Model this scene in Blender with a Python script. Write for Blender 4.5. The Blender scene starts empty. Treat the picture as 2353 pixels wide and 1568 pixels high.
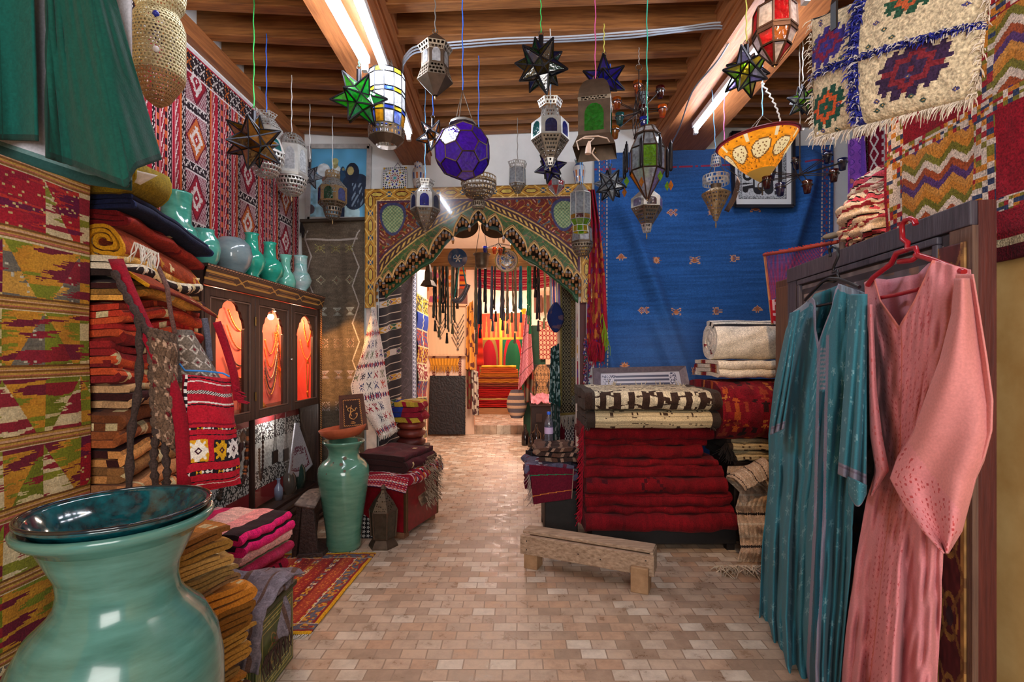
import bpy,math,random
import numpy as np
from mathutils import Vector,Matrix
SC=bpy.context.scene
COL=SC.collection
PI=math.pi
rnd=random.Random(11)
FX,CX,CY,EYE=1150.0,1190.0,812.0,1.5
def P(u,v,Y):
 return np.array(((u-CX)/FX*Y,Y,EYE-(v-CY)/FX*Y))
def onx(u,v,x):
 return P(u,v,x*FX/(u-CX))
def onp(u,v,A,B):
 k=(u-CX)/FX
 dx,dy=B[0]-A[0],B[1]-A[1]
 t=(k*A[1]-A[0])/(dx-k*dy)
 return P(u,v,A[1]+t*dy)
def lin(c):
 c=np.asarray(c,float)
 if c.max()>1.001:c=c/255.0
 return np.where(c<=0.04045,c/12.92,((c+0.055)/1.055)**2.4)
def C4(c):
 l=lin(c)
 return(float(l[0]),float(l[1]),float(l[2]),1.0)
def wob(x,y,seed=0,n=5,f=1.0):
 r=np.random.default_rng(seed)
 o=0*(x+y)
 for i in range(n):
  a=r.uniform(0,2*PI);k=f*r.uniform(.6,2.2)*(1+i*.4)
  o=o+np.sin(k*(x*math.cos(a)+y*math.sin(a))*2*PI+r.uniform(0,6.28))/(1+i*.5)
 return o/2.5
def hsh(i,j,seed=0):
 i=np.asarray(i).astype(np.int64);j=np.asarray(j).astype(np.int64)
 h=(i*374761393+j*668265263+seed*974634777)&0x7fffffff
 h=((h^(h>>13))*1274126177)&0x7fffffff
 return((h^(h>>16))&0xffff)/65535.0
def vno(x,y,seed=0):
 i=np.floor(x);j=np.floor(y);fx=x-i;fy=y-j
 fx=fx*fx*(3-2*fx);fy=fy*fy*(3-2*fy)
 a=hsh(i,j,seed);b=hsh(i+1,j,seed);c=hsh(i,j+1,seed);d=hsh(i+1,j+1,seed)
 return(a*(1-fx)+b*fx)*(1-fy)+(c*(1-fx)+d*fx)*fy
def tri(x):return np.abs((x%1.0)-.5)*2
MATS={}
def newmat(key):
 m=bpy.data.materials.new(key);m.use_nodes=True
 nt=m.node_tree
 b=nt.nodes['Principled BSDF']
 return m,nt,b
def nd(nt,t,**kw):
 n=nt.nodes.new(t)
 for k,v in kw.items():
  if k in n.inputs:n.inputs[k].default_value=v
  else:setattr(n,k,v)
 return n
def bumpit(nt,b,src,strength,dist=.01):
 bp=nd(nt,'ShaderNodeBump',Strength=strength,Distance=dist)
 nt.links.new(src,bp.inputs['Height']);nt.links.new(bp.outputs[0],b.inputs['Normal'])
def objco(nt,scale=(1,1,1)):
 tc=nd(nt,'ShaderNodeTexCoord');mp=nd(nt,'ShaderNodeMapping');mp.inputs['Scale'].default_value=scale
 nt.links.new(tc.outputs['Object'],mp.inputs[0]);return mp.outputs[0]
def mat_cloth(fuzz=1.0,rough=.95,sheen=.03):
 key='woven_%.1f_%.2f_%.2f'%(fuzz,rough,sheen)
 if key in MATS:return MATS[key]
 m,nt,b=newmat(key)
 at=nd(nt,'ShaderNodeAttribute');at.attribute_name='Col'
 no=nd(nt,'ShaderNodeTexNoise',Scale=160.0,Detail=3.0)
 nt.links.new(objco(nt),no.inputs['Vector'])
 mr=nd(nt,'ShaderNodeMapRange');mr.inputs['From Min'].default_value=.3;mr.inputs['From Max'].default_value=.7
 mr.inputs['To Min'].default_value=1-.28*fuzz;mr.inputs['To Max'].default_value=1+.18*fuzz
 nt.links.new(no.outputs[0],mr.inputs[0])
 mx=nd(nt,'ShaderNodeVectorMath',operation='SCALE')
 nt.links.new(at.outputs['Color'],mx.inputs[0]);nt.links.new(mr.outputs[0],mx.inputs['Scale'])
 nt.links.new(mx.outputs[0],b.inputs['Base Color'])
 b.inputs['Roughness'].default_value=rough
 b.inputs['Sheen Weight'].default_value=sheen
 b.inputs['Specular IOR Level'].default_value=.2
 bumpit(nt,b,no.outputs[0],.35*fuzz,.006)
 MATS[key]=m;return m
def mat_attr(rough=.5,spec=.4,coat=0.0,metal=0.0,bump=0.0):
 key='painted_%.2f_%.2f_%.2f_%.2f_%.2f'%(rough,spec,coat,metal,bump)
 if key in MATS:return MATS[key]
 m,nt,b=newmat(key)
 at=nd(nt,'ShaderNodeAttribute');at.attribute_name='Col'
 nt.links.new(at.outputs['Color'],b.inputs['Base Color'])
 b.inputs['Roughness'].default_value=rough;b.inputs['Specular IOR Level'].default_value=spec
 b.inputs['Coat Weight'].default_value=coat;b.inputs['Metallic'].default_value=metal
 if bump:
  no=nd(nt,'ShaderNodeTexNoise',Scale=40.0,Detail=4.0);nt.links.new(objco(nt),no.inputs['Vector'])
  bumpit(nt,b,no.outputs[0],bump)
 MATS[key]=m;return m
def mat(color,rough=.6,metal=0.0,var=.15,scale=18.0,bump=.1,spec=.4,coat=0.0,sheen=0.0,stretch=(1,1,1),c2=None,transl=0.0):
 key='m%s_%.2f_%.1f_%.2f_%.1f_%.2f_%.1f_%.1f_%s_%s_%.1f'%('%02x%02x%02x'%tuple(int(x)for x in color),rough,metal,var,scale,bump,coat,sheen,stretch,c2,transl)
 key=key.replace(' ','')[:60]
 if key in MATS:return MATS[key]
 m,nt,b=newmat(key)
 no=nd(nt,'ShaderNodeTexNoise',Scale=scale,Detail=5.0,Roughness=.6)
 nt.links.new(objco(nt,stretch),no.inputs['Vector'])
 rp=nd(nt,'ShaderNodeValToRGB')
 l=lin(color);l2=lin(c2)if c2 is not None else l*(1+var)
 a=l if c2 is not None else l*(1-var)
 rp.color_ramp.elements[0].position=.32;rp.color_ramp.elements[1].position=.68
 rp.color_ramp.elements[0].color=(*[float(min(1,x))for x in a],1)
 rp.color_ramp.elements[1].color=(*[float(min(1,x))for x in l2],1)
 nt.links.new(no.outputs[0],rp.inputs[0]);nt.links.new(rp.outputs[0],b.inputs['Base Color'])
 b.inputs['Roughness'].default_value=rough;b.inputs['Metallic'].default_value=metal
 b.inputs['Specular IOR Level'].default_value=spec;b.inputs['Coat Weight'].default_value=coat
 b.inputs['Coat Roughness'].default_value=.08;b.inputs['Sheen Weight'].default_value=sheen
 if bump:bumpit(nt,b,no.outputs[0],bump)
 MATS[key]=m;return m
def glaze(color,c2=None,rough=.12,scale=7.0):
 return mat(color,rough=rough,var=.12,scale=scale,bump=.06,coat=.8,c2=c2,stretch=(1,1,2.5))
def wood(c1,c2,rough=.55,axis=0,scale=5.0,bump=.25):
 st=[14.0,14.0,14.0];st[axis]=1.0
 return mat(c1,rough=rough,c2=c2,scale=scale,bump=bump,stretch=tuple(st))
def mat_pierced(color,rough=.35,hole=.30,scale=70.0,metal=.85,dark=None):
 key='pierced%s_%.2f_%.0f_%.1f'%('%02x%02x%02x'%tuple(int(x)for x in color),hole,scale,metal)
 if key in MATS:return MATS[key]
 m,nt,b=newmat(key)
 b.inputs['Metallic'].default_value=metal;b.inputs['Roughness'].default_value=rough
 vo=nd(nt,'ShaderNodeTexVoronoi',Scale=scale);vo.inputs['Randomness'].default_value=.55
 nt.links.new(objco(nt),vo.inputs['Vector'])
 lt=nd(nt,'ShaderNodeMath',operation='LESS_THAN');lt.inputs[1].default_value=hole
 nt.links.new(vo.outputs['Distance'],lt.inputs[0])
 no=nd(nt,'ShaderNodeTexNoise',Scale=25.0);nt.links.new(objco(nt),no.inputs['Vector'])
 rp=nd(nt,'ShaderNodeValToRGB');l=lin(color)
 rp.color_ramp.elements[0].color=(*[float(x*.7)for x in l],1);rp.color_ramp.elements[1].color=(*[float(min(1,x*1.2))for x in l],1)
 nt.links.new(no.outputs[0],rp.inputs[0]);nt.links.new(rp.outputs[0],b.inputs['Base Color'])
 tr=nd(nt,'ShaderNodeBsdfTransparent');mx=nd(nt,'ShaderNodeMixShader')
 nt.links.new(lt.outputs[0],mx.inputs[0]);nt.links.new(b.outputs[0],mx.inputs[1]);nt.links.new(tr.outputs[0],mx.inputs[2])
 nt.links.new(mx.outputs[0],nt.nodes['Material Output'].inputs[0])
 MATS[key]=m;return m
def mat_glass(color,clear=.35,gloss=.12,glow=.8):
 """coloured leaded glass: part see-through, part diffusing"""
 key='pane%s_%.2f_%.2f'%('%02x%02x%02x'%tuple(int(x)for x in color),clear,glow)
 if key in MATS:return MATS[key]
 m,nt,b=newmat(key);l=lin(color);c=(*[float(x)for x in l],1)
 nt.nodes.remove(b)
 tl=nd(nt,'ShaderNodeBsdfTranslucent');df=nd(nt,'ShaderNodeBsdfDiffuse');tp=nd(nt,'ShaderNodeBsdfTransparent');gl=nd(nt,'ShaderNodeBsdfGlossy')
 gl.inputs['Roughness'].default_value=.08
 no=nd(nt,'ShaderNodeTexNoise',Scale=55.0,Detail=2.0);nt.links.new(objco(nt),no.inputs['Vector'])
 rp=nd(nt,'ShaderNodeValToRGB')
 rp.color_ramp.elements[0].color=(*[float(x*.65)for x in l],1);rp.color_ramp.elements[1].color=(*[float(min(1,x*1.25))for x in l],1)
 rp.color_ramp.elements[0].position=.3;rp.color_ramp.elements[1].position=.7
 nt.links.new(no.outputs[0],rp.inputs[0])
 for s in(tl,df,tp):nt.links.new(rp.outputs[0],s.inputs[0])
 m1=nd(nt,'ShaderNodeMixShader');m1 .inputs[0].default_value=glow
 nt.links.new(df.outputs[0],m1 .inputs[1]);nt.links.new(tl.outputs[0],m1 .inputs[2])
 m2=nd(nt,'ShaderNodeMixShader');m2 .inputs[0].default_value=clear
 nt.links.new(m1 .outputs[0],m2 .inputs[1]);nt.links.new(tp.outputs[0],m2 .inputs[2])
 m3=nd(nt,'ShaderNodeMixShader');m3 .inputs[0].default_value=gloss
 nt.links.new(m2 .outputs[0],m3 .inputs[1]);nt.links.new(gl.outputs[0],m3 .inputs[2])
 bp=nd(nt,'ShaderNodeBump',Strength=.3,Distance=.01);nt.links.new(no.outputs[0],bp.inputs['Height']);nt.links.new(bp.outputs[0],gl.inputs['Normal'])
 nt.links.new(m3 .outputs[0],nt.nodes['Material Output'].inputs[0])
 MATS[key]=m;return m
def mat_clearpane():
 if 'clear_pane' in MATS:return MATS['clear_pane']
 m,nt,b=newmat('clear_pane');nt.nodes.remove(b)
 tp=nd(nt,'ShaderNodeBsdfTransparent');gl=nd(nt,'ShaderNodeBsdfGlossy');gl.inputs['Roughness'].default_value=.03
 tp.inputs[0].default_value=(.93,.95,.95,1)
 mx=nd(nt,'ShaderNodeMixShader');mx.inputs[0].default_value=.05
 nt.links.new(tp.outputs[0],mx.inputs[1]);nt.links.new(gl.outputs[0],mx.inputs[2])
 nt.links.new(mx.outputs[0],nt.nodes['Material Output'].inputs[0]);MATS['clear_pane']=m;return m
def mat_emit(color,strength):
 key='glow%s_%.1f'%('%02x%02x%02x'%tuple(int(x)for x in color),strength)
 if key in MATS:return MATS[key]
 m,nt,b=newmat(key);b.inputs['Base Color'].default_value=(.8,.8,.8,1)
 b.inputs['Emission Color'].default_value=C4(color);b.inputs['Emission Strength'].default_value=strength
 MATS[key]=m;return m
class MB:
 def __init__(s):s.v=[];s.f=[];s.c=[];s.mi=[];s.sm=[];s.n=0
 def add(s,V,F,col=None,mi=0,smooth=False):
  V=np.asarray(V,float).reshape(-1,3)
  if isinstance(F,np.ndarray):Fs=[F]
  else:
   by={}
   for q in F:by.setdefault(len(q),[]).append(q)
   Fs=[np.array(x,int)for x in by.values()]
  for A in Fs:
   k=len(A)
   s.f.append(A+s.n)
   if col is None:c=np.ones((k,3))
   else:
    c=lin(col);c=np.tile(c,(k,1))if c.ndim==1 else c
   s.c.append(c);s.mi.append(np.full(k,mi));s.sm.append(np.full(k,smooth))
  s.v.append(V);s.n+=len(V)
  return s
 def box(s,c,size,M=None,col=None,mi=0):
  hx,hy,hz=[q/2 for q in size]
  V=np.array([(x,y,z)for x in(-hx,hx)for y in(-hy,hy)for z in(-hz,hz)])
  if M is not None:V=V@np.array(M).T
  return s.add(V+np.array(c),np.array([(0,1,3,2),(4,6,7,5),(0,4,5,1),(2,3,7,6),(0,2,6,4),(1,5,7,3)]),col,mi)
 def hexa(s,b,t,col=None,mi=0):
  return s.add(np.array(list(b)+list(t)),np.array([(3,2,1,0),(4,5,6,7),(0,1,5,4),(1,2,6,5),(2,3,7,6),(3,0,4,7)]),col,mi)
 def bar(s,a,b,w,h=None,up=(0,0,1),col=None,mi=0):
  a=np.array(a,float);b=np.array(b,float);h=h or w
  d=b-a;L=np.linalg.norm(d)
  if L<1e-6:return s
  d=d/L;up=np.array(up,float)
  if abs(d@up)>.98:up=np.array((1.,0,0))
  r=np.cross(d,up);r/=np.linalg.norm(r);q=np.cross(r,d)
  return s.box((a+b)/2,(w,L,h),np.stack([r,d,q],1),col,mi)
 def tube(s,pts,r,n=6,closed=False,col=None,mi=0,caps=True,smooth=True):
  pts=np.array(pts,float);m=len(pts)
  rr=np.full(m,r)if np.isscalar(r)else np.array(r)
  T=np.gradient(pts,axis=0)
  if closed:T=np.roll(pts,-1,0)-np.roll(pts,1,0)
  T/=np.maximum(np.linalg.norm(T,axis=1,keepdims=True),1e-9)
  up=np.array((0,0,1.))if abs(T[0][2])<.9 else np.array((1.,0,0))
  A=np.cross(T[0],up);A/=np.linalg.norm(A)
  V=[];ang=np.arange(n)*2*PI/n
  for i in range(m):
   A=A-T[i]*(A@T[i]);A/=max(np.linalg.norm(A),1e-9);B=np.cross(T[i],A)
   V.append(pts[i]+rr[i]*(np.outer(np.cos(ang),A)+np.outer(np.sin(ang),B)))
  F=[]
  for i in range(m if closed else m-1):
   j=(i+1)%m
   for k in range(n):F.append((i*n+k,i*n+(k+1)%n,j*n+(k+1)%n,j*n+k))
  F=np.array(F)
  s.add(np.concatenate(V),F,col,mi,smooth)
  if caps and not closed:
   s.add(V[0],[tuple(range(n))[::-1]],None if col is None or np.ndim(col)>1 else col,mi)
   s.add(V[-1],[tuple(range(n))],None if col is None or np.ndim(col)>1 else col,mi)
  return s
 def lathe(s,prof,n=32,c=(0,0,0),phase=0.0,smooth=True,col=None,mi=0,colf=None,M=None,sx=1.0):
  prof=np.array(prof,float);m=len(prof);a=np.arange(n)*2*PI/n+phase
  V=np.stack([np.outer(prof[:,0],np.cos(a))*sx,np.outer(prof[:,0],np.sin(a)),np.outer(prof[:,1],np.ones(n))],2).reshape(-1,3)
  if M is not None:V=V@np.array(M).T
  i,k=np.meshgrid(np.arange(m-1),np.arange(n),indexing='ij');i=i.ravel();k=k.ravel()
  F=np.stack([i*n+k,i*n+(k+1)%n,(i+1)*n+(k+1)%n,(i+1)*n+k],1)
  if colf is not None:col=colf((k+.5)/n,(i+.5)/(m-1))
  return s.add(V+np.array(c),F,col,mi,smooth)
 def disc(s,c,r,n=24,nrm=(0,0,1),col=None,mi=0,phase=0.0):
  nrm=np.array(nrm,float);nrm/=np.linalg.norm(nrm)
  up=np.array((0,0,1.))if abs(nrm[2])<.9 else np.array((1.,0,0))
  A=np.cross(up,nrm);A/=np.linalg.norm(A);B=np.cross(nrm,A)
  a=np.arange(n)*2*PI/n+phase
  return s.add(np.array(c)+r*(np.outer(np.cos(a),A)+np.outer(np.sin(a),B)),[tuple(range(n))],col,mi)
 def ball(s,c,r,n=12,m=8,col=None,mi=0,sz=1.0):
  t=np.linspace(-PI/2,PI/2,m+1)
  return s.lathe(np.stack([np.maximum(np.cos(t),.001)*r,np.sin(t)*r*sz],1),n,c,col=col,mi=mi)
 def grid(s,fn,nu,nv,colf=None,col=None,smooth=True,mi=0):
  """fn(U,V)->(N,3); colf(U,V)->(N,3) sRGB at face centres"""
  V_,U_=np.meshgrid(np.linspace(0,1,nv+1),np.linspace(0,1,nu+1),indexing='ij')
  pts=fn(U_.ravel(),V_.ravel())
  j,i=np.meshgrid(np.arange(nv),np.arange(nu),indexing='ij');i=i.ravel();j=j.ravel();w=nu+1
  F=np.stack([j*w+i,(j+1)*w+i,(j+1)*w+i+1,j*w+i+1],1)
  if colf is not None:col=colf((i+.5)/nu,(j+.5)/nv)
  return s.add(pts,F,col,mi,smooth)
 def prism(s,poly,f0,f1,col=None,mi=0,side=True):
  """poly list of 2D points; f0/f1 map (x,y)->3D for the two faces"""
  n=len(poly)
  A=np.array([f0(*p)for p in poly]);B=np.array([f1(*p)for p in poly])
  F=[tuple(range(n)),tuple(range(2*n-1,n-1,-1))]
  if side:F+=[(k,k+n,(k+1)%n+n,(k+1)%n)for k in range(n)]
  return s.add(np.concatenate([A,B]),F,col,mi)
 def pierce(s,fn,nu,nv,hole,mi=0,smooth=True):
  """grid with the cells where hole(U, V) is true left out: sheet metal with real holes"""
  V_,U_=np.meshgrid(np.linspace(0,1,nv+1),np.linspace(0,1,nu+1),indexing='ij')
  j,i=np.meshgrid(np.arange(nv),np.arange(nu),indexing='ij');i=i.ravel();j=j.ravel();w=nu+1
  k=~hole((i+.5)/nu,(j+.5)/nv);i=i[k];j=j[k]
  return s.add(fn(U_.ravel(),V_.ravel()),np.stack([j*w+i,(j+1)*w+i,(j+1)*w+i+1,j*w+i+1],1),None,mi,smooth)
 def build(s,name,m,parent=None,loc=None,solid=None,bevel=None,label=None):
  V=np.concatenate(s.v)
  if parent is not None:
   o=parent
   L=np.zeros(3)
   while o is not None:L=L+np.array(o.location);o=o.parent
   off=L
  else:
   if loc is None:
    lo,hi=V.min(0),V.max(0);loc=((lo[0]+hi[0])/2,(lo[1]+hi[1])/2,lo[2])
   off=np.array(loc,float)
  V=V-off
  me=bpy.data.meshes.new(name)
  tot=sum(f.size for f in s.f);npoly=sum(len(f)for f in s.f)
  me.vertices.add(len(V));me.vertices.foreach_set('co',V.ravel().astype(np.float32))
  me.loops.add(tot);me.loops.foreach_set('vertex_index',np.concatenate([f.ravel()for f in s.f]).astype(np.int32))
  me.polygons.add(npoly)
  lens=np.concatenate([np.full(len(f),f.shape[1])for f in s.f]);st=np.concatenate([[0],np.cumsum(lens)[:-1]])
  me.polygons.foreach_set('loop_start',st.astype(np.int32))
  me.polygons.foreach_set('use_smooth',np.concatenate(s.sm).astype(bool))
  mats=m if isinstance(m,(list,tuple))else[m]
  for q in mats:me.materials.append(q)
  if len(mats)>1:me.polygons.foreach_set('material_index',np.concatenate(s.mi).astype(np.int32))
  a=me.attributes.new('Col','FLOAT_COLOR','FACE')
  cc=np.ones((npoly,4),np.float32);cc[:,:3]=np.concatenate(s.c)
  a.data.foreach_set('color',cc.ravel())
  me.update(calc_edges=True);me.validate()
  o=bpy.data.objects.new(name,me);COL.objects.link(o)
  if parent is not None:o.parent=parent
  else:o.location=off
  if solid:
   md=o.modifiers.new('thickness','SOLIDIFY');md.thickness=solid;md.offset=0
  if bevel:
   md=o.modifiers.new('bevel','BEVEL');md.width=bevel;md.segments=2;md.limit_method='ANGLE'
  if label:o['label']=label
  return o
USED=set()
def tag(o,label,cat,group=None):
 o['label']=label;o['category']=cat
 if group:o['group']=group
 return o
def thing(name,label,cat,loc,group=None):
 o=bpy.data.objects.new(name,None);COL.objects.link(o)
 o.location=[float(q)for q in loc];o.empty_display_size=.05
 return tag(o,label,cat,group)
def struct(mb,name,m,**kw):
 o=mb.build(name,m,**kw);o['kind']='structure';return o
def dup(root,loc,rotz,label,scale=1.0,group=None):
 r=root.copy();COL.objects.link(r);r.location=[float(q)for q in loc];r.rotation_euler=(0,0,rotz);r.scale=(scale,)*3
 r['label']=label
 if group:r['group']=group
 for ch in list(root.children):
  c=ch.copy();COL.objects.link(c);c.parent=r
  for g in ch.children:
   d=g.copy();COL.objects.link(d);d.parent=c
 return r
def bil(q,U,V):
 a,b,c,d=[np.array(x,float)for x in q]
 U=U[:,None];V=V[:,None]
 return(a*(1-U)+b*U)*(1-V)+(d*(1-U)+c*U)*V
def qnorm(q):
 a,b,c,d=[np.array(x,float)for x in q]
 n=np.cross(b-a,d-a);return n/np.linalg.norm(n)
def sheet(mb,q,pat,nu,nv,fold=None,edge=None):
 n=qnorm(q)
 def fn(U,V):
  p=bil(q,U,V)
  if fold is not None:p=p+n*fold(U,V)[:,None]
  if edge is not None:p=p+edge(U,V)
  return p
 return mb.grid(fn,nu,nv,pat)
def hang(name,label,cat,q,pat,nu,nv,fold=None,thick=.006,group=None,fuzz=1.0,parent=None,edge=None,sheen=.03):
 mb=MB();sheet(mb,q,pat,nu,nv,fold,edge)
 o=mb.build(name,mat_cloth(fuzz,sheen=sheen),parent=parent,solid=thick)
 if parent is None:tag(o,label,cat,group)
 return o
def fringe(mb,a,b,n,L,r=.003,col=(230,220,200),sp=.3,dn=(0,0,-1),seed=3):
 rr=random.Random(seed);a=np.array(a,float);b=np.array(b,float);dn=np.array(dn,float)
 for i in range(n):
  p=a+(b-a)*(i+.5)/n;d=dn+np.array([rr.uniform(-sp,sp),rr.uniform(-sp,sp),rr.uniform(-sp,sp)*.4])
  l=L*rr.uniform(.7,1.15);k=np.array([rr.uniform(-1,1),rr.uniform(-1,1),0])*l*.15
  mb.tube([p,p+d*l*.5+k,p+d*l],[r,r,r*.6],4,col=col,caps=False)
def stamp(C,U,V,u0,v0,w,h,rows,pal):
 R=len(rows);K=len(rows[0])
 x=np.floor((U-(u0-w/2))/w*K).astype(int);y=np.floor((V-(v0-h/2))/h*R).astype(int)
 ok=(x>=0)&(x<K)&(y>=0)&(y<R)
 arr=np.array([[ord(ch)for ch in r]for r in rows])
 g=np.zeros(len(U),int);g[ok]=arr[y[ok],x[ok]]
 for ch,c in pal.items():C[g==ord(ch)]=c
 return C
def base(U,c):return np.tile(np.array(c,float),(len(U),1))
def choose(idx,pal):
 pal=np.array(pal,float);return pal[np.asarray(idx).astype(int)%len(pal)]
def stripes(V,seq):
 w=np.cumsum([0]+[s[0]for s in seq]);w=w/w[-1]
 return np.array([s[1]for s in seq],float)[np.clip(np.searchsorted(w,V%1.0,'right')-1,0,len(seq)-1)]
def solidc(c,var=.12,fu=60,fv=60,seed=1):
 def f(U,V):
  k=1+var*(vno(U*fu,V*fv,seed)-.5)*2
  return np.clip(base(U,c)*k[:,None],0,255)
 return f
def fold_path(layers,w,pitch,seed=0,jit=.02):
 rr=random.Random(seed);pts=[];z=0
 for k in range(layers):
  a,b=rr.uniform(0,jit)*w,w-rr.uniform(0,jit)*w
  xs=np.linspace(a,b,7)
  if k%2:xs=xs[::-1]
  for x in xs:pts.append((x,z+rr.uniform(-.06,.06)*pitch))
  if k<layers-1:
   e=xs[-1];sgn=1 if k%2==0 else-1
   for t in(.2,.5,.8):pts.append((e+sgn*math.sin(t*PI)*pitch*.55,z+pitch*(1-math.cos(t*PI))/2))
  z+=pitch
 return np.array(pts)
def roll_path(r0,turns,pitch,flat=1.0,tail=0.0,n=16):
 t=np.linspace(0,turns*2*PI,int(turns*n));r=r0+pitch*t/(2*PI)
 p=np.stack([r*np.cos(t),r*np.sin(t)*flat],1)
 if tail:
  d=p[-1]-p[-2];d/=np.linalg.norm(d);p=np.concatenate([p,p[-1]+np.outer(np.linspace(.2,1,4)*tail,d)])
 return p
def strip(mb,path,t,L,O,ex,ez,el,nl,pat=None,col=None,wobble=.01,seed=0,sag=None,sub=1):
 """path (x,z) in the section plane ex/ez, extruded L along el"""
 path=np.array(path,float)
 if sub>1:
  k=np.arange(len(path));kk=np.linspace(0,len(path)-1,(len(path)-1)*sub+1)
  path=np.stack([np.interp(kk,k,path[:,0]),np.interp(kk,k,path[:,1])],1)
 T=np.gradient(path,axis=0);T/=np.maximum(np.linalg.norm(T,axis=1,keepdims=True),1e-9)
 N=np.stack([-T[:,1],T[:,0]],1)
 loop=np.concatenate([path+N*t/2,(path-N*t/2)[::-1]]);m=len(loop);h=len(path)
 s=np.concatenate([[0],np.cumsum(np.linalg.norm(np.diff(path,axis=0),axis=1))]);s/=s[-1]
 sl=np.concatenate([s,s[::-1]])
 ex,ez,el,O=[np.array(q,float)for q in(ex,ez,el,O)]
 l=np.linspace(0,1,nl+1)
 Lg,K=np.meshgrid(l,np.arange(m),indexing='ij');K=K.ravel();Lg=Lg.ravel()
 x=loop[K,0];z=loop[K,1]
 if wobble:
  x=x+wobble*wob(Lg*L*3,z*4,seed,4);z=z+wobble*.6*wob(Lg*L*2.5,x*2+0,seed+5,4)
 Ld=(Lg-.5)*L*(1+wobble*1.5*wob(sl[K]*2,x*3,seed+9,3))
 pts=O+np.outer(x,ex)+np.outer(z,ez)+np.outer(Ld,el)
 if sag is not None:pts=pts+sag(x,Lg)
 a,k=np.meshgrid(np.arange(nl),np.arange(m),indexing='ij');a=a.ravel();k=k.ravel();k2=(k+1)%m
 F=np.stack([a*m+k,a*m+k2,(a+1)*m+k2,(a+1)*m+k],1)
 c=None
 if pat is not None:c=pat((a+.5)/nl,sl[k])
 elif col is not None:c=base(k,col)
 mb.add(pts,F,c,0,True)
 cap=np.array([(i,i+1,m-2-i,m-1-i)for i in range(h-1)])
 cc=None
 if pat is not None:cc=pat(np.full(h-1,.01),(s[:-1]+s[1:])/2)*.92
 elif col is not None:cc=base(s[:-1],col)*.92
 mb.add(pts[:m],cap[:,::-1],cc,0);mb.add(pts[-m:],cap,cc,0)
 return mb
def folded(name,label,cat,O,ex,el,W,L,layers,t,pat=None,col=(200,60,40),group=None,seed=0,nl=24,wobble=.012,pitch=None,ez=(0,0,1),sub=1,parent=None,fuzz=1.2,sag=None,jit=.03):
 """O = middle of the back lower edge; ex points to the fold side, el along the length"""
 pitch=pitch or t*1.12
 ex_,el_,ez_=[np.array(q,float)for q in(ex,el,ez)]
 mb=MB()
 strip(mb,fold_path(layers,W,pitch,seed,jit),t,L,np.array(O,float)+ez_*t/2,ex_,ez_,el_,nl,pat,col,wobble,seed,sag,sub)
 o=mb.build(name,mat_cloth(fuzz),parent=parent)
 if parent is None:tag(o,label,cat,group)
 return o
cam=bpy.data.cameras.new('camera');co=bpy.data.objects.new('camera',cam);COL.objects.link(co)
co.location=(0,0,EYE);co.rotation_euler=(PI/2,0,0)
cam.sensor_width=36;cam.lens=FX/2353*36;cam.shift_x=-(CX-1176.5)/2353;cam.shift_y=(CY-784)/2353;cam.clip_start=.02
SC.camera=co
SC.view_settings.view_transform='Standard';SC.view_settings.look='None';SC.view_settings.gamma=1;SC.view_settings.exposure=0.38
SC.view_settings.use_curve_mapping=False
cy=SC.cycles;cy.use_denoising=True;cy.max_bounces=6;cy.diffuse_bounces=3;cy.glossy_bounces=2;cy.transparent_max_bounces=12;cy.transmission_bounces=3
cy.caustics_reflective=False;cy.caustics_refractive=False;cy.sample_clamp_indirect=4.0;cy.use_adaptive_sampling=True;cy.adaptive_threshold=.02
W=bpy.data.worlds.new('world');SC.world=W;W.use_nodes=True
W.node_tree.nodes['Background'].inputs[0].default_value=(.75,.85,1.0,1);W.node_tree.nodes['Background'].inputs[1].default_value=.35
def lamp(name,kind,loc,energy,color=(1,1,1),size=.1,rot=None,**kw):
 l=bpy.data.lights.new(name,kind);l.energy=energy;l.color=[float(x)for x in lin(color)]if max(color)>1.001 else color
 if kind=='AREA':
  l.size=size
  if 'size_y' in kw:l.shape='RECTANGLE';l.size_y=kw['size_y']
 else:l.shadow_soft_size=size
 if kind=='SPOT':l.spot_size=kw.get('angle',1.0);l.spot_blend=kw.get('blend',.5)
 o=bpy.data.objects.new(name,l);COL.objects.link(o);o.location=loc
 if rot is not None:
  d=Vector(rot)-Vector(loc);o.rotation_euler=d.to_track_quat('-Z','Y').to_euler()
 return o
lamp('daylight_from_entrance','AREA',(.2,-1.6,2.0),80,(1,.95,.9),1.9,rot=(.2,4,1.2),size_y=1.6)
lamp('cabinet_bulb_light','POINT',(-1.93,3.99,1.72),16,(1,.55,.25),.03)
lamp('cabinet_near_light','POINT',(-1.97,3.3,1.80),14,(1,.5,.25),.03)
lamp('cabinet_far_light','POINT',(-1.97,4.45,1.80),9,(1,.55,.3),.03)
lamp('display_light','POINT',(-1.93,3.95,1.0),3.5,(1,.93,.85),.04)
lamp('passage_light','AREA',(-.4,7.0,3.2),95,(1,.86,.74),1.2,rot=(-.4,7.4,0))
lamp('back_room_light','AREA',(-.2,11.0,3.5),42,(1,.86,.72),1.0,rot=(-.2,11.2,0))
lamp('back_room_wall_glow_light','POINT',(-.3,12.0,2.35),45,(1,.93,.88),.12)  # point light added near the bulb to make the back wall glow; no tube here
lamp('warm_spot','SPOT',(-.75,3.3,3.3),650,(1,.45,.12),.03,rot=(-1.755,4.9,1.44),angle=.21,blend=.3)  # added spot with no visible fixture, throws the warm glow onto the brown rug
lamp('warm_spot_goods','SPOT',(.85,1.3,3.4),120,(1,.6,.3),.04,rot=(1.85,4.0,1.1),angle=.75,blend=.6)  # added spot with no visible fixture, brightens the blanket stack and draped textile
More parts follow.
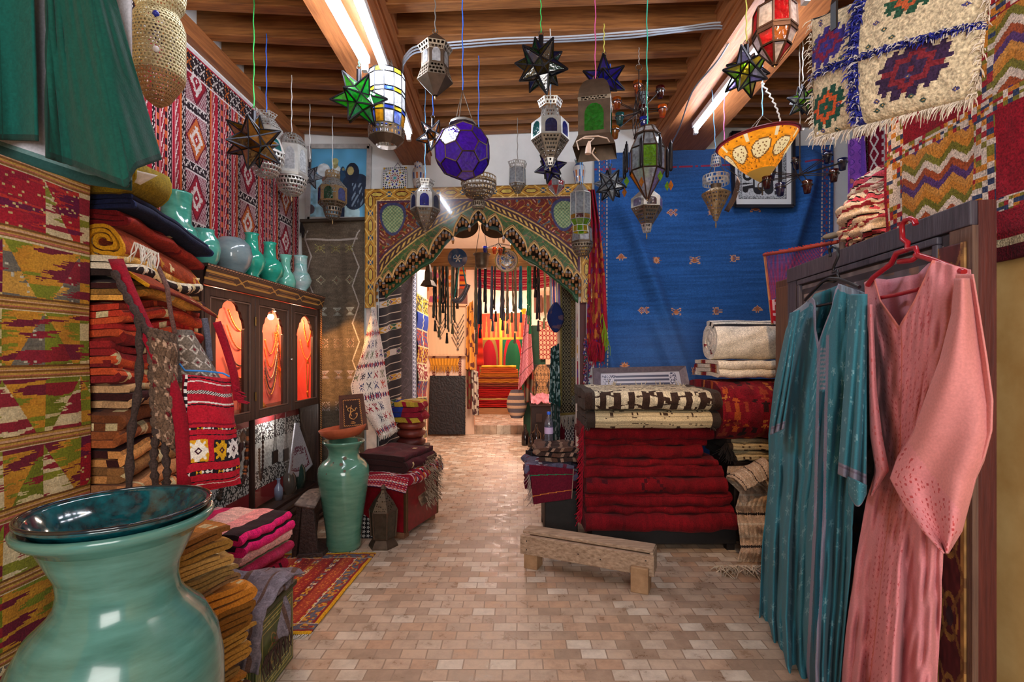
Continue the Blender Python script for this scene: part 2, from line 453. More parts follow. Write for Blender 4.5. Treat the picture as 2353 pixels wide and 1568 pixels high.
def floor_mat():
 m,nt,b=newmat('clay_tile_floor')
 co_=objco(nt);br=nd(nt,'ShaderNodeTexBrick',Scale=1.0)
 br.inputs['Brick Width'].default_value=.128;br.inputs['Row Height'].default_value=.082;br.inputs['Mortar Size'].default_value=.0035
 br.inputs['Mortar Smooth'].default_value=.3;br.offset=.5;br.inputs['Bias'].default_value=-.1
 br.inputs['Color1'].default_value=(0,0,0,1);br.inputs['Color2'].default_value=(1,1,1,1);br.inputs['Mortar'].default_value=(.5,.5,.5,1)
 no0=nd(nt,'ShaderNodeTexNoise',Scale=3.0,Detail=2.0);nt.links.new(co_,no0 .inputs['Vector'])
 dis=nd(nt,'ShaderNodeVectorMath',operation='MULTIPLY_ADD');dis.inputs[1].default_value=(.014,.014,0)
 nt.links.new(no0 .outputs['Color'],dis.inputs[0]);nt.links.new(co_,dis.inputs[2]);nt.links.new(dis.outputs[0],br.inputs['Vector'])
 rp=nd(nt,'ShaderNodeValToRGB');e=rp.color_ramp.elements
 e[0].position=0;e[0].color=C4((166,140,118));e[1].position=1;e[1].color=C4((222,208,190))
 for p,c in((.25,(194,170,147)),(.5,(188,152,123)),(.75,(203,186,166))):
  q=e.new(p);q.color=C4(c)
 nt.links.new(br.outputs['Color'],rp.inputs[0])
 no=nd(nt,'ShaderNodeTexNoise',Scale=9.0,Detail=6.0,Roughness=.7);nt.links.new(co_,no.inputs['Vector'])
 st=nd(nt,'ShaderNodeValToRGB');st.color_ramp.elements[0].position=.35;st.color_ramp.elements[0].color=(.62,.58,.56,1);st.color_ramp.elements[1].position=.6;st.color_ramp.elements[1].color=(1.05,1.05,1.05,1)
 nt.links.new(no.outputs[0],st.inputs[0])
 mx=nd(nt,'ShaderNodeMix',data_type='RGBA',blend_type='MULTIPLY');mx.inputs[0].default_value=.8
 nt.links.new(rp.outputs[0],mx.inputs[6]);nt.links.new(st.outputs[0],mx.inputs[7])
 m2=nd(nt,'ShaderNodeMix',data_type='RGBA');m2 .inputs[7].default_value=C4((150,126,106))
 nt.links.new(br.outputs['Fac'],m2 .inputs[0]);nt.links.new(mx.outputs[2],m2 .inputs[6]);nt.links.new(m2 .outputs[2],b.inputs['Base Color'])
 rr=nd(nt,'ShaderNodeMapRange');rr.inputs['To Min'].default_value=.22;rr.inputs['To Max'].default_value=.62
 rr.inputs['From Min'].default_value=.35;rr.inputs['From Max'].default_value=.65
 nt.links.new(no.outputs[0],rr.inputs[0]);nt.links.new(rr.outputs[0],b.inputs['Roughness'])
 hs=nd(nt,'ShaderNodeMath',operation='MULTIPLY_ADD');hs.inputs[1].default_value=-1.0
 nt.links.new(br.outputs['Fac'],hs.inputs[0])
 h2=nd(nt,'ShaderNodeMath',operation='MULTIPLY_ADD');h2 .inputs[1].default_value=.5;nt.links.new(br.outputs['Color'],h2 .inputs[0]);nt.links.new(no.outputs[0],h2 .inputs[2]);nt.links.new(h2 .outputs[0],hs.inputs[2])
 bumpit(nt,b,hs.outputs[0],.55,.006)
 return m
FLOORM=floor_mat()
def bx(x0,x1,y0,y1,z0,z1,mb=None):
 return(mb or MB()).box(((x0+x1)/2,(y0+y1)/2,(z0+z1)/2),(x1-x0,y1-y0,z1-z0))
struct(bx(-2.35,3.5,-2.2,9.3,-.08,0),'floor',FLOORM,loc=(0,0,0))
struct(bx(-2.35,3.5,9.3,12.8,-.08,.157),'floor_step',FLOORM,loc=(0,0,0))
PLAST=mat((240,240,237),.9,var=.06,scale=4,bump=.15)
OCHRE=mat((196,150,84),.9,var=.12,scale=5,bump=.2,c2=(222,184,118))
PINKW=mat((238,196,168),.9,var=.05,scale=4,bump=.1)
struct(bx(-2.35,-2.17,-2.2,5.25,0,3.85),'wall_left',PLAST)
struct(bx(-2.17,-1.64,-1.0,1.91,0,3.55),'wall_left_pier',OCHRE)
mbk=MB();bx(-2.35,-1.375,4.95,5.25,0,3.85,mbk);bx(.605,3.5,4.95,5.25,0,3.85,mbk);bx(-1.375,.605,4.95,5.25,3.0,3.85,mbk)
struct(mbk,'wall_back',PLAST)
struct(bx(3.34,3.5,-2.2,5.25,0,3.85),'wall_right',PLAST)
struct(bx(1.60,3.34,-1.2,2.15,0,3.55),'wall_right_pier',OCHRE)
struct(bx(-2.35,3.5,-2.2,5.25,3.85,3.95),'ceiling',wood((96,54,28),(128,74,40),axis=0))
struct(bx(-1.52,-1.38,5.25,7.6,0,3.3),'wall_passage_left',PINKW)
struct(bx(-2.1,-1.96,7.6,9.3,0,3.3),'wall_passage_side',PINKW)
mbk=MB();bx(-2.1,-1.52,7.5,7.6,0,3.3,mbk);struct(mbk,'wall_passage_corner',PINKW)
struct(bx(1.2,1.34,5.25,12.8,0,3.6),'wall_passage_right',PINKW)
struct(bx(.45,1.2,5.6,5.75,0,3.3),'wall_passage_return',PINKW)
struct(bx(-2.1,-.81,9.27,9.45,0,3.6),'wall_passage_end',PINKW)
struct(bx(-2.1,-1.96,9.45,12.8,0,3.6),'wall_back_room_left',PINKW)
struct(bx(-2.1,1.34,12.65,12.8,0,3.6),'wall_back_room_end',PINKW)
struct(bx(-2.1,1.34,5.25,9.45,3.3,3.45),'ceiling_passage',PLAST)
struct(bx(-2.1,1.34,9.45,12.8,3.6,3.75),'ceiling_back_room',PINKW)
JW=wood((112,68,34),(172,112,60),axis=0,scale=4)
BW=wood((128,74,38),(176,108,60),axis=1,scale=4)
def beam(x0a,x1a,x0b,x1b,za,zb,h):
 mb=MB();Y0,Y1=-.8,4.95
 mb.hexa([(x0a,Y0,za),(x1a,Y0,za),(x1b,Y1,zb),(x0b,Y1,zb)],[(x0a,Y0,za+h),(x1a,Y0,za+h),(x1b,Y1,zb+h),(x0b,Y1,zb+h)])
 for x_a,x_b in((x1a,x1b),(x0a,x0b)):
  sg=1 if x_a==x1a else-1
  for dz in(.1,.16,.3):mb.bar((x_a+sg*.004,Y0,za+dz),(x_b+sg*.004,Y1,zb+dz),.016,.02)
 o=struct(mb,'ceiling_beam',BW);return o
beam(-1.12,-.70,-1.14,-.86,3.36,3.36,.5)
beam(1.34,1.78,1.34,1.84,3.50,3.50,.36)
jy=[.5,.85,1.2,1.55,1.9,2.2,2.5,2.8,3.11,3.42,3.70,4.0,4.25,4.48,4.69,4.88]
for i,y in enumerate(jy):
 for(xa,xb,za,zb)in((-2.17,-1.0,3.66,3.60),(-.9,1.45,3.63,3.72),(1.7,3.34,3.72,3.72)):
  r1=rnd.uniform(-.012,.012);w=.085;mb=MB();y_=y+r1
  mb.hexa([(xa,y_-w/2,za),(xb,y_-w/2,zb),(xb,y_+w/2,zb),(xa,y_+w/2,za)],[(xa,y_-w/2,3.86),(xb,y_-w/2,3.86),(xb,y_+w/2,3.86),(xa,y_+w/2,3.86)])
  struct(mb,'ceiling_joist',JW,bevel=.006)
struct(bx(-2.17,-2.11,1.91,4.95,3.54,3.66),'trim_1',BW)
struct(bx(-1.38,1.2,6.4,6.6,2.60,2.84),'ceiling_beam',wood((140,92,44),(186,134,74),axis=0,scale=4))
struct(bx(-.81,1.2,9.3,9.45,2.75,3.6),'wall_passage_header',PINKW)
def tube_lamp(a,b,label):
 a,b=np.array(a),np.array(b);d=(b-a)/np.linalg.norm(b-a)
 t=thing('fluorescent_light',label,'light',(a+b)/2,'fluorescent tubes under the beams')
 mb=MB();mb.bar(a+(0,0,.045),b+(0,0,.045),.05,.04);mb.build('batten',mat((235,235,235),.4,var=.02,bump=0),t)
 mb=MB();mb.tube([a+d*.03,b-d*.03],.017,10);mb.build('tube',mat_emit((232,240,255),62),t)
 for q in(a,b-d*.04):mb=MB();mb.bar(q,q+d*.04,.03,.07);mb.build('end_cap',mat((225,225,225),.4,var=.02,bump=0),t)
tube_lamp((-.96,1.5,3.27),(-.94,3.1,3.27),'white fluorescent tube under the beam, the one with bare wood alongside it')
tube_lamp((-.80,2.4,3.27),(-.89,4.1,3.27),'white fluorescent tube under the beam, passing behind the tall glass lantern')
tube_lamp((1.52,4.3,3.41),(1.52,2.85,3.41),'white fluorescent tube under the beam, ending above the calligraphy picture')
tube_lamp((1.54,2.7,3.41),(1.54,1.3,3.41),'white fluorescent tube under the beam, behind the red lantern')
t=thing('light_bulb','small bright bulb hanging below the beam, beyond the tall glass lantern','light',P(932,285,4.2),None)
mb=MB();mb.lathe([(.001,-.05),(.025,-.045),(.034,-.01),(.02,.035),(.014,.05)],14,P(932,285,4.2));mb.build('bulb',mat_emit((232,240,255),30),t)
mb=MB();mb.lathe([(.016,.04),(.018,.09),(.006,.1),(.004,.16)],10,P(932,285,4.2));mb.build('socket',mat((230,230,226),.4),t)
def cable(pts,r,col,label,group=None,name='cable'):
 mb=MB();pts=np.array(pts);k=np.arange(len(pts));kk=np.linspace(0,len(pts)-1,(len(pts)-1)*6+1)
 pp=np.stack([np.interp(kk,k,pts[:,i])for i in range(3)],1)
 for _ in range(3):pp[1:-1]=(pp[:-2]+pp[1:-1]*2+pp[2:])/4
 mb.tube(pp,r,6);o=mb.build(name,mat(col,.5,var=.05,bump=0));tag(o,label,'cable',group);return o
for i,(dv,c)in enumerate(((0,(176,186,200)),(7,(150,160,176)),(-7,(196,202,212)))):
 Y=3.28
 cable([P(924,180,3.6),P(926,140+dv,3.35),P(950,112+dv,3.3),P(1050,103+dv,Y),P(1160,94+dv,Y),P(1300,90+dv*.8,Y),P(1450,80+dv,Y),P(1560,68+dv*.6,Y),P(1660,56+dv,Y),P(1682,75+dv,3.3)],.006,c,['light grey cable across the joists, middle of three strands','darker grey cable across the joists, lowest of three strands','pale grey cable across the joists, topmost of three strands'][i])
cable([P(1686,80,3.2),P(1650,140,3.3),P(1590,205,3.55),P(1560,300,4.0),P(1535,345,4.85)],.006,(120,122,130),'grey cable running down the side of the wooden beam')
def pat_ikat(Yscale=1.0,uf=2.2,seed=1,bands=7.0):
 fam=[[(120,30,50),(214,152,44),(206,140,40),(134,140,34)],[(150,34,50),(124,116,100),(112,106,94),(214,160,66)],[(150,34,44),(132,140,34),(118,126,28),(226,206,150)],[(140,140,40),(230,210,164),(226,204,156),(150,36,50)],[(170,24,40),(150,20,44),(196,50,40),(110,20,60)]]
 def f(U,V):
  row=np.floor(V*620);jit=.05*(hsh(row,row*0,7)-.5)+.03*(hsh(np.floor(row/3),row*0,8)-.5)
  b=np.floor(V*bands);vv=(V*bands)%1.0
  t=tri(U*uf+b*.5+.25)
  up=t>vv
  k=np.floor(U*uf+b*.5+np.where(up,0.25,.75))
  fi=np.array([0,0,2,2,3,3,1,4,0])[(hsh(k*2+up,b,seed)*9).astype(int)]
  n=vno((U+jit)*8+b*3+vv*5,V*bands*6,seed+3)
  n2=(vno((U+jit)*14,V*bands*16,seed+5)-.5)*.22
  ci=np.clip((((n-.5)*1.75+.5+n2)*4).astype(int),0,3)
  A=np.array(fam,float);C=A[fi,ci]
  dots=(fi==4)&(hsh(np.floor(U*100),np.floor(V*bands*34),seed)>.93)
  C[dots]=(214,190,120)
  d2=(fi==1)&(hsh(np.floor(U*90),np.floor(V*bands*30),seed)>.94);C[d2]=(205,196,170)
  st=vv>.80
  s=stripes((vv-.80)/.20,[(1,(120,76,30)),(1,(196,150,70)),(.7,(220,170,130)),(1,(140,90,34)),(1,(204,160,70)),(.7,(196,110,90)),(1,(150,100,40)),(.6,(226,206,160))])
  C[st]=s[st]
  return C*(.84+.10*(hsh(np.floor(U*160),np.floor(V*620),2)-.5))[:,None]
 return f
WHT=(226,214,206);RED=(172,26,48);BLK=(40,24,30);ORG=(196,92,40);DRD=(128,18,38)
def pat_wallkilim(n=4.6):
 """upright stripes between columns of stepped diamonds"""
 cr=np.array([[1,0,0,0,1,0],[0,1,0,1,0,0],[0,0,1,0,0,0],[0,1,0,1,0,0],[1,0,0,0,1,0],[0,0,0,0,0,0]])
 def cross(u,v,m=6):
  return cr[(np.floor(v*m).astype(int))%6,(np.floor(u*m).astype(int))%6]>0
 def f(U,V):
  x=(U*n)%1.0;C=base(U,RED);ky=V*22
  d=x<.34;a=np.abs(x/.34-.5)*2
  q=V*4.6;cell=np.floor(q);w=np.abs(q%1.0-.5)*2
  r=a+w*1.2;r=np.floor(r*9)/9
  pal=choose(np.floor(cell)+np.floor(U*n)*2,[(176,40,40),(196,92,40),(220,200,190),(120,24,44)])
  pal2=choose(np.floor(cell)+np.floor(U*n),[(220,200,190),(130,30,50),(196,84,44),(214,190,180)])
  rr_=a+w;D=np.where((w>.84)[:,None],np.where(cross(x*9,ky*.8)[:,None],WHT,BLK),np.where((np.floor(rr_*15)%2==0)[:,None],(206,180,180),(120,24,46)))
  inn=(r<.95)&(w<.84)
  ring=np.clip(np.round(r*9).astype(int),0,9)
  tone=np.where((np.floor(cell+np.floor(U*n))%2==0)[:,None],(150,30,44),(190,96,44))
  dot=(hsh(np.floor(U*230),np.floor(V*120),3)>.5)[:,None]
  D=np.where(inn[:,None],np.where((ring>=8)[:,None],(104,18,40),np.where((ring>=6)[:,None],tone,np.where((ring==5)[:,None],np.where(dot,WHT,tone),np.where((ring>=3)[:,None],(220,204,196),np.where((ring==2)[:,None],tone,(150,30,50)))))),D)
  D=np.where(((r<.1)&inn)[:,None],WHT,D)
  D=np.where(((np.abs(w-.84)<.025))[:,None],(214,200,196),D)
  C[d]=D[d]
  sx=(x-.34)/.66
  def band(lo,hi):return(sx>=lo)&(sx<hi)
  for lo,hi,bg in((0,.09,BLK),(.91,1.0,BLK),(.30,.37,BLK),(.62,.69,BLK)):
   m_=band(lo,hi);k=cross((sx-lo)/(hi-lo),ky);C[m_]=np.where(k[m_][:,None],WHT,bg)
  for lo,hi in((.09,.13),(.87,.91)):
   m_=band(lo,hi);C[m_]=ORG
  for lo,hi in((.17,.22),(.49,.54),(.78,.83)):
   m_=band(lo,hi);k=(np.floor(V*60+sx*60)%3==0);C[m_]=np.where(k[m_][:,None],WHT,(140,40,50))
  for lo,hi in((.40,.44),(.56,.60)):
   m_=band(lo,hi);k=(np.floor(V*44)%2==0);C[m_]=np.where(k[m_][:,None],ORG,BLK)
  for lo in(.14,.235,.27,.385,.455,.545,.61,.70,.76,.845):
   C[band(lo,lo+.008)]=(214,150,150)
  t=V<.085;k=cross(U*n*9,V*26)
  T=np.where(k[:,None],np.where((np.floor(U*n*9)%3==0)[:,None],(206,110,40),WHT),BLK)
  C[t]=T[t]
  C[(V<.012)|((V>.088)&(V<.094))]=(220,210,206)
  C[(V>=.012)&(V<.02)]=RED
  return C
 return f
def pat_rug(seed,cols,rows=10.0,motif=(214,190,140),dens=.35,cell=(16,10)):
 cols=np.array(cols,float)
 def f(U,V):
  k=np.floor(V*rows);C=cols[(hsh(k,k*0,seed)*len(cols)).astype(int)%len(cols)]
  cu=np.floor(U*cell[0]);cv=np.floor(V*rows*cell[1]/4)
  du=np.abs((U*cell[0])%1-.5);dv=np.abs((V*rows*cell[1]/4)%1-.5)
  mk=(du+dv<.42)&(hsh(cu,cv,seed+1)<dens)
  C=np.where(mk[:,None],np.where(hsh(cu,cv,seed+2)[:,None]>.5,motif,cols[-1]),C)
  return C*(1+.22*(vno(U*90,V*rows*22,seed)-.5))[:,None]
 return f
x_=-1.632
hang('hanging_kilim','flat-woven kilim in yellow, green and red triangles hanging on the pier behind the big vase','rug',[(x_,.95,2.32),(x_,1.905,2.32),(x_,1.905,.10),(x_,.95,.10)],pat_ikat(uf=3.4,bands=9.8),330,620,fold=lambda U,V:.006*wob(U*2,V*3,4),thick=.008)
GR=mat_cloth(.5,.9,.06)
t=thing('hooded_cloak','dark green felt cloak with pale lining hanging above the triangle-patterned kilim','cloak',P(170,0,1.25))
def cloak_front(u_of,v_of,Yd,nu=70,nv=70,hemc=(20,52,46),c=(12,70,60)):
 mb=MB()
 def fn(U,V):
  u=u_of(U,V);v=v_of(U,V);Y=Yd(U,V)
  return np.stack([(u-CX)/FX*Y,Y,EYE-(v-CY)/FX*Y],1)
 def cf(U,V):
  C=base(U,c)*(1+.12*(vno(U*50,V*50,3)-.5))[:,None]
  C[(V>.965)|(U<.03)]=hemc;C[np.abs(V-.955)<.004]=(60,120,110);C[np.abs(U-.66)<.006]=(12,64,56)
  return C
 return mb.grid(fn,nu,nv,cf)
bu=lambda U:np.interp(U,[0,.35,.7,.72,1],[105,185,297,296,371]);bv=lambda U:np.interp(U,[0,.35,.68,.78,1],[362,388,432,388,367])
m1=cloak_front(lambda U,V:(105+U*128)*(1-V**1.15)+bu(U)*V**1.15,lambda U,V:-150+(bv(U)+150)*V,lambda U,V:1.20+.035*np.sin(U*7)*V+np.where(U>.7,(U-.7)*.3*V,0)+.01*wob(U*2,V,5))
m1 .build('front_panel',GR,t,solid=.006)
m2=cloak_front(lambda U,V:-160+U*(232+14*V),lambda U,V:-150+(318+6*U+150)*V,lambda U,V:1.22+.03*np.sin(U*9+.5)*V,c=(12,78,70))
m2 .build('front_panel',GR,t,solid=.006)
mb=MB()
def fnl(U,V):
 u=-150+U*452;v=-150+V*(np.interp(U,[0,.33,.55,.78,1],[312,354,390,425,438])+150);Y=1.30+.02*np.sin(U*11)*V
 return np.stack([(u-CX)/FX*Y,Y,EYE-(v-CY)/FX*Y],1)
def cfl(U,V):
 C=base(U,(186,186,196));C[V>.95]=(30,66,64);C[np.abs(V-.947)<.004]=(90,120,120);return C
mb.grid(fnl,60,50,cfl);mb.build('lining',GR,t,solid=.005,label='pale grey lining with dark hem')
mb=MB();mb.tube([P(80,-150,1.25),P(170,-190,1.26),P(260,-150,1.24)],.006,6);mb.build('hanger',mat((60,50,44),.5),t)
def mpl(px,Y):return px*Y/FX
def cord(mb,top,bot,r=.004,n=10,wav=.004):
 top,bot=np.array(top,float),np.array(bot,float);k=np.linspace(0,1,n)
 pts=top+np.outer(k,bot-top);pts[1:-1,0]+=wav*np.sin(np.arange(1,n-1)*2.1)
 mb.tube(pts,r,5)
Y=1.75;c=P(364,247,Y);s=Y/FX
t=thing('pierced_lantern','long brass lantern pierced all over with tiny holes, hanging beside the green cloak','lantern',P(364,100,Y))
BR=mat((196,184,142),.5,.55,var=.2,bump=.05)
def pbrass(pr,rows,nm,m):
 pr=np.array(pr,float)*s;k=np.concatenate([[0],np.cumsum(np.hypot(*np.diff(pr,axis=0).T))]);k/=k[-1]
 mb=MB();mb.pierce(lambda U,V:np.stack([c[0]+np.interp(V,k,pr[:,0])*np.cos(U*2*PI),c[1]+np.interp(V,k,pr[:,0])*np.sin(U*2*PI),c[2]+np.interp(V,k,pr[:,1])],1),210,rows*6,lambda U,V:np.hypot((U*42+.5*(np.floor(V*rows)%2))%1-.5,(V*rows)%1-.5)<.36);mb.build(nm,m,t,solid=.0025)
pbrass([(46,300),(54,264),(51,240),(41,222),(39,215)],11,'top_bulb',BR)
pbrass([(39,215),(46,203),(53,184),(53,75),(51,66)],20,'body',BR)
pbrass([(52,68),(49,60),(24,16),(6,2),(.5,0)],10,'tip',mat((170,132,90),.5,.5,var=.2,bump=.05))
for v0 in(62,140):
 mb=MB();mb.ball(P(364+24,v0,Y)+np.array((.004,-.068,0)),.011,12,6,col=(40,50,150)if v0==62 else(235,235,240));mb.build('glass_bead',mat_attr(.15),t)
mb=MB();cord(mb,(c[0],c[1],3.55),P(364,-15,Y),.004);mb.build('cord',mat((90,80,60),.8),t)
hang('wall_kilim','large red kilim with white crosses and diamond columns covering the wall above the green jars','rug',[(-2.15,1.95,3.51),(-2.15,4.90,3.50),(-2.15,4.90,1.72),(-2.15,1.95,1.72)],pat_wallkilim(4.6),460,320,fold=lambda U,V:.006*np.sin(U*40)*V,thick=.008)
SX,SY=-1.50,2.165
tiers=[(.36,.10,(150,80,50),None),(.46,.12,(178,120,84),None),(.58,.11,(170,104,62),None),(.69,.12,(182,116,66),None),(.81,.13,(204,136,84),None),(.94,.13,(190,128,70),None),(1.07,.13,(150,80,40),None),(1.20,.09,(196,150,104),None),(1.29,.09,(128,30,30),None),(1.38,.09,(150,34,34),None),(1.47,.09,(176,40,34),None),(1.56,.08,(190,56,34),None),(1.64,.07,(200,140,60),None),(1.71,.08,(220,170,90),None)]
names=['brown rug, lowest one showing in the tall stack','tan folded rug low in the tall stack behind the big vase','rust brown folded rug in the tall stack, above a tan one','ginger folded rug in the tall stack, level with the vase rim','peach folded rug with thick rounded edge in the tall stack','orange rolled rug with open loop in the tall stack','orange and black flecked rug in the tall stack behind the shoulder bags','tan woven rug with pale edge in the middle of the tall stack','dark red rug under a brighter red one in the tall stack','crimson rug halfway up the tall stack beside the red strap','scarlet rug with a cream tassel knot in the tall stack','orange-red folded rug in the tall stack under ochre rugs','ochre rug with soft folds in the tall stack','cream, black and orange rug high in the tall stack']
for i,((z0,h,c,p),nm)in enumerate(zip(tiers,names)):
 pal=[c,tuple(q*.75 for q in c),tuple(min(255,q*1.15)for q in c),c,(60,24,22)]
 if i==13:pal=[(226,206,170),(206,136,60),(44,30,26),(214,160,80),(226,210,180)]
 if i in(8,9,10,11):pal=[c,c,tuple(q*.7 for q in c),(206,80,40)]
 L=3 if h<.1 else 4
 folded('folded_rug',nm,'rug',(-2.12,SY+rnd.uniform(-.02,.02),z0+.075),(1,0,0),(0,1,0),(.60+rnd.uniform(-.03,.03)),.48,L,h/L*.86,pat=pat_rug(i,pal,rows=9,dens=.25),seed=i,nl=40,wobble=.012,group='rugs in the tall stack',pitch=h/L,sub=2,sag=lambda x,l,k=i:np.stack([0*x,0*x,.02*np.sin(l*6+k)*(x>.3)],1))
droop=lambda x,l:np.stack([0*x,0*x,-.10*np.clip(l,0,1)**1.4*(x>.2)],1)
def edged(body,edge,seed,dens=.2):
 f0=pat_rug(seed,body,rows=8,dens=dens)
 def f(U,V):
  C=f0(U,V);C[(U<.035)|(U>.965)]=edge;return C
 return f
o=thing('rolled_rug','rust and gold rug with yellow edge and white fringe rolled near the stack top','rug',(-1.6,2.15,1.86))
pe=edged([(110,36,26),(150,60,30),(190,130,40)],(214,150,26),30)
mb=MB();rpth=roll_path(.022,2.75,.026,.72,tail=.17);strip(mb,rpth,.014,.46,(-1.60,2.16,1.935),(1,0,0),(0,0,1),(0,1,0),40,pat=pe,wobble=.01,seed=44,sub=2,sag=lambda x,l:np.stack([0*x,0*x,-.09*l**1.4-.5*np.maximum(x-.02,0)*(x>.02)],1));mb.build('rolled_end',mat_cloth(1.2),o)
mb=MB();strip(mb,fold_path(3,.46,.03,45),.022,.46,(-2.12,2.16,1.885),(1,0,0),(0,0,1),(0,1,0),30,pat=pe,wobble=.012,seed=45,sub=2,sag=lambda x,l:np.stack([0*x,0*x,-.08*l**1.4*(x>.2)],1));mb.build('folded_body',mat_cloth(1.2),o)
folded('folded_rug','dark red rug with thin fringe threads lying over the yellow-edged rug','rug',(-2.12,2.18,2.0),(1,0,0),(0,1,0),.60,.48,3,.017,pat=edged([(128,26,24),(150,44,30),(110,20,24)],(120,20,26),31),seed=41,nl=40,pitch=.021,sag=droop,sub=2,group='rugs in the tall stack',jit=.1)
folded('folded_rug','navy blue rug with red and bright blue edges at the top of the stack','rug',(-2.12,2.19,2.065),(1,0,0),(0,1,0),.62,.48,3,.016,pat=edged([(26,30,52),(34,36,60),(20,22,40)],(34,44,84),32,.1),seed=42,nl=40,pitch=.02,sag=droop,sub=2,group='rugs in the tall stack',jit=.15)
o=thing('rolled_rug','olive green rolled rug with yellow edge and white paper tag on top of the stack','rug',(-1.8,2.1,2.12))
mb=MB();strip(mb,roll_path(.022,2.1,.030,.95),.017,.20,(-1.56,2.03,2.195),(1,0,0),(0,0,1),(0,1,0),26,pat=edged([(136,112,26),(126,104,24),(146,122,30)],(150,130,24),33,.02),wobble=.008,seed=3)
strip(mb,np.array([(-.5,0),(-.3,.005),(-.1,0),(.05,-.004)]),.05,.20,(-1.6,2.03,2.15),(1,0,0),(0,0,1),(0,1,0),20,pat=solidc((130,108,26)),wobble=.01,seed=5)
mb.build('rug',mat_cloth(1.2),o)
mb=MB();sheet(mb,[(-1.52,1.92,2.22),(-1.40,1.95,2.19),(-1.46,1.94,2.15),(-1.50,1.925,2.17)],solidc((232,230,226),.03),6,6,fold=lambda U,V:.008*np.sin(U*5));mb.build('paper_tag',mat_cloth(.2),o,solid=.001)
mb=MB();fringe(mb,(-1.48,1.93,1.93),(-1.40,1.95,1.89),26,.075,.003,(226,218,206),.5);tag(mb.build('rug_fringe',mat_cloth(.4)),'bunch of white fringe threads at the rolled yellow rug edge','fringe')
def strap(mb,pts,w,n=24,col=(140,14,34),nrm=(0.75,-.65,0)):
 pts=np.array(pts,float);k=np.arange(len(pts));kk=np.linspace(0,len(pts)-1,n)
 pp=np.stack([np.interp(kk,k,pts[:,i])for i in range(3)],1)
 for _ in range(4):pp[1:-1]=(pp[:-2]+2*pp[1:-1]+pp[2:])/4
 T=np.gradient(pp,axis=0);T/=np.linalg.norm(T,axis=1,keepdims=True);S=np.cross(T,np.array(nrm));S/=np.linalg.norm(S,axis=1,keepdims=True)
 V=np.concatenate([pp-S*w/2,pp+S*w/2]);F=np.array([(i,i+1,n+i+1,n+i)for i in range(n-1)])
 mb.add(V,F,col,0,True)
def pat_redbag(U,V):
 C=base(U,(172,24,44))
 wv=V+.012*np.sin(U*6)
 for lo,hi,k in((.02,.03,0),(.05,.06,1),(.13,.16,2),(.22,.235,1),(.245,.255,0),(.40,.415,3),(.44,.46,4),(.50,.508,0),(.735,.742,0),(.81,.845,4),(.90,.908,0),(.93,.936,1)):
  m=(wv>lo)&(wv<hi)
  if k==0:C[m]=(28,20,26)
  elif k==1:C[m]=(220,212,206)
  elif k==2:C[m]=np.where((np.floor(U[m]*40+(wv[m]*120))%2==0)[:,None],(220,212,206),(28,20,26))
  elif k==3:C[m]=(120,14,34)
  else:
   a=(U[m]*11)%1;C[m]=np.where((np.abs(a-.5)>np.abs((wv[m]-(lo+hi)/2)/(hi-lo)))[:,None],choose(np.floor(U[m]*11),[(222,216,210),(30,22,30),(206,156,30),(222,216,210)]),(30,24,34))
 for cx,col,bg in((.2,(226,218,206),(206,150,30)),(.62,(206,156,26),(34,26,32)),(.86,(222,216,214),(30,28,40))):
  du=np.abs(U-cx)/.16;dv=np.abs(wv-.64)/.095
  C[(np.maximum(du,dv)<1)]=bg
  st=((du+dv<1.0)|(np.minimum(du,dv)<.22))&(np.maximum(du,dv)<.95)|(np.abs(du-dv)<.16)&(np.maximum(du,dv)<.8)
  C[st]=col;C[(du+dv<.35)&(du+dv>.15)]=(60,20,40)
 C[(U<.035)&(np.floor(V*34)%2==0)]=(226,220,214);C[(U<.035)&(np.floor(V*34)%2==1)]=(30,22,28)
 C[V<.22]=C[V<.22]*.98
 return C*(1+.12*(vno(U*90,V*200,3)-.5))[:,None]
t=thing('shoulder_bag','red woven shoulder bag with star motifs and long red strap hanging from the rug stack','bag',P(475,990,1.95))
q=[P(424,862,1.86),P(528,872,2.02),P(553,1112,2.02),P(416,1142,1.86)]
mb=MB();sheet(mb,q,pat_redbag,110,190,fold=lambda U,V:-.035*np.sin(PI*U)**.6*np.sin(PI*np.clip(V*1.02,0,1))**.5-.006*wob(U*2,V*2,8));mb.build('pouch',mat_cloth(1.1),t,solid=.006)
mb=MB();sheet(mb,[np.array(p)+(-.04,.05,0)for p in q],solidc((140,16,36)),20,30);mb.build('back_panel',mat_cloth(1.1),t,solid=.006)
mb=MB();strap(mb,[P(266,596,1.86),P(300,680,1.82),P(345,780,1.80),P(392,880,1.82),P(418,960,1.84),P(424,1140,1.86)],.045);strap(mb,[P(498,740,2.0),P(520,800,2.02),P(538,860,2.02),P(546,920,2.03)],.03);mb.build('strap',mat_cloth(1.0),t,solid=.005)
mb=MB();fringe(mb,P(530,880,2.02),P(548,925,2.02),14,.03,.004,(150,16,40),.5,(1,0,-.4));mb.build('tassel',mat_cloth(.5),t)
def pat_greybag(U,V):
 C=base(U,(128,116,104));d=np.abs((U*3+V*.2)%1-.5)+np.abs((V*4)%1-.5)
 C[(d<.42)&(d>.26)]=(206,196,184);C[d<.12]=(120,40,52);C[(U<.12)|(U>.88)|(V<.1)]=(112,104,98)
 return C*(1+.35*(vno(U*60,V*60,5)-.5))[:,None]
t=thing('shoulder_bag','grey shaggy wool bag with cream diamond pattern, tied with blue cord above the red bag','bag',P(455,810,2.06))
mb=MB();sheet(mb,[P(398,758,2.02),P(440,764,2.1),P(510,880,2.16),P(400,880,2.0)],pat_greybag,60,60,fold=lambda U,V:-.03*np.sin(PI*U));mb.build('pouch',mat_cloth(1.5),t,solid=.012)
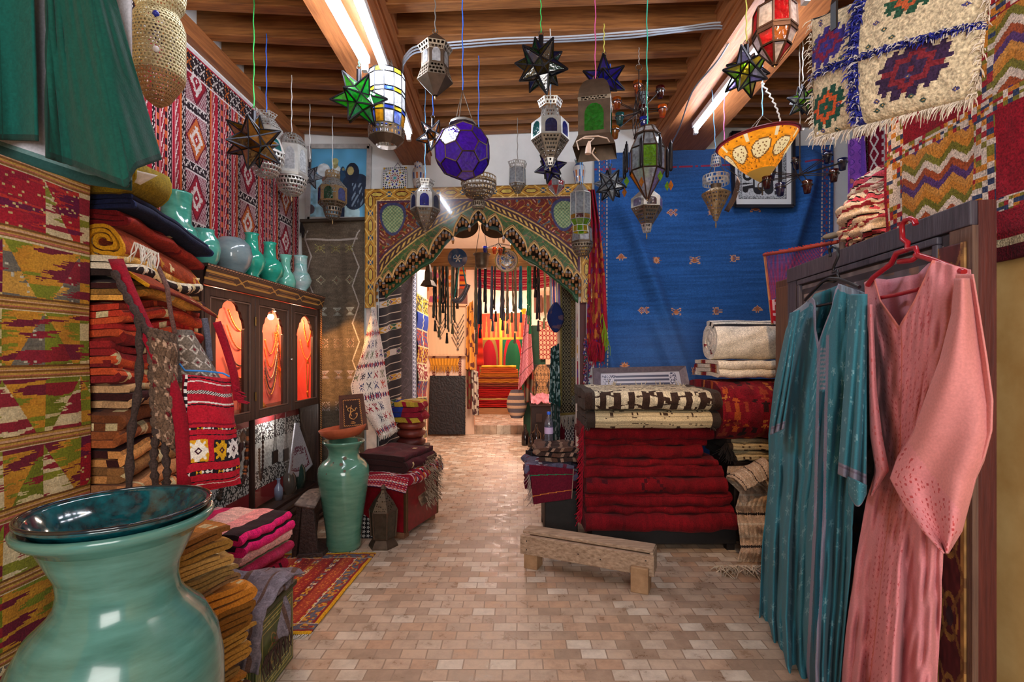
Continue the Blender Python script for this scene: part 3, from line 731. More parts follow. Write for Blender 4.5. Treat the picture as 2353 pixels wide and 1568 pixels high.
mb=MB();pk=[P(364,615,1.95),P(384,660,1.93),P(392,720,1.96),P(402,765,2.0)];mb.tube(np.array([np.array(pk[0])+(np.array(pk[1])-pk[0])*k for k in np.linspace(0,1,4)]+[np.array(pk[1])+(np.array(pk[2])-pk[1])*k for k in np.linspace(.2,1,6)]+[np.array(pk[3])]),.009,6,col=(110,80,74));mb.tube([P(470,732,2.12),P(478,780,2.14),P(482,830,2.15)],.012,6,col=(96,96,110));mb.build('braided_strap',mat_cloth(1.6),t)
mb=MB();mb.tube([P(412,836,1.96),P(425,852,1.97),P(470,853,2.0),P(512,858,2.05),P(528,866,2.06)],.004,6);mb.build('cord',mat((40,130,210),.5),t,label='bright blue tie cord')
t=thing('shoulder_bag','brown shaggy bag with cream lattice and braided fringe straps, beside the red strap','bag',P(365,900,1.84))
mb=MB();sheet(mb,[P(338,752,1.80),P(402,770,1.86),P(408,1040,1.86),P(352,1000,1.80)],lambda U,V:pat_greybag(U*.8,V*1.2)*np.array((.82,.70,.62)),50,80,fold=lambda U,V:-.03*np.sin(PI*U)-.01*wob(U*3,V*4,2));mb.build('pouch',mat_cloth(1.6),t,solid=.016)
mb=MB()
for a in([P(262,625,1.82),P(290,680,1.80),P(320,730,1.79),P(345,775,1.80)],[P(318,720,1.79),P(322,800,1.79),P(318,900,1.79),P(300,1000,1.80),P(296,1140,1.80)],[P(376,1000,1.83),P(384,1080,1.83),P(380,1150,1.83)],[P(360,985,1.80),P(352,1060,1.81),P(360,1140,1.81)]):
 a=np.array(a);k=np.linspace(0,len(a)-1,18);pp=np.stack([np.interp(k,np.arange(len(a)),a[:,i])for i in range(3)],1)
 mb.tube(pp,.012+.004*np.sin(np.arange(18)*2.2),6,col=(66,52,48))
mb.build('braided_strap',mat_cloth(1.8),t)
CBX,CB0,CB1=-1.82,2.90,4.58
DW=wood((44,30,26),(70,48,40),axis=2,scale=5,bump=.15,rough=.4)
DWY=wood((40,28,24),(64,44,38),axis=1,scale=5,bump=.15,rough=.4)
t=thing('display_cabinet','dark wooden wall cabinet with three arched glass doors glowing red inside','cabinet',(CBX-.15,(CB0+CB1)/2,0))
mb=MB();bx(-2.15,-2.135,CB0,CB1,.02,2.0,mb);mb.build('back_board',mat((150,22,26),.8),t)
mb=MB();bx(-2.14,CBX,CB0-.02,CB0,.02,2.0,mb);mb.build('side_panel',DW,t)
mb=MB();bx(-2.14,CBX,CB1,CB1+.02,.02,2.0,mb);mb.build('side_panel',DW,t)
for z0,z1 in((1.045,1.07),(.30,.33),(1.93,1.95)):
 mb=MB();bx(-2.14,CBX-.01,CB0,CB1,z0,z1,mb);mb.build('shelf',DWY,t)
mb=MB();bx(-2.13,-2.125,CB0,CB1,1.07,1.93,mb);mb.build('backing_cloth',mat((226,66,52),.75,var=.1,scale=6,sheen=.3),t,label='red cloth backing');mb=MB();bx(-2.13,CBX-.03,CB1-.006,CB1-.001,1.07,1.93,mb);mb.build('end_lining',mat((226,66,52),.75,var=.1,scale=6,sheen=.3),t)
def corn(U,V):
 C=base(U,(52,30,22));x=(U*4)%1;g=(190,140,60)
 for lo,hi in((.30,.38),(.66,.74)):C[(V>lo)&(V<hi)&(x<.72)]=g
 for lo,hi in((.42,.46),(.58,.62)):C[(V>lo)&(V<hi)&(x<.66)&(x>.06)]=(150,100,44)
 y=(V-.52)/.2;s=np.abs(x-.86)/.12
 C[(np.abs(s-np.abs(y))<.18)&(np.abs(y)<1.1)]=g
 C[(np.abs(y)<.35)&(s<.25)]=g
 C[V<.14]=np.where(((np.floor(U[V<.14]*110+V[V<.14]*9))%2==0)[:,None],(190,140,104),(90,56,40))
 return C
mb=MB();bx(-2.15,CBX+.012,CB0-.03,CB1+.03,1.90,2.0,mb);mb.build('cornice_core',DWY,t)
mb=MB();mb.grid(lambda U,V:np.stack([CBX+.014+.03*(1-V),CB0-.03+U*(CB1-CB0+.06),2.015-V*.115],1),420,28,corn);mb.build('cornice',mat_attr(.45,coat=.2),t,solid=.006,label='cornice with gold line ornament')
mb=MB();bx(-2.15,CBX+.045,CB0-.03,CB1+.03,2.0,2.02,mb);mb.build('top_board',DWY,t)
ARC=[(1,0),(1,.74),(1.08,.752),(1,.80),(.97,.82),(.84,.845),(.80,.875),(.74,.895),(.58,.905),(.55,.93),(.47,.95),(.32,.967),(.14,.98),(.07,.99),(0,1.0)]
def arch_door(y0,y1,zb,ztip,w,z0=1.04,z1=1.895,knob=None,hinges=()):
 yc=(y0+y1)/2;W=(y1-y0)/2;d=thick=.022
 mb=MB()
 pts=[(f*w,zb+g*(ztip-zb))for f,g in ARC]
 for sg in(-1,1):
  for(a,za),(b,zb_)in zip(pts[:-1],pts[1:]):
   P4=[(yc+sg*a,za),(yc+sg*(W-.05),za),(yc+sg*(W-.05),zb_),(yc+sg*b,zb_)]
   if sg<0:P4=P4[::-1]
   mb.prism(P4,lambda y,z:(CBX-.006,y,z),lambda y,z:(CBX-.024,y,z))
 bx(CBX-.024,CBX-.006,y0+.05,y1-.05,ztip,z1-.05,mb);bx(CBX-.024,CBX-.006,y0+.05,y1-.05,z0+.02,zb,mb)
 dr=mb.build('door',DW,t)
 mb=MB()
 for a,b in((y0+.003,y0+.055),(y1-.055,y1-.003)):bx(CBX-.026,CBX+.004,a,b,z0,z1,mb)
 for a,b in((z0,z0+.055),(z1-.055,z1)):bx(CBX-.026,CBX+.004,y0+.055,y1-.055,a,b,mb)
 mb.build('door_frame',DW,dr,bevel=.003)
 mb=MB()
 for a,b in(((y0+.062,z0+.062),(y0+.062,z1-.062)),((y1-.062,z0+.062),(y1-.062,z1-.062)),((y0+.062,z0+.062),(y1-.062,z0+.062)),((y0+.062,z1-.062),(y1-.062,z1-.062))):
  mb.bar((CBX-.002,a[0],a[1]),(CBX-.002,b[0],b[1]),.008)
 mb.build('moulding',mat((110,84,72),.35),dr)
 mb=MB();bx(CBX-.03,CBX-.027,yc-w*1.1,yc+w*1.1,zb-.01,ztip,mb);mb.build('glass_pane',mat_clearpane(),dr)
 if knob:mb=MB();mb.ball((CBX+.016,knob,1.45),.011);mb.bar((CBX,knob,1.45),(CBX+.012,knob,1.45),.007);mb.build('knob',mat((200,190,180),.3,1),dr)
 for z in hinges:mb=MB();mb.tube([(CBX+.008,y1,z-.03),(CBX+.008,y1,z+.03)],.006,8);mb.build('hinge',mat((150,120,70),.4,1),dr)
D3=(CB1-CB0)/3
arch_door(CB0,CB0+D3,1.10,1.85,.155,hinges=(1.2,1.72));arch_door(CB0+D3,CB0+2*D3,1.10,1.835,.155,knob=CB0+2*D3-.03);arch_door(CB0+2*D3,CB1,1.10,1.83,.155)
mb=MB();bx(CBX-.016,CBX-.012,CB0+.03,CB1-.03,.33,1.04,mb);mb.build('glass_pane',mat_clearpane(),t)
for a,b in((CB0-.01,CB0+.03),(CB1-.03,CB1+.012),(3.44,3.455)):mb=MB();bx(CBX-.03,CBX+.006,a,b,.3,1.04,mb);mb.build('post',DW,t)
def rope(U,V):return np.where(((np.floor(V*150+U*2))%2==0)[:,None],(150,104,52),(52,30,22))
mb=MB();mb.grid(lambda U,V:np.stack([CBX+.012+.012*np.sin(U*PI),CB1+U*.022-.006,.35+V*1.55],1),6,300,rope);mb.build('rope_moulding',mat_attr(.5),t,solid=.004)
mb=MB();bx(-2.14,CBX+.03,CB0-.02,CB1+.03,.0,.30,mb)
for k,z in enumerate((.30,.27,.2,.06)):bx(CBX,CBX+.05+.012*(k%2),CB0-.02,CB1+.04,z-.012,z+.012,mb)
mb.build('plinth',DWY,t)
def speck(U,V):
 n=vno(U*170,V*75,3)+.5*vno(U*300,V*140,5)
 S=np.where((n>.78)[:,None],(206,200,196),(44,38,40));Wt=base(U,(190,184,180))*(1+.3*(vno(U*120,V*60,9)-.5))[:,None]
 C=base(U,(130,22,28));v=V+.02*np.sin(U*3)
 C=np.where(((v>.13)&(v<.34))[:,None],S,C);C=np.where(((v>=.34)&(v<.64))[:,None],Wt,C);C=np.where(((v>=.64)&(v<.83))[:,None],S,C)
 return C
hang('display_cloth','speckled black and white cloth with red bands lining the cabinet behind the lower glass','cloth',[(-2.0,CB0+.03,1.03),(-2.0,CB1-.03,1.03),(-1.93,CB1-.03,.36),(-1.93,CB0+.03,.36)],speck,340,150,fuzz=.6,thick=.004)
def catenary(a,b,sag,n=14):
 a,b=np.array(a,float),np.array(b,float);k=np.linspace(0,1,n);p=a+np.outer(k,b-a);p[:,2]-=sag*4*k*(1-k);return p
GOLD=mat((214,150,62),.3,.8,var=.2,bump=0);AMB=mat((206,110,50),.35,0,var=.3,scale=60,bump=0);SIL=mat((190,170,150),.35,.8,bump=0);BEADD=mat((70,40,34),.4,0,var=.3,scale=60,bump=0)
def proj(p):
 """from the door plane to the backing (or the lined end) straight behind it"""
 p=np.array(p,float);k=2.112/1.82
 if p[1]*k>CB1-.015:k=(CB1-.015)/p[1]
 return np.array((CBX*k,p[1]*k,EYE+(p[2]-EYE)*k))
def necklace(pts,r,m,label,group,bead=True,pend=None,x=None):
 if pts[0][0]<-2.1:pts=[proj(q)for q in pts]
 o=thing('necklace',label,'necklace',pts[len(pts)//2],group)
 mb=MB();pts=np.array(pts)
 if bead:
  n=max(8,int(np.linalg.norm(np.diff(pts,axis=0),axis=1).sum()/(r*2.6)))
  n=min(n,46);k=np.linspace(0,len(pts)-1,n*3+1);pp=np.stack([np.interp(k,np.arange(len(pts)),pts[:,i])for i in range(3)],1)
  rad=np.where(np.arange(len(pp))%3==0,r*.45,r);mb.tube(pp,rad,6)
 else:mb.tube(pts,r,6)
 mb.build('strand',m,o)
 if pend is not None:
  mb=MB();c=pts[len(pts)//2]-np.array((0,0,pend*.8));mb.prism([(-pend*.55,.5*pend),(0,pend),(pend*.55,.5*pend),(pend*.35,-.4*pend),(0,-pend),(-pend*.35,-.4*pend)],lambda y,z:(c[0]+.006,c[1]+y,c[2]+z),lambda y,z:(c[0]-.004,c[1]+y,c[2]+z));mb.build('pendant',GOLD,o)
xn=-2.115
for j,(y0,y1,z,sg)in enumerate(((3.14,3.40,1.72,.10),(3.13,3.40,1.62,.12),(3.12,3.40,1.52,.13),(3.12,3.41,1.43,.12),(3.16,3.41,1.36,.14))):
 necklace(catenary((xn,y0,z+.06),(xn,y1,z),sg),.007,(GOLD,AMB,BEADD,AMB,GOLD)[j],'draped bead necklace on red cloth behind the first arched door, '+['topmost','second from top','middle one','second from bottom','lowest'][j],'necklaces in the first door')
for j in range(4):
 y=3.28+j*.035;necklace([(xn,y,1.34),(xn+.004,y+.002,1.22),(xn,y,1.12)],.006,(BEADD,SIL,AMB,BEADD)[j],'straight bead strand hanging low behind the first arched door','straight strands in the first door')
for j,(z,sg,m)in enumerate(((1.60,.16,GOLD),(1.54,.2,AMB),(1.46,.2,SIL),(1.40,.22,BEADD),(1.34,.2,GOLD))):
 necklace(catenary((xn,3.60,z),(xn,3.80,z+.12),sg),.006,m,'looped necklace on red cloth behind the brightest arched door, '+['topmost','second from top','middle one','second from bottom','lowest'][j],'necklaces in the middle door')
for j in range(4):
 necklace([(xn,3.74+j*.02,1.66),(xn+.003,3.80+j*.025,1.4-j*.01),(xn,3.83+j*.03,1.24-j*.015)],.005,(AMB,GOLD,BEADD,GOLD)[j],'slanting bead strand behind the brightest arched door','slanting strands in the middle door',pend=.022)
necklace(catenary((xn,4.24,1.78),(xn,4.42,1.78),.18),.006,GOLD,'gold pendant necklace hanging at the top of the third arched door','necklaces in the third door',pend=.03)
necklace(catenary((xn,4.18,1.62),(xn,4.46,1.62),.17),.007,AMB,'amber bead necklace below the gold pendant in the third arched door','necklaces in the third door',pend=.025)
necklace(catenary((xn,4.30,1.42),(xn,4.36,1.42),.25),.003,GOLD,'thin gold chain with bar pendant low in the third arched door','necklaces in the third door',bead=False,pend=.03)
necklace([(xn,4.45,1.70),(xn,4.46,1.4),(xn,4.45,1.12)],.007,AMB,'long amber strand at the side of the third arched door','necklaces in the third door')
for(y,h,r,m,lb)in((3.62,.13,.03,SIL,'small silver flask standing behind the brightest arched door'),(3.86,.07,.035,GOLD,'small gold box standing behind the brightest arched door'),(4.40,.05,.03,GOLD,'small brass incense cup standing behind the third arched door'),(3.18,.06,.04,SIL,'pale trinket dish standing behind the first arched door')):
 mb=MB();mb.lathe([(.001,0),(r,0),(r*1.1,h*.3),(r*.7,h*.6),(r*.35,h*.8),(r*.45,h),(.001,h)],14,(-1.98,y,1.07));tag(mb.build('trinket',m),lb,'trinket')
t2=thing('cabinet_lamp','bare glowing bulb inside the cabinet behind the middle arched door','lamp',(-1.97,3.99,1.79));mb=MB();mb.ball((-1.97,3.99,1.79),.024,12,8);mb.build('bulb',mat_emit((255,190,110),60),t2);mb=MB();mb.tube([(-1.97,3.99,1.81),(-1.97,3.99,1.93)],.012,8);mb.build('socket',BEADD,t2)
for j,(p,r,m,lb)in enumerate((([P(590,985,3.46),P(578,1085,3.42),P(556,1120,3.35),P(543,1100,3.3),P(560,990,3.4)],.017,BEADD,'thick dark bead necklace hanging behind the lower glass'),([P(578,1000,3.45),P(572,1060,3.43),P(566,1095,3.40)],.014,AMB,'amber bead strand hanging behind the lower glass'),([P(608,1030,3.60),P(614,1075,3.60),P(624,1110,3.62),P(640,1075,3.65),P(646,1000,3.65)],.008,BEADD,'dark necklace with square charms behind the lower glass'),([P(500,1140,3.1),P(512,1150,3.12),P(520,1120,3.14)],.014,BEADD,'dark bead strand just beside the red bag'))):
 p=np.array(p);p[:,0]=np.minimum(p[:,0],-1.86)
 k=np.linspace(0,len(p)-1,24);pp=np.stack([np.interp(k,np.arange(len(p)),p[:,i])for i in range(3)],1)
 for _ in range(3):pp[1:-1]=(pp[:-2]+2*pp[1:-1]+pp[2:])/4
 necklace(pp,r,m,lb,None)
for j,(u,v)in enumerate(((632,1050),(657,1045))):
 o=thing('pendant','square dark leather pendant on a cord behind the lower glass, '+['beside the charm necklace','beside the white pouch'][j],'pendant',P(u,v,3.7));y=(CBX-.06)*FX/(u-CX)
 z=EYE-(v-CY)/FX*y;mb=MB();mb.box((CBX-.06,y,z),(.012,.085,.10));mb.build('plaque',mat((40,32,32),.5),o,bevel=.004);mb=MB();mb.tube([(CBX-.06,y-.02,z+.05),(CBX-.06,y,1.02),(CBX-.06,y+.02,z+.05)],.003,5);mb.build('cord',mat((40,30,30),.8),o)
def pouch(U,V):
 C=base(U,(206,204,214));m=(V>.5)&(V<.66)&(np.abs(U-.5)<.3);C[m]=np.where((hsh(np.floor(U[m]*26),np.floor(V[m]*40),2)>.4)[:,None],(130,70,90),C[m])
 e=np.minimum(np.minimum(U,1-U),(1-V)*1.2);z=(e>.08)&(e<.11+.04*(np.floor((U+V)*26)%2))&(V>.55);C[z]=(130,50,70);return C
pq=[onx(u,v,CBX-.05)for u,v in((678,972),(684,972),(718,1068),(663,1088))]
hang('embroidered_pouch','white pointed cloth pouch with purple embroidery hanging behind the lower glass','pouch',pq,pouch,44,60,thick=.01,fold=lambda U,V:.02*np.sin(PI*U)*V,edge=lambda U,V:np.stack([0*U,0*U,-.07*V**6*np.sin(PI*U)],1))
for(u,h,r,c,lb)in((640,.17,.035,(150,160,190),'clear glass bottle with label standing on the cabinet floor behind glass'),(664,.26,.06,(70,64,62),'dark pottery jug standing on the cabinet floor behind glass'),(686,.30,.06,(40,70,62),'dark green jar standing on the cabinet floor behind glass'),(668,.10,.05,(120,116,120),'small round pot in front of the dark jug behind glass')):
 y=(CBX-.09)*FX/(u-CX);mb=MB();mb.lathe([(.001,0),(r*.8,0),(r,h*.3),(r*.9,h*.55),(r*.35,h*.75),(r*.35,h*.92),(r*.5,h),(r*.4,h)],20,(CBX-.09,y,.33));tag(mb.build('jar',glaze(c)),lb,'jar')
def pot(name,label,u,vb,prof,m,x=-1.98,zb=2.02,parts=(),n=36):
 Y=x*FX/(u-CX);s=Y/FX
 o=thing(name,label,'vase',(x,Y,zb))
 mb=MB();pr=[(.001,0)]+[(r*s,h*s)for r,h in prof]
 mb.lathe(pr+[(pr[-1][0]*.82,pr[-1][1]-.004),(pr[-1][0]*.75,pr[-1][1]-.05)],n,(x,Y,zb));mb.build('body',m,o)
 for(kind,a)in parts:
  if kind=='handle':
   for sgn in a[0]:
    mb=MB();th=np.linspace(-PI/2,PI/2,9);mb.tube([(x+.3*sgn*(a[1]+a[3]*math.cos(q))*s,Y+sgn*(a[1]+a[3]*math.cos(q))*s*-.95,zb+(a[2]+a[4]*math.sin(q))*s)for q in th],3.2*s,6);mb.build('handle',m,o)
 return o
TE=glaze((30,150,124),(52,178,150));TE2=glaze((60,140,124),(88,170,150));DT=glaze((30,96,74),(60,140,116));GY=glaze((112,130,136),(140,158,160));CE=glaze((96,190,164),(128,206,184));CW=glaze((214,220,220),(90,180,170),scale=5)
pot('jar','dark green wide-mouthed jar half hidden behind the olive rolled rug',345,520,[(24,0),(34,30),(36,60),(28,84),(34,96)],DT)
pot('jar','tall green jar with a straight neck and small handle above the blue-edged rug',405,580,[(26,0),(40,22),(46,56),(42,78),(31,92),(30,130),(32,158),(33,162)],glaze((40,120,100),(80,166,146)),parts=(('handle',((-1,),30,130,12,18)),))
pot('vase','round sea-green vase with short rim next to the grey globe vase',468,590,[(18,0),(20,6),(31,26),(35,48),(31,70),(22,84),(22,94)],TE2)
pot('vase','smooth grey globe-shaped vase on the cabinet',532,612,[(22,0),(24,8),(39,30),(44,52),(40,74),(26,90),(16,93)],GY)
pot('vase','bright teal footed bottle vase with ribbed neck beside the grey globe',578,630,[(21,0),(22,5),(15,18),(26,34),(30,50),(25,66),(15,76),(13,108),(16,114)],TE,parts=(('handle',((-1,),14,92,8,12)),))
pot('vase','bright teal footed bottle vase, second one, in front of the pale green bottle',620,644,[(20,0),(20,5),(15,16),(28,28),(31,42),(26,58),(14,68),(12,96),(15,104)],TE,parts=(('handle',((-1,),13,84,8,11)),))
pot('vase','pale celadon bottle vase with flared neck between teal and white vases',656,656,[(14,0),(21,10),(23,24),(19,38),(11,50),(10,72),(14,85)],CE)
pot('vase','white vase with turquoise stained side at the end of the cabinet top',691,668,[(20,0),(19,5),(12,14),(20,24),(24,36),(19,50),(14,57),(14,86),(16,92)],CW,parts=(('handle',((-1,),13,74,7,10)),))
def lvase(name,label,c,prof,m,n=64,cat='vase'):
 o=thing(name,label,cat,c);mb=MB();mb.lathe(prof,n,c);mb.build('body',m,o);return o
Y=1.32;s=Y/FX;zr=EYE-(1183-CY)*s;xc=(277-CX)*s
VG=mat((62,106,96),.2,var=.12,scale=5,bump=.04,coat=.45,c2=(84,134,126),stretch=(1,1,6))
o=lvase('floor_vase','huge celadon green vase with flared rim standing below the triangle-patterned kilim',(xc,Y,0),[(.001,0),(.13,0),(.135,.02),(.15,.12),(.19,.30),(.225,.46),(.238,.57),(.236,.65),(.222,.73),(.190,.795),(.150,.835),(.133,.865),(.128,.90),(.134,.95),(.150,.99),(.176,1.03),(.2,zr-.03),(.211,zr-.018),(.213,zr-.006),(.206,zr),(.196,zr-.002),(.18,zr-.03),(.13,.93),(.12,.86)],VG)
PLT=mat((10,30,36),.12,var=.3,scale=30,bump=.03,coat=.8,c2=(10,84,92))
o=thing('platter','dark teal glazed platter lying in the mouth of the huge green vase','plate',(xc,Y,zr-.05))
mb=MB();mb.lathe([(.001,zr-.10),(.09,zr-.095),(.15,zr-.05),(.17,zr-.02),(.185,zr+.012),(.196,zr+.022),(.203,zr+.021),(.206,zr+.014),(.188,zr+.002),(.165,zr-.03),(.14,zr-.06),(.08,zr-.088),(.001,zr-.09)],64,(xc,Y,0));mb.build('body',PLT,o)
mb=MB();a=np.arange(64)*2*PI/64;mb.tube(np.stack([xc+.2025*np.cos(a),Y+.2025*np.sin(a),0*a+zr+.022],1),.0045,6,closed=True);mb.build('rim',glaze((14,26,34)),o)
ex=np.array((.42,.907,0));el=np.array((.907,-.42,0))
och=[((150,96,44),3,.05),((184,128,58),2,.045),((130,74,40),3,.05),((176,116,40),3,.06),((196,148,74),3,.05),((180,130,54),3,.06),((196,144,60),3,.055),((188,122,40),4,.10),((206,132,44),3,.085),((150,110,70),2,.03),((206,164,92),3,.05),((196,152,82),3,.05),((186,136,60),2,.045),((196,126,56),2,.045)]
lb=['maroon-brown folded rug at the bottom of the ochre stack','ochre rug near the bottom of the stack behind the vase','brown folded rug with pale flecks low in the ochre stack','golden folded rug low in the ochre stack, with pale fringe','sand yellow folded rug below the middle of the ochre stack','mustard rug folded thin in the ochre stack','golden brown rug in the middle of the ochre stack','thick orange rug with big loops in the ochre stack','orange folded rug with looped edge above the thickest one','black and white fringed rug between ochre ones','pale gold folded rug near the top of the ochre stack','speckled yellow rug near the top of the ochre stack','mustard rug second from the top of the ochre stack','small tan rug on top of the ochre stack']
z=.10
for i,((c,n,h),l)in enumerate(zip(och,lb)):
 off=(.03,-.02,.02,0,-.01,.03,.05,.03,.02,-.02,-.03,-.04,-.05,-.06)[i]
 folded('folded_rug',l,'rug',np.array((-1.22,1.62,z))+el*-.10+ex*(-.05+off),ex,el,.38,.34,n,h/n*.74,pat=edged([tuple(q*.85 for q in c),tuple(q*.6 for q in c),c,(206,186,140)],tuple(q*(.9,.72,1.0)[i%3]for q in c),60+i,(.2,.45)[i%2]),seed=70+i,nl=20,pitch=h/n,sub=2,group='ochre rugs stacked behind the big vase',wobble=.02,jit=.2)
 z+=h
mb=MB();bx(-1.62,-1.12,1.52,2.0,0,.10,mb);tag(mb.build('low_bench',wood((90,60,36),(120,84,50)),bevel=.01),'low wooden board under the ochre rug stack','bench')
mb=MB()
for(u,v,Yd)in((480,1200,1.9),(500,1265,1.92),(520,1370,1.93),(528,1440,1.93),(395,1300,1.6),(400,1330,1.6)):fringe(mb,P(u-10,v,Yd),P(u+8,v-6,Yd),9,.035,.0028,(206,196,170)if u>420 else(60,44,40),.5,(.5,-.3,-1),seed=u)
o=tag(mb.build('rug_fringe',mat_cloth(.4)),'loose pale fringe threads hanging from the ochre rugs','fringe')
def pat_pink(U,V):
 C=stripes(V*2.02,[(3,(232,176,170)),(1.2,(170,40,80)),(.6,(226,160,150)),(.5,(120,120,90)),(1.6,(226,30,110)),(1.5,(40,22,30)),(1.2,(232,150,150)),(2,(226,180,172)),(1,(200,30,90))]);return C*(1+.2*(vno(U*90,V*160,3)-.5))[:,None]
pk=[((0,.14),(110,16,40),'dark red wool blanket with black folds under the pink ones',3),((.14,.12),(130,18,44),'crimson wool blanket folded in the pink stack',3),((.26,.10),(150,20,54),'wine red blanket with black patches in the pink stack',3),((.36,.12),None,'magenta, black and pink striped blanket in the pink stack',4),((.48,.11),None,'pale pink striped blanket on top of the folded pink stack',4)]
for i,((z0,h),c,l,n)in enumerate(pk):
 p=(lambda U,V:pat_pink(U,V*1.7+.25))if i==3 else pat_pink if i==4 else edged([c,c,tuple(q*.5 for q in c),(40,14,24)],c,80+i,.1)
 d=np.array((.18,.98,0));e2=np.array((.98,-.18,0))
 folded('folded_blanket',l,'blanket',np.array((-1.80,2.72,z0+.02))+e2*(.02*(i%2)),e2,-d,.44+.015*i,.40,n,h/n*.9,pat=p,seed=90+i,nl=24,pitch=h/n,sub=2,wobble=.018,group='blankets in the pink stack',jit=.1)
def pat_chest(U,V):
 C=base(U,(70,82,40));e=np.minimum(np.minimum(U,1-U)*1.3,np.minimum(V,1-V))
 for a,b in((.03,.045),(.09,.10),(.13,.145),(.2,.21)):C[(e>a)&(e<b)]=(176,160,90)
 r=np.hypot((U-.5)*1.2,V-.5);th=np.arctan2(V-.5,U-.5)
 C[(np.abs(r-.18-.05*np.cos(th*6))<.014)]=(150,120,60);C[(r<.13)&(np.sin(th*8+r*40)>.5)]=(130,60,40)
 C[(e<.13)&(e>.1)&(np.sin((U+V)*60)>.4)]=(120,130,70)
 return C*(1+.3*(vno(U*20,V*20,4)-.5))[:,None]
t=thing('painted_chest','dark green chest painted with fine gold lines, draped with a grey scarf','chest',(-1.3,2.26,0))
mb=MB();bx(-1.58,-1.105,2.09,2.46,0,.36,mb);mb.build('body',mat((46,52,28),.5,var=.3),t,bevel=.008)
for q in([(-1.102,2.1,.35),(-1.102,2.45,.35),(-1.102,2.45,.01),(-1.102,2.1,.01)],[(-1.57,2.087,.35),(-1.115,2.087,.35),(-1.115,2.087,.01),(-1.57,2.087,.01)]):
 mb=MB();sheet(mb,q,pat_chest,90,90);mb.build('painted_panel',mat_attr(.45,coat=.1),t,solid=.004)
mb=MB();bx(-1.6,-1.09,2.08,2.475,.36,.385,mb);mb.build('lid',mat((52,56,30),.5,var=.3),t,bevel=.006)
def scarf(U,V):
 C=base(U,(118,110,120));C=np.where((np.abs((U*5)%1-.5)<.1)[:,None],(96,74,66),C);C[(V>.62)&(U>.4)&(U<.55)]=(110,84,60);C[(V>.55)&(U<.25)]=(76,88,110);return C*(1+.3*(vno(U*50,V*50,8)-.5))[:,None]
t=thing('scarf','crumpled grey and brown scarf with long fringe thrown over the green chest','scarf',(-1.3,2.25,.39))
mb=MB()
def fs(U,V):
 x=-1.60+U*.56;a=V*1.25
 y=np.where(a<.75,2.47-a*.52,2.08-.015*np.sin((a-.75)*4));z=np.where(a<.75,.40+.06*np.sin(a/.75*PI),.40-(a-.75)*.42)
 z=z+.030*wob(U*2,V*2,21)*(a<.85)+.03*(a<.75);y=y-.015*wob(U*3,V*2,23)-.02
 return np.stack([x+.02*wob(V*1.5,U*2,25),y,z],1)
mb.grid(fs,70,60,scarf);mb.build('cloth',mat_cloth(1.0),t,solid=.006)
mb=MB()
def fs2(U,V):
 a=V;x=-1.35+U*.22+np.where(a>.55,.10*(a-.55)/.45,a*.3);x=np.minimum(x,-1.075+.01*np.sin(U*9));z=np.where(a<.55,.43+.02*np.sin(a*9),.43-(a-.55)*.5)+.02*wob(U*2,V*2,31);y=2.15+U*.25-a*.05
 return np.stack([x,y,z],1)
mb.grid(fs2,40,40,scarf);mb.build('cloth_end',mat_cloth(1.0),t,solid=.006)
mb=MB();fringe(mb,(-1.55,2.055,.21),(-1.16,2.055,.20),46,.13,.0032,(64,48,42),.18);mb.build('fringe',mat_cloth(.4),t);mb=MB();fringe(mb,(-1.08,2.14,.20),(-1.075,2.38,.20),26,.10,.003,(70,52,46),.12,seed=9);mb.build('fringe',mat_cloth(.4),t)
def pat_floor_rug(U,V):
 C=stripes(U*1.0+.02*np.sin(V*40),[(2,(150,40,34))])
 k=np.floor(U*11);x=(U*11)%1
 C=choose(k,[(156,44,36),(130,34,34),(164,62,40)])
 m=np.abs(x-.5)<.26;cell=np.floor(V*46);mm=m&((np.floor((x*8))+cell)%3!=0);cc=choose(np.floor(hsh(k,cell,3)*5),[(206,186,150),(196,140,40),(150,48,40),(110,100,110),(214,170,60)])
 od=(k%2==1)&mm;C[od]=cc[od]
 ev=(k%2==0)&(hsh(np.floor(U*80),np.floor(V*90),5)>.75)&(np.abs(x-.5)<.35);C[ev]=(196,110,50)
 for e_,w in((1-U,.14),(V*1.4,.12),((1-V)*1.4,.12)):
  b=e_<w;cell=np.floor((U if e_ is not(1-U)else V)*30)
  B=np.where((vno(U*44,V*54,7)>.5)[:,None],(96,92,104),choose(np.floor(hsh(np.floor(U*50),np.floor(V*60),9)*4),[(196,140,40),(150,40,34),(110,70,60),(196,130,50)]));C[b]=B[b]
  C[(e_>w)&(e_<w+.010)]=(214,196,170);C[e_<.03]=(206,150,20);C[(e_>.03)&(e_<.045)]=(130,30,34)
 return C*(1+.25*(vno(U*160,V*200,4)-.5))[:,None]
zq=.007
hang('floor_rug','small red striped rug with yellow edge lying on the tile floor before the cabinet','rug',[(-1.80,3.72,zq),(-1.06,3.74,zq),(-1.105,2.66,zq),(-1.86,2.62,zq)],pat_floor_rug,150,240,thick=.009,fold=lambda U,V:.004*wob(U*2,V*3,6))
mb=MB();fringe(mb,(-1.8,3.72,.006),(-1.07,3.74,.006),70,.035,.003,(206,200,190),.3,(0,1,-.02));fringe(mb,(-1.4,2.64,.006),(-1.1,2.66,.006),30,.04,.003,(206,200,190),.3,(0,-1,-.02),5);tag(mb.build('rug_fringe',mat_cloth(.4)),'short white fringe along the ends of the small floor rug','fringe')
t=thing('carved_book_stand','dark carved wooden stand leaning by the plinth beside the celadon floor vase','stand',(-1.58,3.82,0))
CW_=mat((40,28,26),.5,c2=(70,50,44),scale=60,bump=.8)
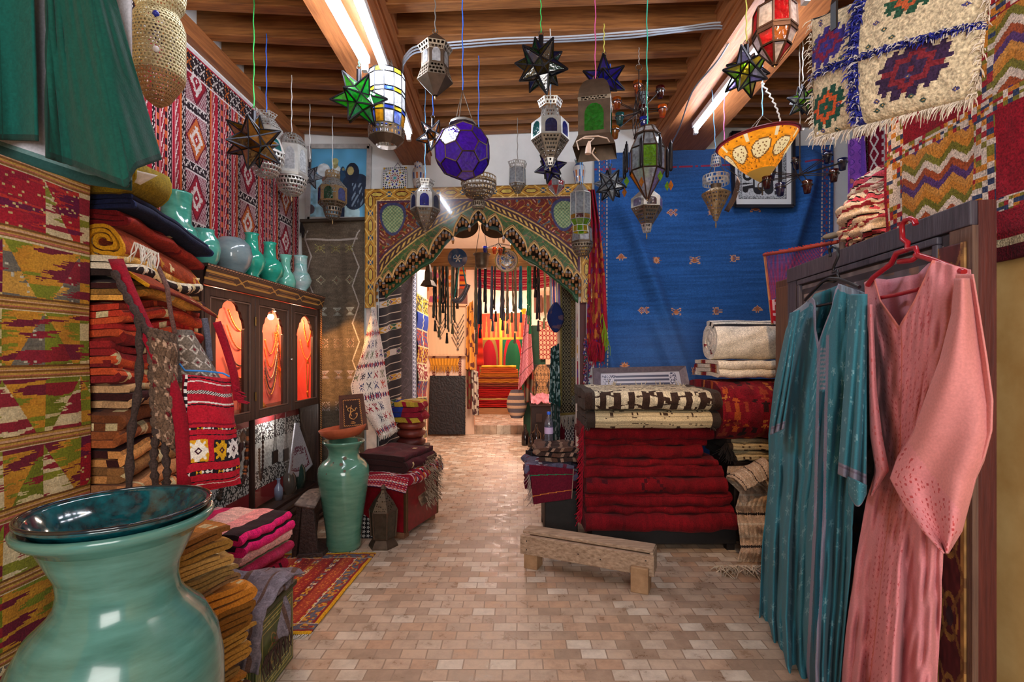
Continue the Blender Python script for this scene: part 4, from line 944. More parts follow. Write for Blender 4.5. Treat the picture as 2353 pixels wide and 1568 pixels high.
mb=MB();mb.prism([(-.17,0),(.17,0),(.17,.36),(.12,.40),(.04,.43),(-.05,.41),(-.17,.40)],lambda x,z:(-1.62+.08*x-.02+.1*z,3.80+x*.9,z),lambda x,z:(-1.585+.08*x-.02+.1*z,3.80+x*.9,z));mb.build('side_panel',CW_,t,bevel=.004)
mb=MB();mb.hexa([(-1.60,3.64,0),(-1.46,3.66,0),(-1.46,3.69,0),(-1.60,3.67,0)],[(-1.57,3.64,.40),(-1.50,3.66,.38),(-1.50,3.69,.38),(-1.57,3.67,.40)]);mb.build('front_post',CW_,t,bevel=.004)
mb=MB();mb.hexa([(-1.60,3.62,0),(-1.42,3.66,0),(-1.42,3.96,0),(-1.60,3.96,0)],[(-1.6,3.62,.04),(-1.43,3.66,.04),(-1.43,3.95,.04),(-1.6,3.95,.04)]);mb.build('base',CW_,t,bevel=.004)
mb=MB();sheet(mb,[(-1.62,3.62,.40),(-1.49,3.66,.36),(-1.50,3.95,.43),(-1.62,3.95,.42)],solidc((112,96,88),.3),8,16,fold=lambda U,V:.03*np.sin(V*PI));mb.build('scroll_top',mat_attr(.6),t,solid=.02)
Y=3.86;s=Y/FX;xc=(790-CX)*s
VG2=mat((78,128,108),.16,var=.1,scale=6,bump=.05,coat=.7,c2=(100,150,128),stretch=(1,1,5))
o=lvase('floor_vase','tall celadon floor vase with chipped glaze carrying a terracotta dish',(xc,Y,0),[(.001,0)]+[(r*s,(1265-v)*s)for r,v in((36,1265),(39,1258),(38,1235),(42,1200),(48,1160),(54,1120),(57,1095),(55,1078),(46,1066),(36,1058),(33,1048),(34,1038),(40,1028),(46,1022),(46,1018),(38,1020),(30,1040))],VG2)
for k,(u,v,w,h)in enumerate(((804,1054,4,5),(800,1068,4,3),(783,1064,2,2),(770,1090,2,1.5),(810,1083,3,1.5))):
 mb=MB();r=(36 if v<1060 else 46 if v<1072 else 56)*s;dx=(u-790)*s;yy=Y-math.sqrt(max(r*r-dx*dx,0))-.001
 mb.disc((xc+dx,yy,EYE-(v-CY)*(yy/FX)),w*s,9,(dx*2,-.2,.05));mb.build('glaze_chip',mat((110,96,84),.9),o)
zt=(1265-1020)*s
t=thing('terracotta_dish','shallow terracotta dish tilted on the mouth of the celadon floor vase','dish',(xc,Y,zt))
R=np.array(Matrix.Rotation(-.12,3,'Y'))
mb=MB();V0=[(.001,.0),(.12,.004),(.16,.04),(.178,.075),(.17,.08),(.155,.06),(.115,.02),(.001,.015)];mb.lathe(V0,40,(xc,Y,zt+.03),M=R);mb.build('body',mat((170,84,50),.85,var=.2,scale=12,bump=.3),t)
def pat_script(U,V):
 C=base(U,(50,28,20));e=np.minimum(np.minimum(U,1-U),np.minimum(V,1-V)*1.2)
 C[e<.13]=(84,50,36);z=(e>.15)&(e<.20);C[z]=np.where((np.sin(U[z]*90)*np.sin(V[z]*110)>-.1)[:,None],(190,130,70),(50,28,20));return C*(1+.2*(vno(U*30,V*30,2)-.5))[:,None]
q=[P(779,910,3.98),P(834,905,3.98),P(846,988,3.90),P(781,994,3.90)]
t=thing('framed_script','brown leather panel with gold Arabic script leaning on the terracotta dish','framed picture',P(810,992,3.92))
mb=MB();sheet(mb,q,pat_script,70,84);mb.build('panel',mat_attr(.5),t,solid=.014)
def qpt(q,u,v,off=.009):
 p=bil(q,np.array([u]),np.array([v]))[0];return p+qnorm(q)*off
def strokes(q,lines,w,m,name,parent,off=.012,n=12,sq=.5):
 mb=MB()
 for L in lines:
  L=np.array(L,float);k=np.linspace(0,len(L)-1,n);pp=np.stack([np.interp(k,np.arange(len(L)),L[:,i])for i in(0,1)],1)
  for _ in range(2):pp[1:-1]=(pp[:-2]+2*pp[1:-1]+pp[2:])/4
  pts=np.array([qpt(q,a,b,off)for a,b in pp]);mb.tube(pts,w*(1-.5*np.abs(np.linspace(-1,1,n))**3),6)
 return mb.build(name,m,parent)
strokes(q,[[(.72,.40),(.66,.34),(.62,.40),(.68,.45),(.60,.47),(.52,.44),(.42,.50),(.34,.62),(.42,.70),(.56,.69)],[(.60,.47),(.50,.38),(.38,.36),(.32,.42),(.40,.47)],[(.56,.69),(.68,.62),(.70,.52),(.62,.55)],[(.50,.30),(.46,.40),(.44,.54),(.48,.60)],[(.32,.36),(.30,.30)],[(.44,.76),(.56,.755)],[(.42,.80),(.60,.79)]],.0042,mat((206,150,84),.4,.3),'gold_script',t,off=-.012)
def pat_painting(U,V):
 n=vno(U*6,V*8,3);C=np.array((86,160,200))*(1+.25*(n-.5))[:,None]+30*V[:,None]
 def ell(cx,cy,rx,ry,c,rot=0.0):
  dx,dy=U-cx,V-cy;a,b=dx*math.cos(rot)+dy*math.sin(rot),-dx*math.sin(rot)+dy*math.cos(rot);m=(a/rx)**2+(b/ry)**2<1;C[m]=np.array(c)*(1+.3*(vno(U*20,V*26,5)-.5))[m][:,None]
 ell(.18,.85,.22,.42,(150,196,214));ell(.06,.8,.07,.16,(130,180,200));ell(.02,.86,.09,.07,(90,76,84))
 ell(.45,.40,.10,.15,(206,214,214));ell(.43,.24,.05,.06,(150,140,90));ell(.43,.20,.055,.045,(190,190,130))
 ell(.28,.42,.07,.09,(110,76,60));ell(.24,.32,.11,.09,(206,214,216))
 ell(.56,.36,.045,.09,(24,60,90));ell(.57,.31,.025,.02,(150,150,110));ell(.57,.5,.06,.14,(26,66,96))
 ell(.70,.95,.16,.36,(176,208,214));ell(.80,.62,.20,.26,(30,44,66),.5);ell(.66,.52,.10,.12,(26,40,62));ell(.72,.36,.115,.14,(24,34,54));ell(.69,.33,.055,.06,(176,160,104));ell(.55,.92,.06,.2,(30,50,78))
 st=(np.floor((U*1.4+V*.9)*22)%2==0)&(U>.72)&(V>.5)&(V<.82)&(U<.96)&(vno(U*40,V*10,2)>.5);C[st]=(120,140,160)
 return C
t=thing('painting','blue painting of robed and veiled people in a pale wooden frame above the brown rug','painting',P(780,500,4.93))
q=[P(u,v,4.925)for u,v in((712,338),(850,338),(846,505),(708,505))]
mb=MB();sheet(mb,q,pat_painting,150,180);mb.build('canvas',mat_attr(.6),t,solid=.012)
mb=MB();FM=mat((176,172,168),.7,var=.2)
for a,b in((0,1),(1,2),(2,3),(3,0)):mb.bar(q[a]+(0,-.012,0),q[b]+(0,-.012,0),.045,.022,up=(0,1,0))
mb.build('frame',FM,t)
XM=["a.....a",".a.b.a.","..aba..","bbbcbbb","..aba..",".a.b.a.","a.....a"]
DM=["...a...","..a.b..",".a...b.","a..c..b",".a...b.","..a.b..","...a..."]
HG=["aaaaaaa",".abbba.","..aba..","...c...","..bab..",".baaab.","bbbbbbb"]
FL=["a.a.a.a",".a...a.","a..b..a","..bcb..","a..b..a",".a...a.","a.a.a.a"]
def pat_brown(U,V):
 C=base(U,(98,86,72));C=C*(1+.22*(vno(U*12,V*190,4)-.5)+.2*(hsh(np.floor(U*130),np.floor(V*330),3)-.5))[:,None]
 for e,s in((.06,1),(.92,-1)):
  z=e+s*(.10 if s>0 else.12)*tri(V*7.2+(0 if s>0 else.2));C[(np.abs(U-z)<.011)&(V>.04)]=(176,166,156)
 C[(np.abs(V-.075)<.004)&(U>.05)&(U<.9)]=(170,160,150)
 for r,(m,cs)in enumerate(((XM,(150,140,90)),(DM,(170,160,130)),(HG,(180,176,160)),(FL,(150,130,120)),(HG,(150,140,150)),(FL,(160,150,150)),(XM,(150,140,130)))):
  for cx in(.28,.52,.76):
   c=np.array(cs)*(1 if cx!=.52 else.85)
   stamp(C,U,V,cx,(.108+r*.118),.14,.032,m,{'a':c,'b':c*.8,'c':(120,70,50)})
 return C
hang('hanging_rug','long dark brown rug with white zigzag edges hanging beside the painted arch','rug',[P(692,506,4.90),P(838,503,4.90),P(838,1120,4.90),P(722,1120,4.90)],pat_brown,150,420,fold=lambda U,V:-.02*np.sin(U*7+1)*(V>.05)-.02*wob(U*1.5,V*1.2,3),thick=.008)
mb=MB();mb.tube([P(690,508,4.86),P(842,503,4.86)],.018,8,col=(66,56,46));tag(mb.build('rug_pole',mat_attr(.8)),'brown rolled top edge pole carrying the long brown rug','pole')
mb=MB();fringe(mb,P(691,512,4.86),P(694,512,4.86),14,.13,.005,(40,34,34),.12);tag(mb.build('tassel',mat_cloth(.5)),'dark tassel hanging at the upper corner of the brown rug','tassel')
def pat_white(U,V):
 C=base(U,(230,222,210));r=np.floor(V*12);c=np.floor(U*5);col=choose(np.floor(hsh(r,c,5)*6),[(150,40,50),(60,70,110),(120,130,100),(70,70,80),(190,90,70),(60,60,90)])
 x=(U*5)%1-.5;y=(V*12)%1-.5;m=(np.abs(np.abs(x)-np.abs(y))<.10)&(np.abs(x)<.36)|(np.abs(x)<.05)&(np.abs(y)<.4)&(hsh(r,c,8)>.5)|(np.abs(y)<.06)&(np.abs(x)<.38)&(hsh(r,c,9)>.5)
 m&=hsh(np.floor(U*60),np.floor(V*130),3)>.25
 C[m&(hsh(r,c,2)>.18)]=col[m&(hsh(r,c,2)>.18)]
 for e in(U,):C[(np.abs(e-.06)<.012)&(np.floor(V*120)%2==0)]=(90,86,96)
 k=(np.floor(V*12)%3==2)&(np.abs(y)<.2)&(tri(U*14)*.5>np.abs(y)+.1);C[k]=np.where((np.floor(U[k]*14)%2==0)[:,None],(60,66,110),(170,50,50))
 return C*(1+.1*(vno(U*90,V*160,3)-.5))[:,None]
lu=lambda V:np.interp(V,[0,.08,.35,.60,.72,.88,1],[853,850,832,806,812,850,873]);ru=lambda V:np.interp(V,[0,.1,.35,.6,.85,1],[862,866,880,888,900,912])
mb=MB();
def fw(U,V):
 u=lu(V)+(ru(V)-lu(V))*U;v=706+V*(280+(1-U)*22);Yd=4.74-.05*np.sin(U*6)*V-.06*V
 return np.stack([(u-CX)/FX*Yd,Yd,EYE-(v-CY)/FX*Yd],1)
mb.grid(fw,90,230,pat_white);o=thing('embroidered_cloth','white wool cloth with small red and blue embroidered signs hanging by its corner','textile',P(860,900,4.72));mb.build('cloth',mat_cloth(1.0),o,solid=.008)
mb=MB();fringe(mb,P(873,1006,4.62),P(912,986,4.62),26,.035,.004,(214,204,190),.25);mb.build('fringe',mat_cloth(.4),o)
def pat_zellige(U,V):
 x,y=U-.5,V-.5;r=np.hypot(x,y);th=np.arctan2(y,x);C=base(U,(226,226,222));k=np.cos(th*12)
 C[r<.06]=(80,170,180)
 def ring(lo,hi,thr,cols,m=12,ph=0.0):
  s=np.cos(th*m+ph);z=(r>lo)&(r<hi)&(s>thr);C[z]=choose(np.floor((th[z]+ph/m+PI/m)*m/(2*PI)),cols)
 ring(.07,.11,.2,[(40,50,60)]);ring(.12,.19,-.1,[(150,40,50),(150,40,50)],ph=PI);ring(.2,.245,.3,[(40,60,50),(196,140,40)]);ring(.26,.36,.35,[(50,50,140),(50,50,140),(200,150,50)],ph=PI);ring(.37,.42,.2,[(200,150,50),(50,90,70)]);
 g=(r>.43);a,b=(U*12)%1-.5,(V*12)%1-.5;d=np.abs(a)+np.abs(b);z=g&(d<.42);C[z]=choose(np.floor(hsh(np.floor(U[z]*12),np.floor(V[z]*12),3)*4),[(40,44,60),(50,90,66),(50,50,130),(40,50,60)])
 e=np.minimum(np.minimum(U,1-U),np.minimum(V,1-V));cn=(np.minimum(U,1-U)<.09)&(np.minimum(V,1-V)<.09);C[cn]=(206,156,50);C[e<.012]=(240,240,236);return C
t=thing('mosaic_panel','square mosaic tile panel with star rosette standing on the painted arch frame','tile panel',P(908,434,4.88))
mb=MB();sheet(mb,[P(881,386,4.90),P(936,384,4.90),P(934,434,4.84),P(879,436,4.84)],pat_zellige,130,120);mb.build('panel',mat_attr(.25,coat=.3),t,solid=.014)
mb=MB();mb.tube([P(905,386,4.89),P(914,374,4.93),P(922,385,4.89)],.004,5);mb.build('wire',mat((150,150,160),.5),t)
def pat_fes(U,V):
 C=base(U,(206,200,196));x=U*10;f=np.sin(x*2*PI/2)*np.cos(V*18);C[(f>.55)]=(60,90,150);C[(f<-.7)]=(190,110,60);C[np.abs(f)<.06]=(50,70,110);C[(V>.86)|(V<.08)]=(70,110,110);return C
def jarc(u,vb,prof,label,Y=4.88):
 s=Y/FX;c=P(u,vb,Y);o=thing('painted_jar',label,'jar',c);mb=MB();mb.lathe([(.001,0)]+[(r*s,h*s)for r,h in prof],40,c,colf=pat_fes);mb.build('body',mat_attr(.2,coat=.5),o)
 return o
jarc(961,434,[(9,0),(11,4),(13,20),(14,34),(12,44),(8,48),(9,52),(10,57),(5,64),(1,67)],'painted lidded jar standing on the arch frame beside the mosaic panel')
jarc(1331,424,[(9,0),(10,4),(12,16),(14,30),(13,40),(8,47),(10,54)],'white jar painted with flowers standing on the arch frame near the blue rug')
mb=MB();mb.lathe([(.001,0),(.03,.003),(.05,.02),(.045,.025),(.001,.012)],20,P(1331,372,4.88));tag(mb.build('saucer',glaze((220,230,235))),'small bowl inverted above the white flower jar','bowl')
AY,AYB=4.84,4.94
def A(u,v,Y=AY):return P(u,v,Y)
AU0,AU1,AV0,AV1=840.0,1360.0,430.0,702.0
GRN=(52,84,44)
CUSP=[(859,656),(872,631),(880,643),(893,620),(901,634),(923,596),(931,606),(949,573),(958,582),(971,561),(985,584),(1020,523),(1041,542),(1060,495),(1079,514),(1099,481)]
HALF=[(862,702)]
for k in range(0,len(CUSP)-1):
 (xa,ya),(xb,yb)=CUSP[k],CUSP[k+1]
 for q in np.linspace(0,1,7)[:-1]:
  e=q if k%2==0 else 1-q;g=.82*math.sin(e*PI/2)**.6+.18*e**4
  HALF.append((xa+(xb-xa)*q,(ya+(yb-ya)*g)if k%2==0 else(yb+(ya-yb)*g)))
HALF=HALF+[CUSP[-1]]
FULL=HALF+[(2*1099-u,v)for u,v in HALF[::-1][1:]]
def paint(c):
 k=vno
 def f(u,v):
  """colour of the painted board at photo pixel (u, v)"""
  n=len(u);C=np.tile(np.array((100,34,28),float),(n,1));uu=np.where(u>1100,2200-u,u)
  X,Z=uu-1100.0,v
  w1=np.sin(uu*.20+2.2*np.sin(v*.11))*np.cos(v*.19+1.7*np.sin(uu*.09));w2=np.sin(uu*.13+1.5*np.cos(v*.16)+1)*np.sin(v*.14+1.8*np.cos(uu*.12))
  C[np.abs(w1)<.075]=(160,112,46);C[(w2>.80)]=(60,84,104);C[(w2<-.82)]=(70,90,56);C[(w1>.9)]=(190,140,120);C[(np.abs(w2-.80)<.04)]=(150,110,60)
  du,dv=(uu-904)/26.0,(v-500)/34.0;r=np.hypot(du*(1+.25*dv),dv);C[r<1.12]=(56,60,96);m=r<.92;C[m]=np.where(((np.floor(u[m]/4)+np.floor(v[m]/4))%2==0)[:,None],(96,124,92),(150,160,116))
  au,av=[840,857,870,886,920,961,1010,1060,1100],[668,632,608,585,556,527,497,473,452]
  sl_=np.interp(uu,[840,870,900,961,1100],[2.0,1.7,1.0,.66,.45]);D=(v-np.interp(uu,au,av))/np.sqrt(1+sl_**2)
  g=D>16;G=np.tile(np.array(GRN,float),(n,1));G[np.abs(w1)<.08]=(134,92,60);G[np.abs(w2)<.05]=(96,110,56);C[g]=G[g]
  for lo,hi,c_ in((-7,-3,(70,40,60)),(-3,0,(190,150,80)),(0,4,(60,34,44)),(4,11,(200,160,80)),(11,14,(60,40,44)),(14,17,(196,160,90))):C[(D>lo)&(D<=hi)]=c_
  z=(D>4)&(D<11);C[z&(np.floor(uu*.16+D*.12)%2==0)]=(60,36,30)
  b=np.minimum(np.minimum(uu-840,v-430),1e9);bord=b<26
  B=np.tile(np.array((190,140,54),float),(n,1));along=np.where(uu-840<v-430,v-430,uu-840);across=b;ph=(along%56)/56;xx=np.abs(ph-.5)*56
  B[(np.abs(across-13)<6-np.maximum(0,xx-8)*.75)]=(90,30,34);B[(np.abs(across-13)<4-np.maximum(0,xx-8)*.75)]=(196,170,80)
  st=np.hypot(xx-28,across-13);B[st<6.5]=(50,80,104);B[st<3]=(150,70,50)
  B[(across<3)|(across>23)]=(150,104,40);B[(np.abs(np.abs(across-13)-(28-xx)*.6)<1.1)]=(226,190,110)
  C[bord]=B[bord];C[(b>26)&(b<28)]=(210,180,130);C[(b>28)&(b<33)]=(80,50,70)
  C*=(1+.25*(vno(u*.25,v*.25,4)-.5))[:,None];C[np.abs((v-430)%56)<.8]*=.7
  return np.clip(C,0,255)
 return f
pf=paint(0)
t=thing('painted_arch','carved wooden arch with scalloped edge painted with scrolls in red, green and gold','arch',P(1100,702,4.9))
fu=np.array([p[0]for p in FULL],float);fv=np.array([p[1]for p in FULL],float)
nu,nv=520,150
us=np.unique(np.concatenate([np.linspace(AU0,AU1,nu),fu]));
order=np.argsort(fu,kind='stable');lower=np.interp(us,fu[order],fv[order]);lower[(us<=861)|(us>=1337)]=AV1
tilt=lambda u:-.026*(u-1100)
mb=MB();Vp=[];K=nv+1
for vi in range(K):
 v=AV0+(lower-AV0)*vi/nv;Vp.append(np.stack([(us-CX)/FX*AY,np.full(len(us),AY),EYE-(v+tilt(us)-CY)/FX*AY],1))
Vp=np.concatenate(Vp);m_=len(us);j,i=np.meshgrid(np.arange(nv),np.arange(m_-1),indexing='ij');i=i.ravel();j=j.ravel();F=np.stack([j*m_+i,(j+1)*m_+i,(j+1)*m_+i+1,j*m_+i+1],1)
uc=(us[i]+us[i+1])/2;vc=AV0+((lower[i]+lower[i+1])/2-AV0)*(j+.5)/nv
mb.add(Vp,F,pf(uc,vc));mb.build('painted_board',mat_attr(.22,spec=.5,coat=.35),t,solid=.05)
mb=MB();pts=np.array([A(u,v+tilt(u),AY-.03)for u,v in FULL]);k=np.linspace(0,len(pts)-1,500);pp=np.stack([np.interp(k,np.arange(len(pts)),pts[:,q])for q in range(3)],1);mb.tube(pp,.008,6);mb.build('edge_moulding',mat((206,164,100),.5),t)
mb=MB();mb.tube(pp+(0,-.004,.018),.004,5);mb.build('edge_line',mat((190,140,90),.5),t)
for u0,u1 in((840,868),(1333,1360)):
 mb=MB();a,b=A(u0,AV0+tilt(u0)-2,AY-.02),A(u1,AV1+tilt(u1),AY+.1);mb.box((a+b)/2,(.006,.1,abs(a[2]-b[2])));mb.build('side_board',wood((120,84,40),(150,110,56),axis=2),t)
niche=[[],[]]
inn=[(1099,506),(1086,528),(1070,534),(1056,528),(1046,548),(1034,562),(1012,578),(1004,590),(992,606),(976,610),(960,616),(944,636),(930,640),(914,656),(900,664),(888,676),(880,702)]
ifull=inn[::-1]+[(2198-u,v)for u,v in inn[1:]]
mo,mw=mat((150,96,44),.5,var=.3),mat((196,186,190),.5,var=.2)
rr=random.Random(5);cells=[]
for sgn in(1,-1):
 for u in np.arange(866,1098,7.6):
  vt=np.interp(u,fu[order],fv[order]);vb=np.interp(u,[862,885,907,932,969,994,1021,1055,1099],[690,668,650,630,602,590,556,524,500])
  n=max(1,int((vb-vt)/13))
  for k_ in range(n):cells.append((u if sgn>0 else 2198-u,vt+10+(vb-vt)*k_/n,k_))
for kind,mm,nm in((0,mo,'gold_niche'),(1,mw,'white_niche')):
 mb=MB()
 for(u,v,k_)in cells:
  Yd=AY+.02+.05*min(k_,2);s=Yd/FX
  if kind==0:mb.hexa([A(u-2,v+8+tilt(u),Yd-.02),A(u+2,v+8+tilt(u),Yd-.02),A(u+2,v+8+tilt(u),Yd+.03),A(u-2,v+8+tilt(u),Yd+.03)],[A(u-3.4,v+tilt(u),Yd-.03),A(u+3.4,v+tilt(u),Yd-.03),A(u+3.4,v+tilt(u),Yd+.03),A(u-3.4,v+tilt(u),Yd+.03)])
  else:
   c=A(u,v-1+tilt(u),Yd);k_%2==0 and mb.lathe([(3.8*s,0),(3*s,3*s),(1.6*s,6*s),(.3*s,9*s)],6,c,smooth=False)
 o=mb.build(nm,mm,t);o['kind']='stuff'
IU=np.array([p[0]for p in ifull],float);IV=np.array([p[1]for p in ifull],float);oo=np.argsort(IU)
sc=lambda u:np.interp(u,fu[order],fv[order]);it=lambda u:np.maximum(np.interp(u,IU[oo],IV[oo]),sc(u)+3)
LU=[862,870,876,883,892,907,932,947,969,994,1010,1021,1040,1055,1075,1085,1099];LV=[704,703,698,684,675,662,642,629,613,600,581,565,545,532,526,519,507]
lo_=lambda u:np.interp(np.where(u>1099,2198-u,u),LU,LV)
def it(u):
 m=np.where(u>1099,2198-u,u);return np.maximum(lo_(u)-np.interp(m,[862,885,900,960,995,1020,1099],[40,30,25,21,14,10,9])-4*(np.abs((m%22)-11)<2.5)*(m<990),sc(u)+2)
def fi(U,V):
 u=868+U*462;v=it(u)+V*np.maximum(lo_(u)-it(u),2)+tilt(u);Yd=AY+.20
 return np.stack([(u-CX)/FX*Yd,0*u+Yd,EYE-(v-CY)/FX*Yd],1)
mb=MB();mb.grid(fi,400,4,lambda U,V:np.where((np.abs(U-.5)<.17)[:,None],(78,108,104),(40,88,50))*1.0);mb.build('inner_arch',mat_attr(.5,coat=.1),t,solid=.03,label='plain green inner edge of the arch')
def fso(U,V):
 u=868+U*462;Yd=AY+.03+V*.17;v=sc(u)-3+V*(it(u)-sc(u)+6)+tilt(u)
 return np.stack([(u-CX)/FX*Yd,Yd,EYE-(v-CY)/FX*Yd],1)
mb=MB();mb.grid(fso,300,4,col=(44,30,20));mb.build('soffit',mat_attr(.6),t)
mb=MB();mb.bar(A(857,702,AY+.1),A(857,1165,AY+.1),.10,.1,up=(0,1,0));tag(mb.build('white_post',mat((224,214,206),.8)),'white painted post under the arch beside the embroidered cloth','post')
mb=MB();mb.bar(A(1338,694,AY+.14),A(1338,1165,AY+.14),.06,.08,up=(0,1,0));tag(mb.build('red_post',mat((84,22,26),.5)),'dark red wooden post under the arch near the red shawl','post')
BQ=[P(1366,352,4.92),P(1916,332,4.92),P(1916,1145,4.92),P(1366,1145,4.92)]
STR=["..b.a.b..",".bbaaabb.","..aacaa..","baacccaab","..aacaa..",".bbaaabb.","..b.a.b.."]
CRB=["aa.....aa","..aa.aa..","a..bbb..a",".aabcbaa.","..bcccb..",".aabbbaa.","a..aaa..a","aa.....aa"]
MON=["a.aaa....",".ab.a....",".abb.aaa.","aabbb....",".abb.aaa.",".ab.a....","a.aaa...."]
ARW=["....a....","...aba...","..abcba..",".abcbcba.","aaabcbaaa","...a.a...","...a.a..."]
DIA=["...a...a.","..aba.aba",".a.c.a.c.","aba.aba..",".a.c.a.c.","..aba.aba","...a...a."]
def pat_blue(U,V):
 C=base(U,(42,90,154));C=C*(1+.22*(vno(U*9,V*240,4)-.5)+.12*(hsh(np.floor(U*180),np.floor(V*360),3)-.5))[:,None]
 gb=np.clip(np.sin(V*9+2.2)*1.4,0,1)*np.clip(1.2-np.abs(U-.5)*1.2,0,1);gray=np.array((84,104,156.))
 C=C*(1-.35*gb[:,None])+gray*.35*gb[:,None]
 u=1366+U*550;v=342+V*803
 for(mu,mv,m)in((1545,485,DIA),(1735,482,CRB),(1640,486,MON),(1428,585,ARW),(1508,595,STR),(1597,597,CRB),(1690,595,MON),(1478,710,DIA),(1554,715,CRB),(1651,715,MON),(1741,712,ARW),(1435,838,STR),(1598,853,MON),(1520,850,CRB),(1690,850,STR)):
  stamp(C,u,v,mu,mv,25,17,m,{'a':(206,150,116),'b':(150,96,80),'c':(190,110,60)})
 for c0 in(1386,1898):
  x=u-c0
  for dx,c in((-9,(206,190,170)),(9,(206,190,170)),(0,(150,70,80))):
   z=np.abs(x-dx-2.5*np.where(np.floor(v/6)%2==0,1,-1)*(dx==0))<1.6;z&=(np.floor(v/3)%3!=0)|(dx==0)&(np.floor(v/3)%2==0);C[z]=c
 C[(np.abs(V-.047)<.003)&(hsh(np.floor(U*90),np.floor(V*10),3)>.3)]=(150,50,80)
 return C
def bfold(U,V):
 def ridge(x0,y0,x1,y1,w,a):
  t=np.clip(((U-x0)*(x1-x0)+(V-y0)*(y1-y0))/((x1-x0)**2+(y1-y0)**2),0,1);d=np.hypot(U-x0-t*(x1-x0),V-y0-t*(y1-y0));return a*np.exp(-(d/w)**2)*np.sin(t*PI)**.5
 return-(ridge(.10,.12,.42,.72,.03,.11)+ridge(.03,.5,.18,.9,.025,.08)+ridge(.93,.02,.80,.35,.03,.10)+ridge(.22,.45,.5,.95,.025,.09)+ridge(.6,.05,.75,.4,.05,.02))-.01*wob(U*1.5,V*1.2,5)+.01
hang('blue_hanging_rug','large deep blue flat-woven rug with small orange motifs covering the back wall','rug',BQ,pat_blue,440,560,fold=bfold,thick=.006,fuzz=.7)
def pat_callig(U,V):
 x=U*1180+110;y=V*1380+105
 C=base(U,(240,242,244));B=(36,36,42)
 def rect(x0,y0,x1,y1,c):C[(x>x0)&(x<x1)&(y>y0)&(y<y1)]=c
 n=vno(x*.09,y*.11,3);sp=(n>.55)
 rect(220,215,1165,1345,(190,196,200));z=(x>220)&(x<1165)&(y>215)&(y<1345)&sp;C[z]=(90,92,100)
 rect(275,280,1105,1290,(206,210,214));z=(x>275)&(x<1105)&(y>280)&(y<1290)&(vno(x*.07,y*.08,8)>.66);C[z]=(150,154,160)
 for q in(216,1160):C[(np.abs(x-q)<4)&(y>215)&(y<1345)]=B
 for q in(216,1340):C[(np.abs(y-q)<4)&(x>220)&(x<1165)]=B
 for q in(280,1100):C[(np.abs(x-q)<3)&(y>280)&(y<1290)]=B
 r=np.hypot(x-400,y-905);C[r<110]=(214,218,222);C[r<96]=B;C[r<44]=(206,210,214)
 rect(300,1040,520,1070,B);C[(np.abs(y-1110+(x-300)*.18)<26)&(x>298)&(x<512)]=(206,210,214)
 C[((x-350)/60)**2+((y-1165)/58)**2<1]=B;C[(np.abs(y-1140+(x-300)*.16)<30)&(x>300)&(x<530)]=B
 for cx,x0,x1 in((605,505,700),(815,722,908)):
  rect(x0,480,x0+72,1180,B);rect(x1-72,480 if cx>700 else 1060,x1,1180,B)
  rr_=np.hypot((x-cx)/((x1-x0)/2),(y-1165)/92);C[(rr_<1)&(y>1120)]=B
 rect(540,700,690,1120,(206,210,214));rect(590,760,660,1080,(226,228,230))
 rect(1003,420,1082,1045,B);C[(y>1190-(x-940)*.02)&(y<1265-(x-940)*.25)&(x>930)&(x<1110)]=B
 rect(725,350,910,420,B);return C
t=thing('framed_calligraphy','black framed picture with bold black Arabic script on white, hanging over the blue rug','framed picture',P(1750,480,4.86))
q=[P(u,v,4.86)for u,v in((1679,307),(1821,307),(1821,475),(1686,475))]
mb=MB();sheet(mb,q,pat_callig,200,236);mb.build('print',mat_attr(.35,coat=.2),t,solid=.01)
mb=MB()
for a,b in((0,1),(1,2),(2,3),(3,0)):mb.bar(q[a]+(0,-.012,0),q[b]+(0,-.012,0),.03,.03,up=(0,1,0))
mb.build('frame',mat((26,26,36),.3,var=.05),t)
def pat_wide(U,V):
 C=base(U,(176,176,190));B=(56,60,84)
 for a in(.14,.27,.40):C[(np.abs(V-a)<.034)&(U>.17)&(U<.86)]=B
 def script(m,k):
  z=m&(vno(U*140,V*46,k)>.52);C[m]=B;C[z]=(190,190,204)
 script((U>.02)&(U<.19)&(V>.09)&(V<.19),3);script((U>.03)&(U<.15)&(V>.22)&(V<.32),4);script((U>.03)&(U<.10)&(V>.35)&(V<.70),5);script((U>.87)&(U<.95)&(V>.04)&(V<.44),6);script((U>.11)&(U<.96)&(V>.48)&(V<.72),7)
 return C
t=thing('framed_calligraphy','wide grey framed panel of banded Arabic script leaning behind the shaggy rug pile','framed picture',P(1475,930,4.58))
q=[P(1380,858,4.62),P(1560,853,4.62),P(1574,925,4.50),P(1380,925,4.50)];qo=[P(1362,846,4.62),P(1574,841,4.62),P(1594,932,4.48),P(1366,932,4.48)]
mb=MB();sheet(mb,q,pat_wide,220,90);mb.build('panel',mat_attr(.3),t,solid=.008)
FR=mat((84,74,84),.45,c2=(110,98,108),scale=40,bump=.3)
for a in range(4):
 b=(a+1)%4;mb=MB();mb.hexa([qo[a]+(0,.02,0),qo[b]+(0,.02,0),q[b]+(0,.02,0),q[a]+(0,.02,0)],[qo[a]+(0,-.02,0),qo[b]+(0,-.02,0),q[b]+(0,-.012,0),q[a]+(0,-.012,0)]);mb.build('frame_side',FR,t)
def pat_shawl(U,V):
 C=base(U,(150,20,44));n=vno(U*12,V*34,5);C[(n>.62)&(V>.28)]=(190,110,50);C[(n<.22)&(V>.2)]=(110,40,110);C[(U>.82)&(V>.5)]=(170,30,50);return C*(1+.2*(vno(U*40,V*90,2)-.5))[:,None]
t=thing('fringed_shawl','red shawl with yellow flowers and red and lime green fringe hanging at the arch side','shawl',P(1375,830,4.8))
mb=MB()
